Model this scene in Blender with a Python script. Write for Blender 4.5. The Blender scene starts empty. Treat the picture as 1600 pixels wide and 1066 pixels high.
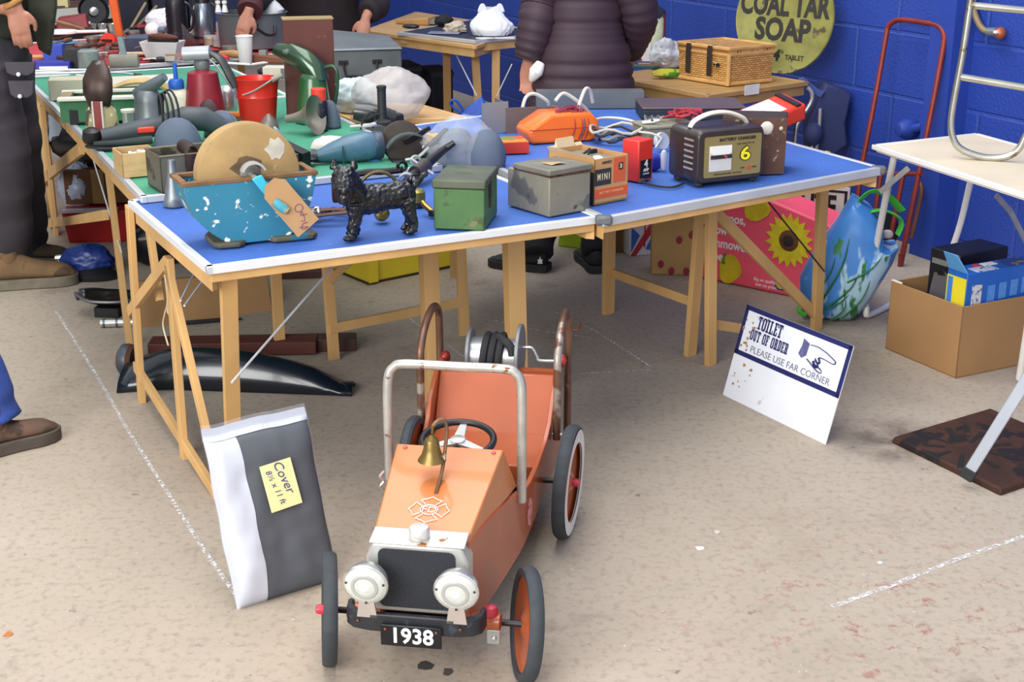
import bpy, math, random
from mathutils import Matrix, Vector, noise
random.seed(7)
S=bpy.context.scene; COL=S.collection; PI=math.pi
R=math.radians
# ---------------------------------------------------------------- camera model of the photograph
F,YH,H=2150.0,-195.0,1.70
PT=math.atan((533-YH)/F); CP,SP=math.cos(PT),math.sin(PT)
def ray(u,v):
    x=(u-800)/F; y=(v-533)/F
    return Vector((x,CP-y*SP,-SP-y*CP))
def at(u,v,z=.74):                      # point of a horizontal surface seen at a pixel
    r=ray(u,v); t=(z-H)/r.z; return Vector((r.x*t,r.y*t,z))
def aty(u,v,y):                         # point at a given distance
    r=ray(u,v); t=y/r.y; return Vector((r.x*t,y,H+r.z*t))
def onpl(u,v,o,d):                      # point of the upright plane through o along d
    r=ray(u,v); n=Vector((-d[1],d[0],0)); t=(n.x*o[0]+n.y*o[1])/(n.x*r.x+n.y*r.y); return Vector((r.x*t,r.y*t,H+r.z*t))
def mpp(p): return (p[1]*CP+(H-p[2])*SP)/F
# ---------------------------------------------------------------- materials
def lin(h):
    if not isinstance(h,str): return h
    c=[int(h[i:i+2],16)/255 for i in (0,2,4)]
    return tuple(x/12.92 if x<=.04045 else ((x+.055)/1.055)**2.4 for x in c)
_m={}
def M(h,r=.55,m=0,v=.12,s=9,chip=None,bump=0,bs=80,tr=0,al=1,coat=0,name=None,stretch=None,chip2=None,em=0):
    key=(h,r,m,v,s,str(chip),bump,bs,tr,al,coat,str(stretch),str(chip2),em)
    if key in _m: return _m[key]
    mt=bpy.data.materials.new(name or 'mat_'+str(len(_m))); mt.use_nodes=True; nt=mt.node_tree; N=nt.nodes; L=nt.links
    b=N['Principled BSDF']; b.inputs['Roughness'].default_value=r; b.inputs['Metallic'].default_value=m
    c=lin(h); tc=N.new('ShaderNodeTexCoord'); src=tc.outputs['Object']
    if stretch:
        mp=N.new('ShaderNodeMapping'); mp.inputs['Scale'].default_value=stretch; L.new(src,mp.inputs['Vector']); src=mp.outputs['Vector']
    def nz(sc,det=4):
        n=N.new('ShaderNodeTexNoise'); n.inputs['Scale'].default_value=sc; n.inputs['Detail'].default_value=det; L.new(src,n.inputs['Vector']); return n.outputs['Fac']
    def mix(f,a,bb):
        x=N.new('ShaderNodeMix'); x.data_type='RGBA'; L.new(f,x.inputs[0])
        for i,q in ((6,a),(7,bb)):
            if hasattr(q,'is_linked'): L.new(q,x.inputs[i])
            else: x.inputs[i].default_value=(*q,1)
        return x.outputs[2]
    def ramp(f,a,bb):
        x=N.new('ShaderNodeMapRange'); x.inputs[1].default_value=a; x.inputs[2].default_value=bb; L.new(f,x.inputs[0]); return x.outputs[0]
    col=mix(ramp(nz(s),.3,.7),tuple(x*(1-v) for x in c),tuple(min(1,x*(1+v)) for x in c))
    for ch in (chip,chip2):
        if ch: col=mix(ramp(nz(ch[2],6),ch[1],ch[1]+.04),col,lin(ch[0]))
    L.new(col,b.inputs['Base Color'])
    if em: L.new(col,b.inputs['Emission Color']); b.inputs['Emission Strength'].default_value=em
    if bump:
        bp=N.new('ShaderNodeBump'); bp.inputs['Strength'].default_value=bump; bp.inputs['Distance'].default_value=.004
        L.new(nz(bs,5),bp.inputs['Height']); L.new(bp.outputs[0],b.inputs['Normal'])
    if tr: b.inputs['Transmission Weight'].default_value=tr
    if al<1: b.inputs['Alpha'].default_value=al
    if coat: b.inputs['Coat Weight'].default_value=coat; b.inputs['Coat Roughness'].default_value=.1
    _m[key]=mt; return mt
# ---------------------------------------------------------------- mesh building
def TR(loc=(0,0,0),rz=0,rx=0,ry=0):
    return Matrix.Translation(Vector(loc))@Matrix.Rotation(R(rz),4,'Z')@Matrix.Rotation(R(ry),4,'Y')@Matrix.Rotation(R(rx),4,'X')
def along(p,q):
    p=Vector(p);q=Vector(q); d=q-p
    return Matrix.Translation(p)@d.to_track_quat('Z','Y').to_matrix().to_4x4(), d.length
def smooth_path(pts,n=6,closed=False):
    P=[Vector(p) for p in pts]; k=len(P); out=[]
    rng=range(k if closed else k-1)
    for i in rng:
        if closed: a,b,c,d=P[i-1],P[i],P[(i+1)%k],P[(i+2)%k]
        else: a,b,c,d=P[max(i-1,0)],P[i],P[i+1],P[min(i+2,k-1)]
        for j in range(n):
            t=j/n; out.append(.5*((2*b)+(c-a)*t+(2*a-5*b+4*c-d)*t*t+(3*b-a-3*c+d)*t**3))
    if not closed: out.append(P[-1])
    return out
class MB:
    def __init__(s): s.v=[]; s.f=[]
    def add(s,vs,fs,T=None):
        o=len(s.v); s.v+=[(T@Vector(p) if T is not None else Vector(p)) for p in vs]; s.f+=[tuple(i+o for i in f) for f in fs]; return s
    def box(s,c,d,T=None):
        x,y,z=d[0]/2,d[1]/2,d[2]/2
        vs=[(c[0]+i*x,c[1]+j*y,c[2]+k*z) for i in (-1,1) for j in (-1,1) for k in (-1,1)]
        return s.add(vs,[(0,1,3,2),(4,6,7,5),(0,4,5,1),(2,3,7,6),(0,2,6,4),(1,5,7,3)],T)
    def hexa(s,p):      # 8 points: bottom ring, top ring
        return s.add(p,[(3,2,1,0),(4,5,6,7)]+[(i,(i+1)%4,4+(i+1)%4,4+i) for i in range(4)])
    def prism(s,pts,a,b,T=None,ax='z'):
        n=len(pts)
        def m(p,h): return {'z':(p[0],p[1],h),'y':(p[0],h,p[1]),'x':(h,p[0],p[1])}[ax]
        return s.add([m(p,a) for p in pts]+[m(p,b) for p in pts],[tuple(range(n))[::-1],tuple(range(n,2*n))]+[(i,(i+1)%n,n+(i+1)%n,n+i) for i in range(n)],T)
    def loft(s,secs,T=None,cap=True,ring=True,loop=False):
        n=len(secs[0]); vs=[p for q in secs for p in q]; fs=[]
        m=len(secs)
        for i in range(m if loop else m-1):
            for j in range(n if ring else n-1):
                a,b=i*n+j,i*n+(j+1)%n; c,d=((i+1)%m)*n+(j+1)%n,((i+1)%m)*n+j
                fs.append((a,b,c,d))
        if cap and not loop: fs+=[tuple(range(n))[::-1],tuple(range((m-1)*n,m*n))]
        return s.add(vs,fs,T)
    def lathe(s,prof,seg=24,T=None,cap=True,sx=1,sy=1):
        return s.loft([[(r*sx*math.cos(2*PI*k/seg),r*sy*math.sin(2*PI*k/seg),z) for k in range(seg)] for r,z in prof],T,cap)
    def cyl(s,p,q,r,seg=16,r2=None):
        T,l=along(p,q); return s.lathe([(r,0),(r if r2 is None else r2,l)],seg,T)
    def tube(s,pts,r,seg=8,closed=False,n=0,flat=1):
        P=smooth_path(pts,n,closed) if n else [Vector(p) for p in pts]
        k=len(P)
        if not hasattr(r,'__len__'): rr=[r]*k
        elif len(r)==k: rr=r
        else:
            rr=[]
            for i in range(k):
                t=i/(k-1)*(len(r)-1); a=min(int(t),len(r)-2); rr.append(r[a]+(r[a+1]-r[a])*(t-a))
        secs=[]; up=None
        for i in range(k):
            if closed: t=P[(i+1)%k]-P[i-1]
            else: t=P[min(i+1,k-1)]-P[max(i-1,0)]
            t.normalize()
            if up is None: up=Vector((0,0,1)) if abs(t.z)<.9 else Vector((1,0,0))
            a=t.cross(up)
            if a.length<1e-4: a=t.orthogonal()
            a.normalize(); b=a.cross(t).normalized(); up=b
            secs.append([P[i]+a*rr[i]*math.cos(2*PI*j/seg)+b*rr[i]*flat*math.sin(2*PI*j/seg) for j in range(seg)])
        return s.loft(secs,None,True,True,closed)
    def ball(s,c,rad,seg=16,T=None,nz=0,ns=8,seed=0,e=1,bot=None):
        # ellipsoid (e<1 boxier) with optional noise; flattened below bot
        if not hasattr(rad,'__len__'): rad=(rad,)*3
        secs=[]; rings=max(6,seg//2)
        pw=lambda x:math.copysign(abs(x)**e,x)
        for i in range(rings+1):
            ph=-PI/2+PI*min(max(i/rings,.012),.988); row=[]
            for j in range(seg):
                a=2*PI*j/seg; d=Vector((pw(math.cos(ph))*pw(math.cos(a)),pw(math.cos(ph))*pw(math.sin(a)),pw(math.sin(ph))))
                k=1+(nz*noise.noise(d*ns*.25+Vector((seed,seed*1.7,0)))+nz*.6*noise.noise(d*ns*.6+Vector((seed*3,2,1))) if nz else 0)
                z=d.z*rad[2]*k
                if bot is not None: z=max(z,bot)
                row.append((c[0]+d.x*rad[0]*k,c[1]+d.y*rad[1]*k,c[2]+z))
            secs.append(row)
        return s.loft(secs,T)
    def bar(s,p,q,w,t,side=None):   # rectangular bar, w along side
        p=Vector(p);q=Vector(q); d=(q-p).normalized(); a=Vector(side if side is not None else (1,0,0)); a=(a-d*a.dot(d)).normalized(); b=d.cross(a)
        return s.loft([[o+a*x*w/2+b*y*t/2 for x,y in ((-1,-1),(1,-1),(1,1),(-1,1))] for o in (p,q)])
    def build(s,name,mat,parent=None,w=False,bev=0,sub=0,ang=40,rem=0,smo=0,flat=False,bseg=2,loc=None):
        vs=s.v
        if w and parent is not None:
            inv=wm(parent).inverted(); vs=[inv@p for p in vs]
        if loc is not None: vs=[p-Vector(loc) for p in vs]
        me=bpy.data.meshes.new(name); me.from_pydata([tuple(p) for p in vs],[],s.f); me.update()
        import bmesh
        bm=bmesh.new(); bm.from_mesh(me); bmesh.ops.recalc_face_normals(bm,faces=bm.faces); bm.to_mesh(me); bm.free()
        o=bpy.data.objects.new(name,me); COL.objects.link(o)
        if loc is not None: o.location=loc
        if parent is not None: o.parent=parent
        if mat: me.materials.append(mat)
        if rem:
            x=o.modifiers.new('rem','REMESH'); x.mode='VOXEL'; x.voxel_size=rem; x.use_smooth_shade=True
            if smo: y=o.modifiers.new('smo','SMOOTH'); y.factor=.6; y.iterations=smo
        if bev:
            x=o.modifiers.new('bev','BEVEL'); x.width=bev; x.segments=bseg; x.limit_method='ANGLE'; x.angle_limit=R(50); x.harden_normals=False
        if sub:
            x=o.modifiers.new('sub','SUBSURF'); x.levels=sub; x.render_levels=sub
        if not flat:
            me.shade_smooth()
            if not sub: me.set_sharp_from_angle(angle=R(ang))
        return o
def wm(o):
    m=Matrix.Translation(o.location)@o.rotation_euler.to_matrix().to_4x4()
    return wm(o.parent)@m if o.parent else m
def tag(o,label,cat,group=None):
    o['label']=label; o['category']=cat
    if group: o['group']=group
    return o
def thing(name,label,cat,loc=(0,0,0),rz=0,group=None):
    o=bpy.data.objects.new(name,None); COL.objects.link(o); o.empty_display_size=.05
    o.location=loc; o.rotation_euler=(0,0,R(rz)); return tag(o,label,cat,group)
def solo(mb,name,mat,label,cat,loc=None,rz=0,group=None,**k):
    o=mb.build(name,mat,None,**k)
    if loc is not None: o.location=loc; o.rotation_euler=(0,0,R(rz))
    return tag(o,label,cat,group)
def struct(o): o['kind']='structure'; return o
def text(s,size,mat,parent,T,name='lettering',bold=0,ext=.0005,sx=1,al='CENTER',shear=0,space=1):
    cu=bpy.data.curves.new('t','FONT'); cu.body=s; cu.size=size; cu.align_x=al; cu.align_y='CENTER'; cu.extrude=ext; cu.offset=bold; cu.shear=shear; cu.space_character=space; cu.resolution_u=3
    t=bpy.data.objects.new('t',cu); COL.objects.link(t); dg=bpy.context.evaluated_depsgraph_get()
    me=bpy.data.meshes.new_from_object(t.evaluated_get(dg)); bpy.data.objects.remove(t); bpy.data.curves.remove(cu)
    me.name=name; me.transform(T@Matrix.Diagonal((sx,1,1,1))); me.materials.clear(); me.materials.append(mat)
    o=bpy.data.objects.new(name,me); COL.objects.link(o); o.parent=parent; return o
UP=Matrix(((1,0,0,0),(0,0,-1,0),(0,1,0,0),(0,0,0,1)))   # lays xy drawing on the upright plane facing -y
def label_on(o,l): o['label']=l; return o
def dup(root,loc,rz,label,group=None):
    r=root.copy(); COL.objects.link(r); r.location=loc; r.rotation_euler=(0,0,R(rz)); r['label']=label
    if group: r['group']=group
    for ch in list(root.children):
        c=ch.copy(); COL.objects.link(c); c.parent=r
        for g in list(ch.children):
            d=g.copy(); COL.objects.link(d); d.parent=c
    return r
# common materials
PINE=M('c9a067',.6,0,.16,6,stretch=(1,1,.15),name='pine')
PINE2=M('a9834f',.65,0,.2,6,stretch=(1,1,.2),name='old_pine')
CHROME=M('cfd0ce',.25,.75,.1,14,name='chrome')
STEEL=M('a3a4a2',.4,.45,.15,14,name='steel')
DKSTEEL=M('3b3a3c',.45,.8,.25,14,name='dark_steel')
BLACK=M('17171a',.45,0,.2,name='black_plastic')
BLKR=M('232427',.75,0,.2,name='black_rubber')
RUST=M('5a3626',.75,.4,.35,22,chip=('2c201c',.55,18),bump=.3,name='rust')
WHITE=M('e9e9e6',.5,0,.04,name='white')
GALV=M('848a8c',.45,.6,.2,10,chip=('6c7274',.55,9),name='galvanised')
BRASS=M('7d6838',.38,.7,.25,20,name='brass')
CARD=M('a9814f',.85,0,.08,5,name='cardboard')
SKIN=M('b57d67',.5,0,.1,20,name='skin')
# ---------------------------------------------------------------- camera, light
cam=bpy.data.cameras.new('camera'); co=bpy.data.objects.new('camera',cam); COL.objects.link(co); S.camera=co
cam.sensor_width=36; cam.lens=36*F/1600; co.location=(0,0,H); co.rotation_euler=(PI/2-PT,0,0); cam.clip_start=.05
w=bpy.data.worlds.new('hall'); S.world=w; w.use_nodes=True; bg=w.node_tree.nodes['Background']; bg.inputs[0].default_value=(.90,.94,1,1); bg.inputs[1].default_value=.70
def area(name,loc,tgt,sx,sy,e,c=(1,1,1)):
    l=bpy.data.lights.new(name,'AREA'); l.shape='RECTANGLE'; l.size=sx; l.size_y=sy; l.energy=e; l.color=c
    o=bpy.data.objects.new(name,l); COL.objects.link(o); o.location=loc
    o.rotation_euler=(Vector(tgt)-Vector(loc)).to_track_quat('-Z','Y').to_euler(); return o
area('doorway_daylight',(-3.2,-2.2,3.0),(-.2,3.6,.3),4.5,3.2,400,(1,.98,.95))
area('roof_light',(-.6,4.6,5.2),(-.6,4.9,0),2.4,6,170,(1,.98,.96))
S.view_settings.view_transform='Standard'; S.view_settings.look='None'; S.view_settings.gamma=1; S.view_settings.exposure=.52
# ---------------------------------------------------------------- floor
def nodes(mt):
    mt.use_nodes=True; return mt.node_tree,mt.node_tree.nodes,mt.node_tree.links,mt.node_tree.nodes['Principled BSDF']
def floor_mat():
    mt=bpy.data.materials.new('concrete'); nt,N,L,b=nodes(mt); tc=N.new('ShaderNodeTexCoord').outputs['Object']
    def nz(sc,det=6,ro=.6):
        n=N.new('ShaderNodeTexNoise'); n.inputs['Scale'].default_value=sc; n.inputs['Detail'].default_value=det; n.inputs['Roughness'].default_value=ro; L.new(tc,n.inputs['Vector']); return n.outputs['Fac']
    def mr(f,a,c,lo=0,hi=1):
        x=N.new('ShaderNodeMapRange'); x.inputs[1].default_value=a; x.inputs[2].default_value=c; x.inputs[3].default_value=lo; x.inputs[4].default_value=hi; L.new(f,x.inputs[0]); return x.outputs[0]
    def mix(f,a,c):
        x=N.new('ShaderNodeMix'); x.data_type='RGBA'; L.new(f,x.inputs[0])
        for i,q in ((6,a),(7,c)):
            if hasattr(q,'is_linked'): L.new(q,x.inputs[i])
            else: x.inputs[i].default_value=(*lin(q),1)
        return x.outputs[2]
    c=mix(mr(nz(1.1),.32,.68),'9a8d7d','b0a495')
    c=mix(mr(nz(7),.35,.7),c,'a99c8c')
    c=mix(mr(nz(45,4),.5,.75,0,.55),c,'74695e')
    c=mix(mr(nz(2.7,8,.7),.58,.72,0,.6),c,'796d60')
    c=mix(mr(nz(18,5),.68,.72,0,.7),c,'5d544c')
    c=mix(mr(nz(75,2),.70,.74,0,.8),c,'cfc6ba')
    # red paint specks around the right foreground
    vd=N.new('ShaderNodeVectorMath'); vd.operation='DISTANCE'; L.new(tc,vd.inputs[0]); vd.inputs[1].default_value=tuple(at(1420,960,0))
    m=N.new('ShaderNodeMath'); m.operation='MULTIPLY'; L.new(mr(vd.outputs['Value'],.15,.75,1,0),m.inputs[0]); L.new(mr(nz(14,7,.75),.56,.64,0,.75),m.inputs[1])
    c=mix(m.outputs[0],c,'8d4a40')
    # dark patch round the rusty plate
    vd=N.new('ShaderNodeVectorMath'); vd.operation='DISTANCE'; L.new(tc,vd.inputs[0]); vd.inputs[1].default_value=tuple(at(1400,690,0))
    m=N.new('ShaderNodeMath'); m.operation='MULTIPLY'; L.new(mr(vd.outputs['Value'],.03,.26,1,0),m.inputs[0]); L.new(mr(nz(9),.35,.6,.2,.9),m.inputs[1])
    c=mix(m.outputs[0],c,'3a2e28')
    L.new(c,b.inputs['Base Color']); b.inputs['Roughness'].default_value=.8
    bp=N.new('ShaderNodeBump'); bp.inputs['Strength'].default_value=.25; bp.inputs['Distance'].default_value=.003; L.new(nz(60,6),bp.inputs['Height']); L.new(bp.outputs[0],b.inputs['Normal'])
    return mt
fl=struct(MB().add([(-9,-4,0),(6,-4,0),(6,16,0),(-9,16,0)],[(0,1,2,3)]).build('floor',floor_mat()))
# chalk lines drawn on the floor
def chalk_mat():
    mt=bpy.data.materials.new('chalk'); nt,N,L,b=nodes(mt); b.inputs['Base Color'].default_value=(.72,.72,.74,1); b.inputs['Roughness'].default_value=.9
    tc=N.new('ShaderNodeTexCoord').outputs['Object']; n=N.new('ShaderNodeTexNoise'); n.inputs['Scale'].default_value=90; n.inputs['Detail'].default_value=5; L.new(tc,n.inputs['Vector'])
    x=N.new('ShaderNodeMapRange'); x.inputs[1].default_value=.42; x.inputs[2].default_value=.62; L.new(n.outputs['Fac'],x.inputs[0]); L.new(x.outputs[0],b.inputs['Alpha']); return mt
CH=chalk_mat()
for pts,wd in (([(88,487),(150,585),(200,672),(262,770),(318,858),(372,935)],.012),([(1300,948),(1400,912),(1500,872),(1600,838)],.016),([(770,500),(850,518),(925,528)],.009),([(870,488),(935,520),(985,552),(1018,574)],.010),([(1018,578),(960,581),(905,584)],.008),([(640,498),(668,520)],.008),([(700,540),(735,565)],.008)):
    mb=MB(); P=[at(u,v,.0012) for u,v in pts]; secs=[]
    for i,p in enumerate(P):
        t=(P[min(i+1,len(P)-1)]-P[max(i-1,0)]); n=Vector((-t.y,t.x,0)).normalized()*wd*.5; secs.append([p-n,p+n])
    mb.loft(secs,None,False,False); mb.build('chalk_line',CH,fl)
# small litter marks
for u,v,c,r in ((1120,832,'c9c6be',.011),(1093,857,'d8d5cf',.013),(665,1040,'3a3836',.02),(12,992,'b06a35',.012),(1375,880,'cfccc4',.008),(700,1050,'4a4542',.015)):
    p=at(u,v,0); mb=MB(); k=[(p.x+r*random.uniform(.6,1.3)*math.cos(a*PI/4),p.y+r*random.uniform(.6,1.3)*math.sin(a*PI/4)) for a in range(8)]
    mb.prism(k,.0005,.0015); mb.build('scrap',M(c,.8),fl)
# ---------------------------------------------------------------- blue block wall on the right
WO=at(1275,126,.74); WD=Vector((-.43,.90,0)).normalized()
WO=WO+Vector((.9,.43,0))*.24
WA=math.degrees(math.atan2(WD.y,WD.x))
ROW=(onpl(1450,57,WO,WD).z-onpl(1450,160,WO,WD).z+onpl(1314,36,WO,WD).z-onpl(1306,130,WO,WD).z)/2; ZOFF=onpl(1450,160,WO,WD).z%ROW
def block_mat():
    mt=bpy.data.materials.new('blue_blocks'); nt,N,L,b=nodes(mt); tc=N.new('ShaderNodeTexCoord').outputs['Object']
    sx=N.new('ShaderNodeSeparateXYZ'); L.new(tc,sx.inputs[0]); cx=N.new('ShaderNodeCombineXYZ'); L.new(sx.outputs[0],cx.inputs[0]); L.new(sx.outputs[2],cx.inputs[1])
    br=N.new('ShaderNodeTexBrick'); L.new(cx.outputs[0],br.inputs['Vector']); br.inputs['Scale'].default_value=1; br.inputs['Brick Width'].default_value=.58; br.inputs['Row Height'].default_value=ROW
    br.inputs['Mortar Size'].default_value=.011; br.inputs['Mortar Smooth'].default_value=.5; br.inputs['Color1'].default_value=(*lin('26429c'),1); br.inputs['Color2'].default_value=(*lin('2945a0'),1); br.inputs['Mortar'].default_value=(*lin('2f4ca2'),1)
    n=N.new('ShaderNodeTexNoise'); n.inputs['Scale'].default_value=3; n.inputs['Detail'].default_value=6; L.new(tc,n.inputs['Vector'])
    x=N.new('ShaderNodeMix'); x.data_type='RGBA'; x.blend_type='MULTIPLY'; x.inputs[0].default_value=.35; L.new(br.outputs['Color'],x.inputs[6]); L.new(n.outputs['Color'],x.inputs[7]); 
    L.new(br.outputs['Color'],b.inputs['Base Color'])
    n2=N.new('ShaderNodeTexNoise'); n2.inputs['Scale'].default_value=70; n2.inputs['Detail'].default_value=5; L.new(tc,n2.inputs['Vector'])
    ad=N.new('ShaderNodeMath'); ad.operation='MULTIPLY_ADD'; L.new(br.outputs['Fac'],ad.inputs[0]); ad.inputs[1].default_value=-1.6; L.new(n2.outputs['Fac'],ad.inputs[2])
    bp=N.new('ShaderNodeBump'); bp.inputs['Strength'].default_value=.6; bp.inputs['Distance'].default_value=.008; L.new(ad.outputs[0],bp.inputs['Height']); L.new(bp.outputs[0],b.inputs['Normal']); b.inputs['Roughness'].default_value=.5
    return mt
BLUEP=M('26429c',.5,0,.08,3,bump=.15,name='blue_paint')
mb=MB().box((3,-.1,1.9),(16,.2,3.8)); wr=mb.build('wall_right',block_mat()); struct(wr); wr.location=(WO.x,WO.y,0); wr.rotation_euler=(0,0,R(WA)); 
# local frame of the wall: x runs into the picture, +y faces the hall
wr.location.z=ZOFF-ROW
def walllocal(u,v):
    p=onpl(u,v,WO,WD); d=p-WO; return d.dot(WD),p.z
a0=walllocal(1484,60)[0]; a1=walllocal(1522,60)[0]
mb=MB().box(((a0+a1)/2,.06,1.6),(abs(a0-a1),.12,3.2)); t=mb.build('trim_1',BLUEP); struct(t); t.location=(WO.x,WO.y,0); t.rotation_euler=(0,0,R(WA))
# back wall, far away and dark
bk=MB().box((0,0,1.6),(14,.2,3.2)).build('wall_back',M('2a3350',.8,0,.2,2)); struct(bk); bk.location=(-5.6,12.2,0); bk.rotation_euler=(0,0,R(28))
lw=MB().box((0,0,1.6),(.2,14,3.2)).build('wall_left',M('4a4d57',.8,0,.2,2)); struct(lw); lw.location=(-8.5,5,0)
# ---------------------------------------------------------------- folding tables
TRIM=M('dfe2e6',.35,.2,.05,name='white_trim'); ALU=M('c2c5c9',.35,.25,.08,name='aluminium_trim')
BLUET=M('3962b0',.7,0,.1,5,bump=.05,chip=('4c74bc',.66,25),name='blue_top'); GREENT=M('3f9274',.65,0,.1,5,name='green_top')
HARDB=M('c29a69',.7,0,.1,4,name='hardboard')
def table(name,label,P0,P1,P2,P3,top,trim,z=.74,th=.016,ap=.055,apm=PINE,caps=0,trimh=.02,trimw=.018,inset=.006,group=None,cap_at=None,sides=(0,1,2,3),aph={}):
    P=[Vector((p[0],p[1],0)) for p in (P0,P1,P2,P3)]; c=sum(P,Vector())/4
    t=thing(name,label,'table',(c.x,c.y,0),0,group)
    up=lambda p,h:Vector((p.x,p.y,h))
    def ins(k): return [p+(c-p).normalized()*k*1.41 for p in P]
    MB().hexa([up(p,z-th) for p in ins(.004)]+[up(p,z) for p in ins(.004)]).build('tabletop',top,t,w=True)
    e=MB()
    for i in range(4):
        a,b=P[i],P[(i+1)%4]; d=(b-a).normalized(); n=Vector((d.y,-d.x,0)); 
        q=[a-n*trimw*.9-d*.004,b-n*trimw*.9+d*.004,b+n*.004+d*.004,a+n*.004-d*.004]
        e.hexa([up(x,z-trimh) for x in q]+[up(x,z+.003) for x in q])
    e.build('edge_trim',trim,t,w=True,bev=.003)
    a=MB(); I=ins(inset+.004); I2=ins(inset+.024)
    for i in sides:
        j=(i+1)%4; q=[I[i],I[j],I2[j],I2[i]]; a.hexa([up(x,z-th-aph.get(i,ap)) for x in q]+[up(x,z-th) for x in q])
    a.build('apron',apm,t,w=True,bev=.002)
    for i in (cap_at or ()):
        p=P[i]+(c-P[i]).normalized()*.012; MB().box((p.x,p.y,z-.009),(.05,.034,.03),None).build('corner_cap',M('5b6064',.5),t,w=True,bev=.008)
    return t
def legs(t,segs,name='leg',mat=PINE,w=.042,th=.02,side=(1,0,0)):
    for s in segs: MB().bar(s[0],s[1],s[2] if len(s)>2 else w,s[3] if len(s)>3 else th,s[4] if len(s)>4 else side).build(name,mat,t,w=True,bev=.0015)
STAY=M('cfd1d2',.4,.1)
def stays(t,segs,r=.0035,mat=STAY):
    for p,q in segs: MB().tube([p,q],r,6).build('stay',mat,t,w=True)
A0=at(325,418); A1=at(937,339); dA=(A1-A0).normalized(); nA=Vector((-dA.y,dA.x,0)); A2=A1+nA*1.60; A3=A0+nA*.86
TA=table('trestle_table','blue-topped folding table with the blue grindstone trough and black dog on it',A0,A1,A2,A3,BLUET,TRIM,sides=(0,1,3),aph={0:.03})
LD=(A3-A0).normalized(); LO=A0+dA*.025                     # left side plane
L=lambda u,v:onpl(u,v,LO,LD)
FO=A0+nA*.05; FL=lambda u,v:onpl(u,v,FO,dA)
bf=L(212,572); 
legs(TA,[(L(202,322),L(222,630)),(L(264,402),L(292,762))],side=LD)
legs(TA,[(L(262,415),L(352,800),.034),],'brace',side=LD)
legs(TA,[(L(203,487),L(262,408),.036,.018),(L(212,572),L(338,772),.036,.018)],'brace',side=(0,0,1))
p=FL(357,430); q=at(366,742,0); legs(TA,[((p.x,p.y,.722),q,.045,.022)],side=dA)
p=aty(667,395,4.35); legs(TA,[((p.x,p.y,.722),(p.x+.015,p.y+.02,0),.055,.045),],side=dA)
p=aty(800,375,4.35); legs(TA,[((p.x,p.y,.722),(p.x+.02,p.y,0),.062,.045)],side=dA)
for (u,v),(a,b) in (((430,415),(438,552)),((507,408),(522,562)),((714,380),(726,524))):
    f=at(a,b,0); g=aty(u,v,f.y); legs(TA,[((g.x,g.y,.722),f,.04,.02)],side=dA)
q1,q2=at(520,563,0),at(725,524,0); o1=Vector(q1);d1=(q2-q1).normalized()
legs(TA,[(onpl(514,514,o1,d1),onpl(722,472,o1,d1),.036,.018)],'rail',side=(0,0,1))
legs(TA,[(onpl(512,440,o1,d1),onpl(560,395,o1,d1),.03,.016)],'brace',side=(0,0,1))
stays(TA,[(FL(362,598),aty(530,405,3.95)),(L(282,470),aty(303,428,4.0)),(L(288,478),aty(325,428,4.0))])
B0=at(943,344); B1=at(1378,265); B2=at(972,153); B3=at(640,199)
TB=table('trestle_table','blue-topped folding table at right with the brown battery charger on it',B0,B1,B2,B3,BLUET,ALU,z=.746,trimh=.026,cap_at=(0,1),aph={0:.034})
dB=(B1-B0).normalized()
for (u,v),(a,b),wd in (((951,352),(950,490),.05),((1098,322),(1078,555),.045),((1109,322),(1110,570),.04),((1283,305),(1275,515),.045)):
    f=at(a,b,0); g=aty(u,v,f.y-.12); legs(TB,[((g.x,g.y,.728),f,wd,.024)],side=dB)
q1,q2=at(950,490,0),at(1078,555,0); d1=(q2-q1).normalized(); legs(TB,[(onpl(951,424,q1,d1),onpl(1084,472,q1,d1),.036,.018)],'rail',side=(0,0,1))
q1,q2=at(1110,570,0),at(1275,515,0); d1=(q2-q1).normalized()
legs(TB,[(onpl(1116,330,q1,d1),onpl(1282,500,q1,d1),.04,.018),(onpl(1112,506,q1,d1),onpl(1275,532,q1,d1),.036,.018)],'brace',side=(0,0,1))
stays(TB,[(aty(1196,310,4.75),aty(1288,424,5.1)),(aty(1083,328,4.8),aty(1108,362,4.75))],.003,DKSTEEL)
# green tables on the left
G0=at(222,308,.762); dG=Vector((.88,.475,0)).normalized(); nG=(at(60,140,.762)-G0).normalized()
G3=G0+nG*1.72; G1=G0+dG*1.02; G2=G3+dG*1.02
TG=table('trestle_table','green-topped folding table with the red bucket and angle grinder on it',G0,G1,G2,G3,GREENT,ALU,z=.762,sides=(3,))
H0=G3+nG*.012; H3=at(38,121,.762); H1=H0+dG*1.0; H2=H3+dG*1.0
TH=table('trestle_table','green-topped folding table behind, with the long white wooden block on it',H0,H1,H2,H3,GREENT,TRIM,z=.762,sides=(1,3))
LG=lambda u,v:onpl(u,v,G0+dG*.04,nG)
legs(TG,[(LG(169,264),LG(205,560),.05),(LG(228,322),LG(250,470),.05)],side=nG)
legs(TG,[(LG(66,165),LG(92,408),.05),],side=nG)
MB().bar(LG(62,270),LG(78,395),.045,.02,nG).build('leg',PINE2,TG,w=True)
legs(TG,[(LG(62,285),LG(128,232),.05),(LG(78,350),LG(166,336),.04)],'brace',side=(0,0,1))
stays(TG,[(LG(146,250),LG(190,395))],.003)
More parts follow.
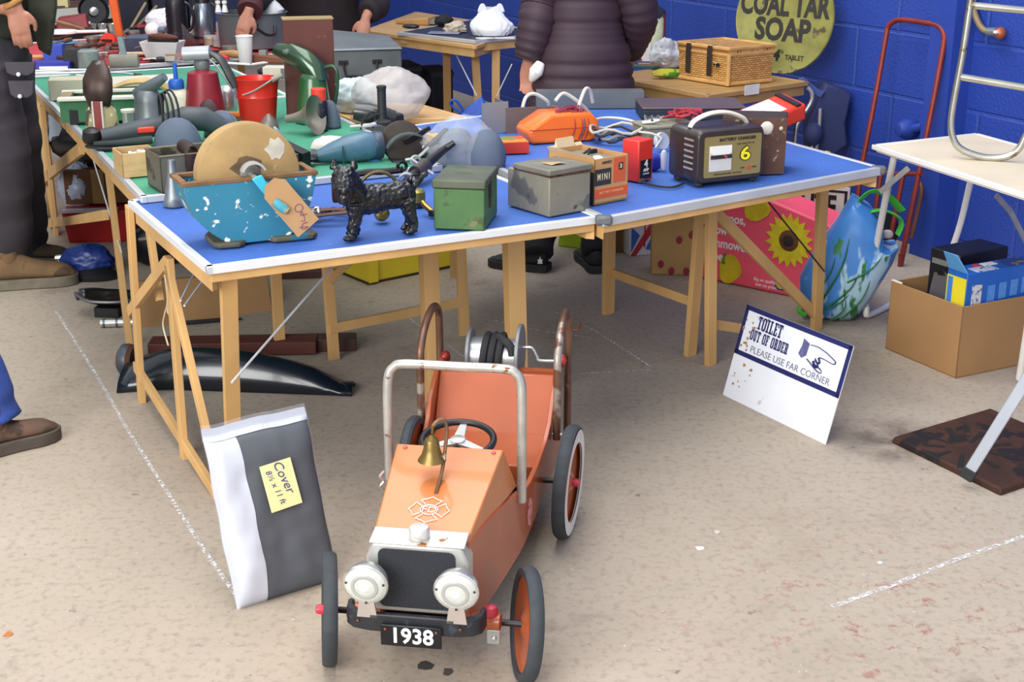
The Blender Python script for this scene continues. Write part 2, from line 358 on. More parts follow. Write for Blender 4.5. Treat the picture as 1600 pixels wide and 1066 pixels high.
# red-topped table and dark stall tables further back
Rr0=at(30,116,.76); Rr1=at(462,82,.76); Rr2=Rr1+nG*1.35; Rr3=Rr0+nG*1.35
TR_=table('trestle_table','red-topped table at the back crowded with old tools',Rr0,Rr1,Rr2,Rr3,M('c23a40',.7,0,.12,4),TRIM,z=.76,apm=PINE2,sides=(1,2,3))
legs(TR_,[((p.x,p.y,.68),(p.x,p.y,0)) for p in (Rr0+dG*.1+nG*.1,Rr1+nG*.1,Rr2-nG*.1,Rr3+dG*.1-nG*.1)])
# hardboard table behind the blue ones
C0=at(548,186,.715); C1=at(738,186,.715); C2=at(655,163,.715); C3=at(480,160,.715)
TC=table('trestle_table','bare hardboard table top behind the blue table, white carrier bag on it',C0,C1,C2,C3,HARDB,PINE,z=.715,sides=(1,2))
legs(TC,[((p.x,p.y,.68),(p.x,p.y,0)) for p in (C1+(C3-C1).normalized()*.1,C2+(C0-C2).normalized()*.08,C3+(C1-C3).normalized()*.1)],mat=PINE2)
# tables along the blue wall
D0=at(622,51); D1=at(742,64); D2=at(850,53); D3=at(745,30)
E0=at(568,48,.72); E1=at(742,72,.72); E2=at(830,46,.72); E3=at(650,19,.72)
TE=table('trestle_table','plain brown table by the blue wall with the cardboard folder on it',E0,E1,E2,E3,HARDB,PINE,z=.72)
TD=table('trestle_table','dark-topped table by the wall with the white knotted carrier bag on it',D0,D1,D2,D3,M('2b2b40',.6,0,.2,4),ALU,z=.742,sides=(0,1))
for u,v,a,b in ((698,80,698,168),(742,82,760,190),(775,85,772,165)):
    g=aty(u,v,8.9 if u<730 else 8.75); legs(TD,[((g.x,g.y,.68),(g.x+(a-u)*.004*.5,g.y,0),.05,.03)],side=(1,0,0),mat=PINE2 if u==698 else PINE)
stays(TD,[(aty(708,76,8.7),aty(745,150,8.5)),(aty(800,100,8.6),aty(776,150,8.6))],.004)
Hc=at(1106,149); Hl=at(940,118); Hr=at(1262,128); Hb=Hl+(Hr-Hc)
TW=table('trestle_table','brown wooden table against the blue wall carrying the wicker hamper',Hl,Hc,Hr,Hb,M('a5804c',.6,0,.2,5,stretch=(1,6,1)),M('a98452',.6,0,.15,6),z=.74,ap=.05,apm=M('a98452',.6,0,.15,6))
legs(TW,[((p.x,p.y,.68),(p.x,p.y,0)) for p in (Hl+(Hr-Hl).normalized()*.15,Hc+(Hb-Hc).normalized()*.15,Hr+(Hl-Hr).normalized()*.12)],mat=PINE2)
p=onpl(1173,141,Hc,(Hr-Hc).normalized()); sd=(Hr-Hc).normalized(); nn=Vector((sd.y,-sd.x,0))
o=p+nn*.007; MB().hexa([o+sd*a+Vector((0,0,b))+nn*c for b in (-.02,.028) for a,c in ((-.05,0),(.05,0),(.05,.002),(-.05,.002))]).build('paper_sticker',M('d8d6d2',.7),TW,w=True)
# white camping table at the right
W0=at(1364,229,.74); Wb=at(1526,211,.74); W1=at(1640,318,.74); 
u_=(W1-W0); W2=Wb+u_; 
WHT=M('e8e6e2',.35,.1,.04)
t=table('camping_table','cream-topped folding camping table with white metal rim at the right edge',W0,W1,W2,Wb,M('d9cbb0',.6,0,.07,6),WHT,z=.745,th=.012,ap=.012,apm=WHT,trimh=.016,trimw=.014)
un=u_.normalized(); vn=(Wb-W0).normalized()
lt=W0+un*.09+vn*.04; lf=at(1352,500,0)+Vector((0,0,.02))
def tubeleg(pts,r=.013,m=WHT,name='leg'): MB().tube(pts,r,10,n=5).build(name,m,t,w=True)
f2=at(1400,478,0)+Vector((0,0,.02))
tubeleg([(lt.x,lt.y,.72),lf+Vector((.005,.01,.12)),lf+Vector((.0,0,.03)),lf+Vector((.03,.03,-.005)),f2+Vector((.1,.12,0))])
r1=W1+vn*.04-un*.05; tubeleg([(r1.x,r1.y,.72),at(1592,600,0)+Vector((0,0,.02))])
p=aty(1515,290,5.5); q=aty(1497,362,5.6); tubeleg([p+(p-q)*.2,p,q,(q.x-.05,q.y+.05,.02)])
g=[aty(1420,262,5.0),aty(1375,300,5.05)]; MB().bar(g[0],g[1],.02,.006,(0,0,1)).build('brace',STEEL,t,w=True)
MB().bar(aty(1556,305,4.75),aty(1578,330,4.8),.02,.006,(0,0,1)).build('brace',STEEL,t,w=True); MB().bar(aty(1576,325,4.8),aty(1603,378,4.85),.02,.006,(0,0,1)).build('brace',STEEL,t,w=True)
# ---------------------------------------------------------------- orange pedal car
OR=M('c4733a',.42,0,.07,7,coat=.3,name='orange_paint',chip=('d98a55',.74,30)); OR_SHADED=M('a8522b',.42,0,.08,7,coat=.3,name='orange_paint_shaded')  # one orange paint, daylight and shade put into its two colours
HUBR=M('c4324a',.4,0,.1); OLDCH=M('b0aea8',.3,.5,.15,20,chip=('6e4a34',.62,30),name='pitted_chrome'); RUSTCH=M('6e5040',.4,.5,.35,16,chip=('a59a90',.6,9),name='rusty_chrome')
car=thing('pedal_car','orange vintage fire-engine pedal car with brass bell standing on the concrete','toy car',(-.19,2.717,0),-8.65)
ST=[(-.05,.106,.135,.345),(.05,.12,.128,.335),(.15,.133,.122,.322),(.25,.145,.118,.305),(.36,.158,.115,.282),(.40,.161,.114,.262),(.5,.165,.112,.245),(.6,.168,.111,.24),(.68,.169,.11,.241),(.76,.173,.11,.25),(.82,.176,.11,.275),(.86,.178,.11,.318),(.91,.178,.11,.342),(.96,.178,.112,.365),(1.0,.178,.118,.374),(1.04,.178,.13,.374)]
for s in (-1,1):
    mb=MB(); mb.loft([[(s*x,y,zb),(s*x,y,zt),(s*(x-.013),y,zt),(s*(x-.013),y,zb)] for y,x,zb,zt in ST]); mb.build('side_panel',OR_SHADED,car,bev=.002)
mb=MB(); hd=[(-.045,.104,.350,.107,.335),(.288,.128,.42,.150,.296)]
mb.loft([[(-c,y+(.07 if y>.1 else 0),d),(-a,y,b),(a,y,b),(c,y+(.07 if y>.1 else 0),d)] for y,a,b,c,d in hd]); mb.build('hood',OR,car,bev=.003)
MB().loft([[(-x+.012,y,.125),(x-.012,y,.125),(x-.012,y,.135),(-x+.012,y,.135)] for y,x,_,_ in ST]).build('floor_pan',M('3a2a22',.7),car)
# radiator
sh=[(-.092,.188),(.092,.188),(.112,.205),(.112,.315),(.098,.350),(-.098,.350),(-.112,.315),(-.112,.205)]
MB().prism(sh,-.088,-.03,ax='y').build('radiator_shell',M('b4b4b0',.3,.45,.1,14,name='dull_chrome'),car,bev=.006)
MB().loft([[(-.104,-.088,.349),(.104,-.088,.349),(.104,-.088,.352),(-.104,-.088,.352)],[(-.104,-.03,.353),(.104,-.03,.353),(.104,-.03,.360),(-.104,-.03,.360)]]).build('radiator_top_strip',M('cfcac2',.35,.6,.08,9,chip=('8a5a3a',.63,40)),car,bev=.002)
def grille_mat():
    mt=bpy.data.materials.new('mesh_grille'); nt,N,Lk,b=nodes(mt); tc=N.new('ShaderNodeTexCoord').outputs['Object']; mp=N.new('ShaderNodeMapping'); mp.inputs['Rotation'].default_value=(0,R(45),0); Lk.new(tc,mp.inputs[0])
    cs=[]
    for d in ('X','Z'):
        wv=N.new('ShaderNodeTexWave'); wv.bands_direction=d; wv.inputs['Scale'].default_value=75; Lk.new(mp.outputs[0],wv.inputs[0]); cs.append(wv.outputs['Fac'])
    mx=N.new('ShaderNodeMath'); mx.operation='MAXIMUM'; Lk.new(cs[0],mx.inputs[0]); Lk.new(cs[1],mx.inputs[1])
    x=N.new('ShaderNodeMix'); x.data_type='RGBA'; Lk.new(mx.outputs[0],x.inputs[0]); x.inputs[6].default_value=(.004,.004,.006,1); x.inputs[7].default_value=(.05,.055,.07,1); Lk.new(x.outputs[2],b.inputs['Base Color'])
    bp=N.new('ShaderNodeBump'); bp.inputs['Distance'].default_value=.003; Lk.new(mx.outputs[0],bp.inputs['Height']); Lk.new(bp.outputs[0],b.inputs['Normal']); b.inputs['Roughness'].default_value=.4; return mt
g=[]
for cx,cz,a0 in ((.07,.325,0),(-.07,.325,90),(-.07,.215,180),(.07,.215,270)):
    g+=[(cx+.014*math.cos(R(a0+k*30)),cz+.014*math.sin(R(a0+k*30))) for k in range(4)]
MB().prism(g,-.0915,-.085,ax='y').build('grille',grille_mat(),car)
mb=MB().lathe([(.021,0),(.023,.004),(.023,.022),(.02,.026),(.008,.027)],20,TR((0,-.058,.354))); mb.build('radiator_cap',M('cfcfcc',.4,.5,.1,30),car)
# headlights
LENS=M('c0c2be',.12,0,.06,50,coat=1,bump=.3,bs=90,name='lamp_lens')
for s in (-1,1):
    T=TR((s*.097,-.145,.284))@Matrix.Rotation(R(97),4,'X')
    h=MB().lathe([(.012,-.045),(.03,-.038),(.043,-.018),(.048,-.002),(.049,.006),(.046,.009)],28,T).build('headlight',CHROME,car)
    MB().lathe([(.0455,.008),(.04,.013),(.028,.0165),(.012,.018),(.002,.0185)],28,T).build('lens',LENS,h)
    MB().lathe([(.03,.0168),(.027,.0185),(.024,.0182),(.022,.0176)],24,T,cap=False).build('lens_ring',M('a9aca8',.2,.2),h)
    MB().lathe([(.012,.0183),(.006,.021),(.001,.0215)],16,T).build('lens_centre',M('d8dad6',.15),h)
    for a in (10,170,-90): MB().ball((.041*math.cos(R(a)),.041*math.sin(R(a)),.014),.0028,6,T).build('screw',DKSTEEL,h)
    MB().hexa([(s*.097+a,-.146+b,c) for c,k in ((.205,.022),(.245,.016)) for a,b in ((-k,-.004),(k,-.004),(k,.001),(-k,.001))]).build('lamp_bracket',M('b9aea8',.35,.5),car)
# bumper and plate
bp_=[(-.152,-.095),(-.148,-.125),(-.13,-.142),(-.09,-.15),(.09,-.15),(.13,-.142),(.148,-.125),(.152,-.095)]
inn=[(x*.93,y+.014) for x,y in bp_]
MB().prism(bp_+inn[::-1],.172,.214).build('bumper',M('1c1e24',.5,0,.2,30,chip=('2f3440',.6,40)),car,bev=.003)
pl=MB().box((0,-.158,.172),(.132,.006,.05),).build('number_plate',M('121318',.35,.2,.2,30),car,bev=.002)
text('1938',.050,WHITE,pl,TR((0.002,-.1615,.172))@UP,'lettering',bold=.0011,sx=.95)
for x in (-.055,.055): MB().ball((x,-.162,.187),.0035,8).build('rivet',M('7a4a3a',.5,.5),pl)
for x in (-.118,.105): MB().ball((x,-.1515 if x>-.11 else -.146,.193),.0038,8).build('rivet',M('7a4a3a',.5,.5),car)
# emblem on the hood
def emblem(T,sc,parent,mt):
    mb=MB(); r=.0011/sc
    mb.tube([(.42*math.cos(a*PI/12),.36*math.sin(a*PI/12),0) for a in range(24)],r,5,closed=True)
    for q in range(4):
        k=q*90; w=.95
        A=lambda ang,rr:(rr*math.cos(R(ang+k)),rr*math.sin(R(ang+k)),0)
        pts=[A(-33,.46),A(-36,.88),A(-18,.84),A(0,.98),A(18,.84),A(36,.88),A(33,.46)]
        mb.tube(pts,r,5)
    Tm=T@Matrix.Diagonal((sc,sc,sc,1)); mb.v=[Tm@v for v in mb.v]
    e=mb.build('fire_emblem',mt,parent)
    text('FD',.62*sc,mt,e,T,'lettering',ext=.0004,bold=-.0002); return e
sl=math.degrees(math.atan2(.07,.333)); WPAINT=M('e6ddd6',.5,0,.03)
emblem(TR((0,.045,.3715),0,sl),.047,car,WPAINT)
emblem(TR((.1695,.45,.185))@Matrix.Rotation(R(90),4,'Z')@Matrix.Rotation(R(90),4,'X'),.038,car,M('c98a8a',.5))
for x in (-.105,.107): MB().lathe([(.006,0),(.005,.003),(.001,.004)],10,TR((x,.272,.417),0,sl)).build('bolt',M('b0505a',.5),car)
# bell on its bent bracket
MB().tube([(.003,.105,.384),(.003,.135,.392),(.008,.158,.42),(.012,.178,.47),(.013,.19,.505),(.008,.192,.526),(-.006,.182,.527),(-.016,.172,.518)],.0045,8,n=5).build('bell_bracket',M('8a6a50',.4,.7,.3,40,chip=('c2b8ac',.6,30)),car)
b=MB().lathe([(.003,.062),(.006,.060),(.008,.056),(.014,.053),(.017,.047),(.019,.03),(.024,.014),(.031,.004),(.033,0),(.030,-.001),(.02,.012)],28,TR((-.018,.168,.436)),cap=False).build('bell',BRASS,car)
MB().tube([(-.017,.171,.498),(-.016,.17,.51),(-.016,.172,.52)],.003,6).build('hanger',BRASS,b)
# windscreen hoop
MB().tube([(-.163,.345,.30),(-.163,.346,.5),(-.160,.352,.565),(-.147,.355,.588),(-.12,.356,.597),(0,.357,.597),(.12,.356,.597),(.147,.355,.588),(.160,.352,.565),(.163,.346,.5),(.163,.345,.262)],.0115,14,n=5).build('windscreen_frame',OLDCH,car)
MB().tube([(-.168,.31,.335),(-.176,.30,.325),(-.168,.305,.312),(-.176,.30,.30),(-.168,.305,.288)],.003,6,n=3).build('chain',CHROME,car)
# steering wheel
T=TR((.004,.365,.405),0,8)
sw=MB().tube([T@Vector((.087*math.cos(a*PI/18),.087*math.sin(a*PI/18),0)) for a in range(36)],.0085,10,closed=True).build('steering_wheel',BLACK,car)
mb=MB()
for a in (0,120,240):
    c,s_=math.cos(R(a+90)),math.sin(R(a+90)); n=Vector((-s_,c,0)); d=Vector((c,s_,0))
    mb.hexa([T@(d*r_+n*k+Vector((0,0,z_))) for z_ in (-.006,0) for r_,k in ((.004,-.014),(.088,-.007),(.088,.007),(.004,.014))])
mb.lathe([(.018,-.012),(.018,.004),(.006,.006)],16,T); mb.build('spokes',CHROME,sw)
MB().tube([(.004,.365,.40),(.004,.26,.36)],.008,8).build('steering_column',DKSTEEL,car)
# seat
MB().hexa([(-.155,.665,.200),(.155,.665,.200),(.155,.86,.212),(-.155,.86,.212),(-.155,.665,.213),(.155,.665,.213),(.155,.86,.224),(-.155,.86,.224)]).build('seat',OR_SHADED,car,bev=.003)
MB().box((0,.668,.18),(.31,.01,.06)).build('seat_lip',OR_SHADED,car)
MB().hexa([(-.163,.852,.2),(.163,.852,.2),(.163,.866,.2),(-.163,.866,.2),(-.165,.975,.358),(.165,.975,.358),(.165,.99,.358),(-.165,.99,.358)]).build('seat_back',OR_SHADED,car,bev=.004)
MB().hexa([(-.157,1.02,.13),(.157,1.02,.13),(.157,1.04,.13),(-.157,1.04,.13),(-.157,1.02,.355),(.157,1.02,.355),(.157,1.04,.355),(-.157,1.04,.355)]).build('tail_panel',OR_SHADED,car)
for s in (-1,1):
    x=s*.19
    MB().tube([(x,.832,.225),(x,.833,.42),(x,.85,.475),(x,.91,.515),(x,.98,.532),(x,1.04,.528),(x,1.085,.50),(x,1.098,.45),(x,1.1,.3),(x,1.1,.13)],.011,12,n=5).build('rear_hoop',RUSTCH,car)
    for z in (.24,): MB().cyl((s*.168,.832,z),(s*.205,.832,z),.005,8).build('bolt',STEEL,car)
MB().tube([(.19,1.098,.46),(.215,1.10,.455),(.222,1.10,.465),(.224,1.10,.482)],.004,6).build('hook',RUST,car)
# hose reel
MB().cyl((-.09,1.085,.372),(.045,1.085,.372),.052,24).build('reel_drum',M('b5b8ba',.35,.6,.1),car)
MB().cyl((.045,1.085,.38),(.056,1.085,.38),.088,28).build('reel_flange',M('7d8083',.5,.3),car,bev=.002)
MB().cyl((-.101,1.085,.38),(-.09,1.085,.38),.07,28).build('reel_flange',M('7d8083',.5,.3),car,bev=.002)
mb=MB()
for k in range(3): mb.tube([(-.05+.022*k+.006*math.sin(a*PI/8),1.085+.060*math.cos(a*PI/8),.372+.060*math.sin(a*PI/8)) for a in range(16)],.011,8,closed=True)
mb.tube([(-.01,1.07,.435),(.01,1.05,.43),(.03,1.04,.415),(.036,1.035,.39)],.012,8,n=4); mb.build('rubber_hose',BLKR,car)
MB().tube([(.056,1.085,.40),(.085,1.085,.40),(.1,1.085,.375),(.11,1.085,.362),(.19,1.098,.36)],.0045,8,n=4).build('crank',CHROME,car)
MB().ball((-.17,1.08,.36),(.016,.02,.02),10).build('red_lamp',M('8a2a22',.3),car)
MB().ball((.178,1.06,.375),(.012,.014,.02),10).build('red_lamp',M('a02a2a',.3),car)
# wheels
def wheel(x,y,r,wd,s,ww,yaw=0,cam_=0):
    T=TR((x,y,r),yaw)@Matrix.Rotation(R(cam_),4,'Y')@Matrix.Rotation(R(90),4,'Y')
    ty=MB().lathe([(r-.022,-wd/2),(r-.006,-wd/2-.002),(r,-wd*.3),(r,wd*.3),(r-.006,wd/2+.002),(r-.022,wd/2),(r-.022,-wd/2)],44,T,cap=False).build('wheel',M('33383d',.75,0,.2,30),car)
    if ww: MB().lathe([(r-.046,s*(wd/2-.002)),(r-.012,s*(wd/2+.0035)),(r-.046,s*(wd/2+.003))],44,T,cap=False).build('whitewall',M('ddd8d2',.6),ty)
    MB().lathe([(.003,s*.006),(.02,s*.012),(.03,s*.004),(r-.035,s*.002),(r-.022,s*.008),(r-.022,-s*.008),(r-.035,-s*.004),(.03,-s*.006),(.018,-s*.012),(.003,-s*.012)],36,T,cap=False).build('wheel_disc',OR_SHADED,ty)
    MB().lathe([(.0105,s*.008),(.0115,s*.022),(.009,s*.030),(.003,s*.032)],16,T).build('hub_cap',HUBR,ty)
wheel(.225,0,.129,.028,1,False,17,6); wheel(-.225,0,.129,.028,-1,False,17,3)
wheel(.237,.71,.155,.03,1,True,-4,2); wheel(-.19,.71,.155,.024,-1,True,0,0)
MB().cyl((-.225,0,.129),(.225,0,.129),.0075,10).build('front_axle',DKSTEEL,car); MB().cyl((-.20,.71,.155),(.235,.71,.155),.0075,10).build('rear_axle',DKSTEEL,car)
MB().cyl((.09,-.03,.148),(.172,-.03,.148),.019,16).build('axle_tube',OR_SHADED,car,bev=.002); MB().cyl((-.172,-.03,.148),(-.09,-.03,.148),.019,16).build('axle_tube',OR_SHADED,car,bev=.002)
MB().lathe([(.015,0),(.016,.012),(.012,.02),(.004,.023)],16,TR((.15,-.03,.164))).build('tube_cap',HUBR,car)
MB().box((.158,-.045,.118),(.03,.005,.036)).build('axle_bracket',STEEL,car,bev=.004); MB().ball((.16,-.05,.118),.006,8).build('bolt',CHROME,car)
ZA=.744; ZB=.750; ZG=.766
yA=math.degrees(math.atan2(dA.y,dA.x)); yB=math.degrees(math.atan2(dB.y,dB.x)); yG=math.degrees(math.atan2(dG.y,dG.x))
# ---------------------------------------------------------------- blue grindstone trough
BLU=M('2c7792',.5,0,.1,6,chip=('e6e4dc',.612,34),chip2=('5d3d2a',.66,10),name='chipped_blue'); RIM=M('7a5a3c',.7,.2,.25,18,name='rusty_rim')
g=thing('grindstone','grindstone wheel standing in a chipped blue cast trough, brown tag on its crank','grindstone',at(399,380,ZA),yA-2)
pr_=[(-.058,.004),(.082,.004),(.125,.022),(.155,.06),(.176,.11),(.192,.178),(-.196,.178),(-.186,.13),(-.165,.085),(-.125,.04),(-.09,.015)]
def scale2(p,k,dz=0): return [(x*k,z*k+dz) for x,z in p]
mb=MB()
out=pr_; inn=[(x*.93,max(z,.02)) for x,z in pr_]
out=pr_=[(x*.95,z) for x,z in pr_]; inn=[(x*.95,z) for x,z in inn]; n=len(out)
# front and back walls plus the curved floor between them
mb.prism(out,-.004,.006,ax='y'); mb.prism(out,.124,.134,ax='y')
for i in range(n-1 if False else n):
    a,b=out[i],out[(i+1)%n]
    if a[1]>.17 and b[1]>.17: continue
    c,d=inn[i],inn[(i+1)%n]
    mb.hexa([(a[0],0,a[1]),(b[0],0,b[1]),(d[0],0,d[1]+.003),(c[0],0,c[1]+.003),(a[0],.13,a[1]),(b[0],.13,b[1]),(d[0],.13,d[1]+.003),(c[0],.13,c[1]+.003)])
tr=mb.build('trough',BLU,g,bev=.002)
mb=MB()
for y in (-.007,.121): mb.box((-.002,y+.008,.180),(.376,.016,.012))
for x in (-.181,.177): mb.box((x,.065,.180),(.018,.13,.012))
mb.build('rim',RIM,tr,bev=.002)
mb=MB(); 
for x0,x1 in ((-.105,-.03),(.05,.175)): mb.prism([(x0,-.02),(x1-.02,-.028),(x1,-.01),(x1,.13),(x0+.01,.14),(x0-.01,.1),(x0-.012,0)],0,.014)
mb.build('foot',M('5a5648',.7,.3,.25,14,chip=('2e6f86',.6,12)),g,bev=.004)
st=MB().lathe([(.006,-.027),(.135,-.027),(.142,-.024),(.143,0),(.142,.024),(.135,.027),(.006,.027)],56,TR((.006,.065,.180))@Matrix.Rotation(R(90),4,'X')).build('stone_wheel',M('a3875a',.9,0,.22,7,chip=('8f7c5c',.55,6),chip2=('d9cdb4',.64,14),bump=.2),g)
MB().lathe([(.004,0),(.03,0),(.024,.006),(.004,.008)],16,TR((.008,.037,.182))@Matrix.Rotation(R(90),4,'X')).build('hub_washer',M('6d6a62',.6,.3,.2,20),st)
MB().prism([(.082+.026*math.cos(k*PI/6)*(1+.25*math.sin(k*2.3)),.248+.03*math.sin(k*PI/6)*(1+.2*math.cos(k*3.1))) for k in range(12)],.0372,.0385,ax='y').build('pale_patch',M('b9b3a6',.85,0,.15,30),st)
MB().prism([(.0+.04*math.cos(k*PI/6)*(1+.25*math.sin(k*2.3)),.205+.03*math.sin(k*PI/6)) for k in range(12)],.0374,.0385,ax='y').build('oil_stain',M('5f4d38',.85,0,.3,30),st)
MB().cyl((.006,.16,.185),(.006,-.03,.185),.007,10).build('shaft',STEEL,g)
MB().loft([[(.006+r*math.cos(R(a)),y,.19+r*math.sin(R(a))) for a in range(20,161,20)] for r,y in ((.030,-.012),(.030,.012),(.036,.012),(.036,-.012))],None,False,False,True).build('bearing_strap',M('c8cdd0',.4,.6,.15,20),g)
cr=MB().hexa([(-.008,-.034,.185),(.02,-.034,.195),(.02,-.026,.195),(-.008,-.026,.185),(.036,-.052,.120),(.054,-.052,.127),(.054,-.044,.127),(.036,-.044,.120)]).build('crank_arm',M('2fa5c0',.45,0,.1),g,bev=.003)
MB().lathe([(.011,0),(.0135,.01),(.0135,.035),(.011,.045)],14,along((.044,-.052,.124),(.10,-.075,.075))[0]).build('grip',M('8a8a72',.6,0,.3,30,chip=('3a93a8',.55,40)),cr)
tg=MB().prism([(-.036,.05),(-.016,.072),(.014,.072),(.032,.052),(.032,-.075),(-.036,-.075)],-.0006,.0006,ax='y').build('price_tag',M('a8845c',.85,0,.06,20),g)
tg.location=(.084,-.058,.112); tg.rotation_euler=(R(-8),R(-36),0); tg.scale=(1.12,1,1.12)
mb=MB()
for pts in ([(.012+.010*math.cos(a*PI/6),-.022+.009*math.sin(a*PI/6)) for a in range(13)],[(.018,-.046),(.004,-.038),(.012,-.034),(.004,-.054),(-.004,-.05)],[(.006,-.062),(-.006,-.058),(-.016,-.066),(.0,-.072),(-.018,-.058)]):
    mb.tube([(x,-.0012,z) for x,z in pts],.0009,5,n=3)
mb.build('handwriting',M('6a2a6a',.6),tg)
# funnel behind the trough
sm=lambda u,v,z:(at(u,v,z),mpp(at(u,v,z)))
p,m=sm(273,321,ZA); solo(MB().lathe([(.0,0.002),(.034,0),(.035,.004),(.028,.03),(.021,.065),(.014,.10),(.011,.14),(.008,.14)],24),'funnel',GALV,'small grey metal funnel upside down at the left end of the blue trough','funnel',p)
# ---------------------------------------------------------------- cast iron dog
IRON=M('121216',.25,.35,.3,40,bump=.55,bs=110,coat=.4,name='black_iron')
dg=at(600,367,ZA)
d=thing('dog_figurine','black cast-iron terrier figurine standing at the edge of the blue table','dog figurine',dg,yA-4)
mb=MB()
bd=[(-.098,0,.105,.034,.040),(-.07,0,.108,.040,.046),(-.03,0,.106,.040,.042),(.01,0,.108,.037,.038),(.05,0,.112,.038,.038),(.075,0,.112,.033,.034),(.092,0,.115,.018,.02)]
mb.loft([[(x,y+a*math.cos(k*PI/8),z+b*math.sin(k*PI/8)) for k in range(16)] for x,y,z,a,b in bd])
mb.tube([(-.085,-.005,.12),(-.1,-.015,.15),(-.115,-.025,.175)],[.042,.038,.036],12)          # neck
mb.ball((-.118,-.03,.178),(.036,.034,.034),16)
mb.tube([(-.125,-.045,.168),(-.135,-.075,.155),(-.138,-.09,.148)],[.03,.028,.022],12)         # muzzle
mb.ball((-.135,-.078,.138),(.02,.02,.026),10)                                              # beard
mb.ball((-.14,-.098,.155),(.009,.008,.008),8)
for s,x,y in ((1,-.138,-.005),(1,-.09,-.03)):
    mb.lathe([(.013,0),(.011,.014),(.003,.034)],8,TR((x,y,.198),0,0,0)@Matrix.Diagonal((1,.6,1,1)))
for x,y,k in ((-.09,-.026,-.012),(-.075,.024,0),(.06,-.024,.02),(.075,.026,.012)):
    mb.tube([(x,y,.10),(x+.004+k*.3,y,.06),(x+k,y,.03),(x+k*.8,y,.010)],[.026,.019,.014,.014],10)
    mb.ball((x+k*.8-.010,y-.004,.008),(.02,.014,.010),10,bot=-.008)
mb.tube([(.085,0,.128),(.105,.0,.145),(.122,.0,.16),(.135,0,.165)],[.012,.010,.008,.005],8)
o=mb.build('body',IRON,d,rem=.003,smo=1); tx=bpy.data.textures.new('fur','CLOUDS'); tx.noise_scale=.012; md=o.modifiers.new('fur','DISPLACE'); md.texture=tx; md.strength=.010; md.mid_level=.5; md.texture_coords='LOCAL'
MB().tube([(.098+.016*math.cos(a*PI/8),0,.15+.014*math.sin(a*PI/8)) for a in range(16)],.004,6,closed=True).build('tail_loop',IRON,d)
for x,y in ((-.132,-.058),(-.112,-.062)): MB().ball((x,y,.182),.0045,8).build('eye',M('2a2a2c',.1,.3),d)
# ---------------------------------------------------------------- metal boxes
def obox(name,label,cat,u,v,z,rz,w,dp,h,body,lid=None,lh=0,over=.003,bev=.004,group=None,off=(0,0)):
    t=thing(name,label,cat,at(u,v,z),rz,group)
    MB().box((off[0]+w/2,off[1]+dp/2,(h-lh)/2),(w,dp,h-lh)).build('body',body,t,bev=bev)
    if lid: MB().box((off[0]+w/2,off[1]+dp/2,h-lh/2+.001),(w+2*over,dp+2*over,lh)).build('lid',lid,t,bev=bev)
    return t
GRN=M('43683a',.6,.1,.18,8,chip=('39502c',.55,9),chip2=('6d6a4a',.66,14),name='green_box')
gb=at(679,357,ZA); gr_=at(757,360,ZA)
t=obox('metal_box','green painted metal box with a dull lid standing on the blue table','metal box',678,358,ZA,-9,.147,.215,.142,GRN,M('53594a',.6,.2,.2,9,chip=('46523a',.55,12)),.024)
MB().box((.149,.085,.10),(.004,.03,.05)).build('clasp',DKSTEEL,t,bev=.001); MB().box((.149,.085,.06),(.003,.02,.02)).build('clasp',RUST,t)
GRY=M('827e6e',.6,.15,.15,9,chip=('62605a',.57,10),chip2=('4a443c',.68,16),name='grey_box')
t=obox('metal_box','weathered grey metal box with a slightly open hinged lid on the blue table','metal box',858,340,ZA,38,.16,.20,.118,GRY,None)
for o in t.children: o.location=(0,0,0)
MB().hexa([(-.004,-.004,0.1230),(.165,-.004,0.1230),(.165,.17,0.1190),(-.004,.17,0.1190),(-.004,-.004,0.1410),(.165,-.004,0.1410),(.165,.17,0.1370),(-.004,.17,0.1370)]).build('lid',M('7a776c',.65,.3,.18,12,chip=('5a5348',.6,14)),t,bev=.004)
MB().hexa([(-.002,-.002,0.1185),(.16,-.002,0.1185),(.16,.165,0.1180),(-.002,.165,0.1180),(-.002,-.002,0.1230),(.16,-.002,0.1230),(.16,.165,0.1190),(-.002,.165,0.1190)]).build('seam',RUST,t)
MB().loft([[(.05+.05*k,.05-.01*k,.142+.004*math.sin(k*3)),(.05+.05*k,.10-.02*k,.142)] for k in (0,.3,.6,1)],None,False,False).build('card_scrap',M('b59a74',.8),t)
# ---------------------------------------------------------------- MINI charger carton
KR=M('b98d5c',.85,0,.06,8,name='kraft'); KRL=M('cdb591',.85,0,.06,8)
c=thing('carton','open battery-charger carton printed MINI, worn cardboard, behind the grey metal box','carton',at(928,321,ZB),40)
W_,D_,Hh=.142,.21,.140
mb=MB()
for a,b in (((0,0),(W_,.003)),((0,D_-.003),(W_,D_)),((0,0),(.003,D_)),((W_-.003,0),(W_,D_))): mb.box(((a[0]+b[0])/2,(a[1]+b[1])/2,Hh/2),(b[0]-a[0],b[1]-a[1],Hh))
mb.box((W_/2,D_/2,.003),(W_,D_,.005)); mb.build('carton_walls',KR,c)
DK=M('2d2a2b',.7,0,.1,9); ORP=M('c9562e',.75,0,.1,9)
f=MB(); f.box((.034,-.0012,.083),(.068,.001,.050)); f.box((-.0012,D_/2,.05),(.001,D_,.10)); f.build('black_panel',DK,c)
f=MB(); f.box((.103,-.0012,.098),(.05,.001,.075)); f.box((W_/2,-.0012,.032),(W_,.001,.028)); f.build('orange_panel',ORP,c)
text('MINI',.030,M('d9c7a0',.7),c,TR((.036,-.0022,.083))@UP,bold=.0002,sx=.62,space=1.5)
MB().box((.108,-.0022,.108),(.018,.001,.022)).build('black_square',DK,c); text('3',.018,M('d9c7a0',.7),c,TR((.108,-.003,.108))@UP,bold=.0006)
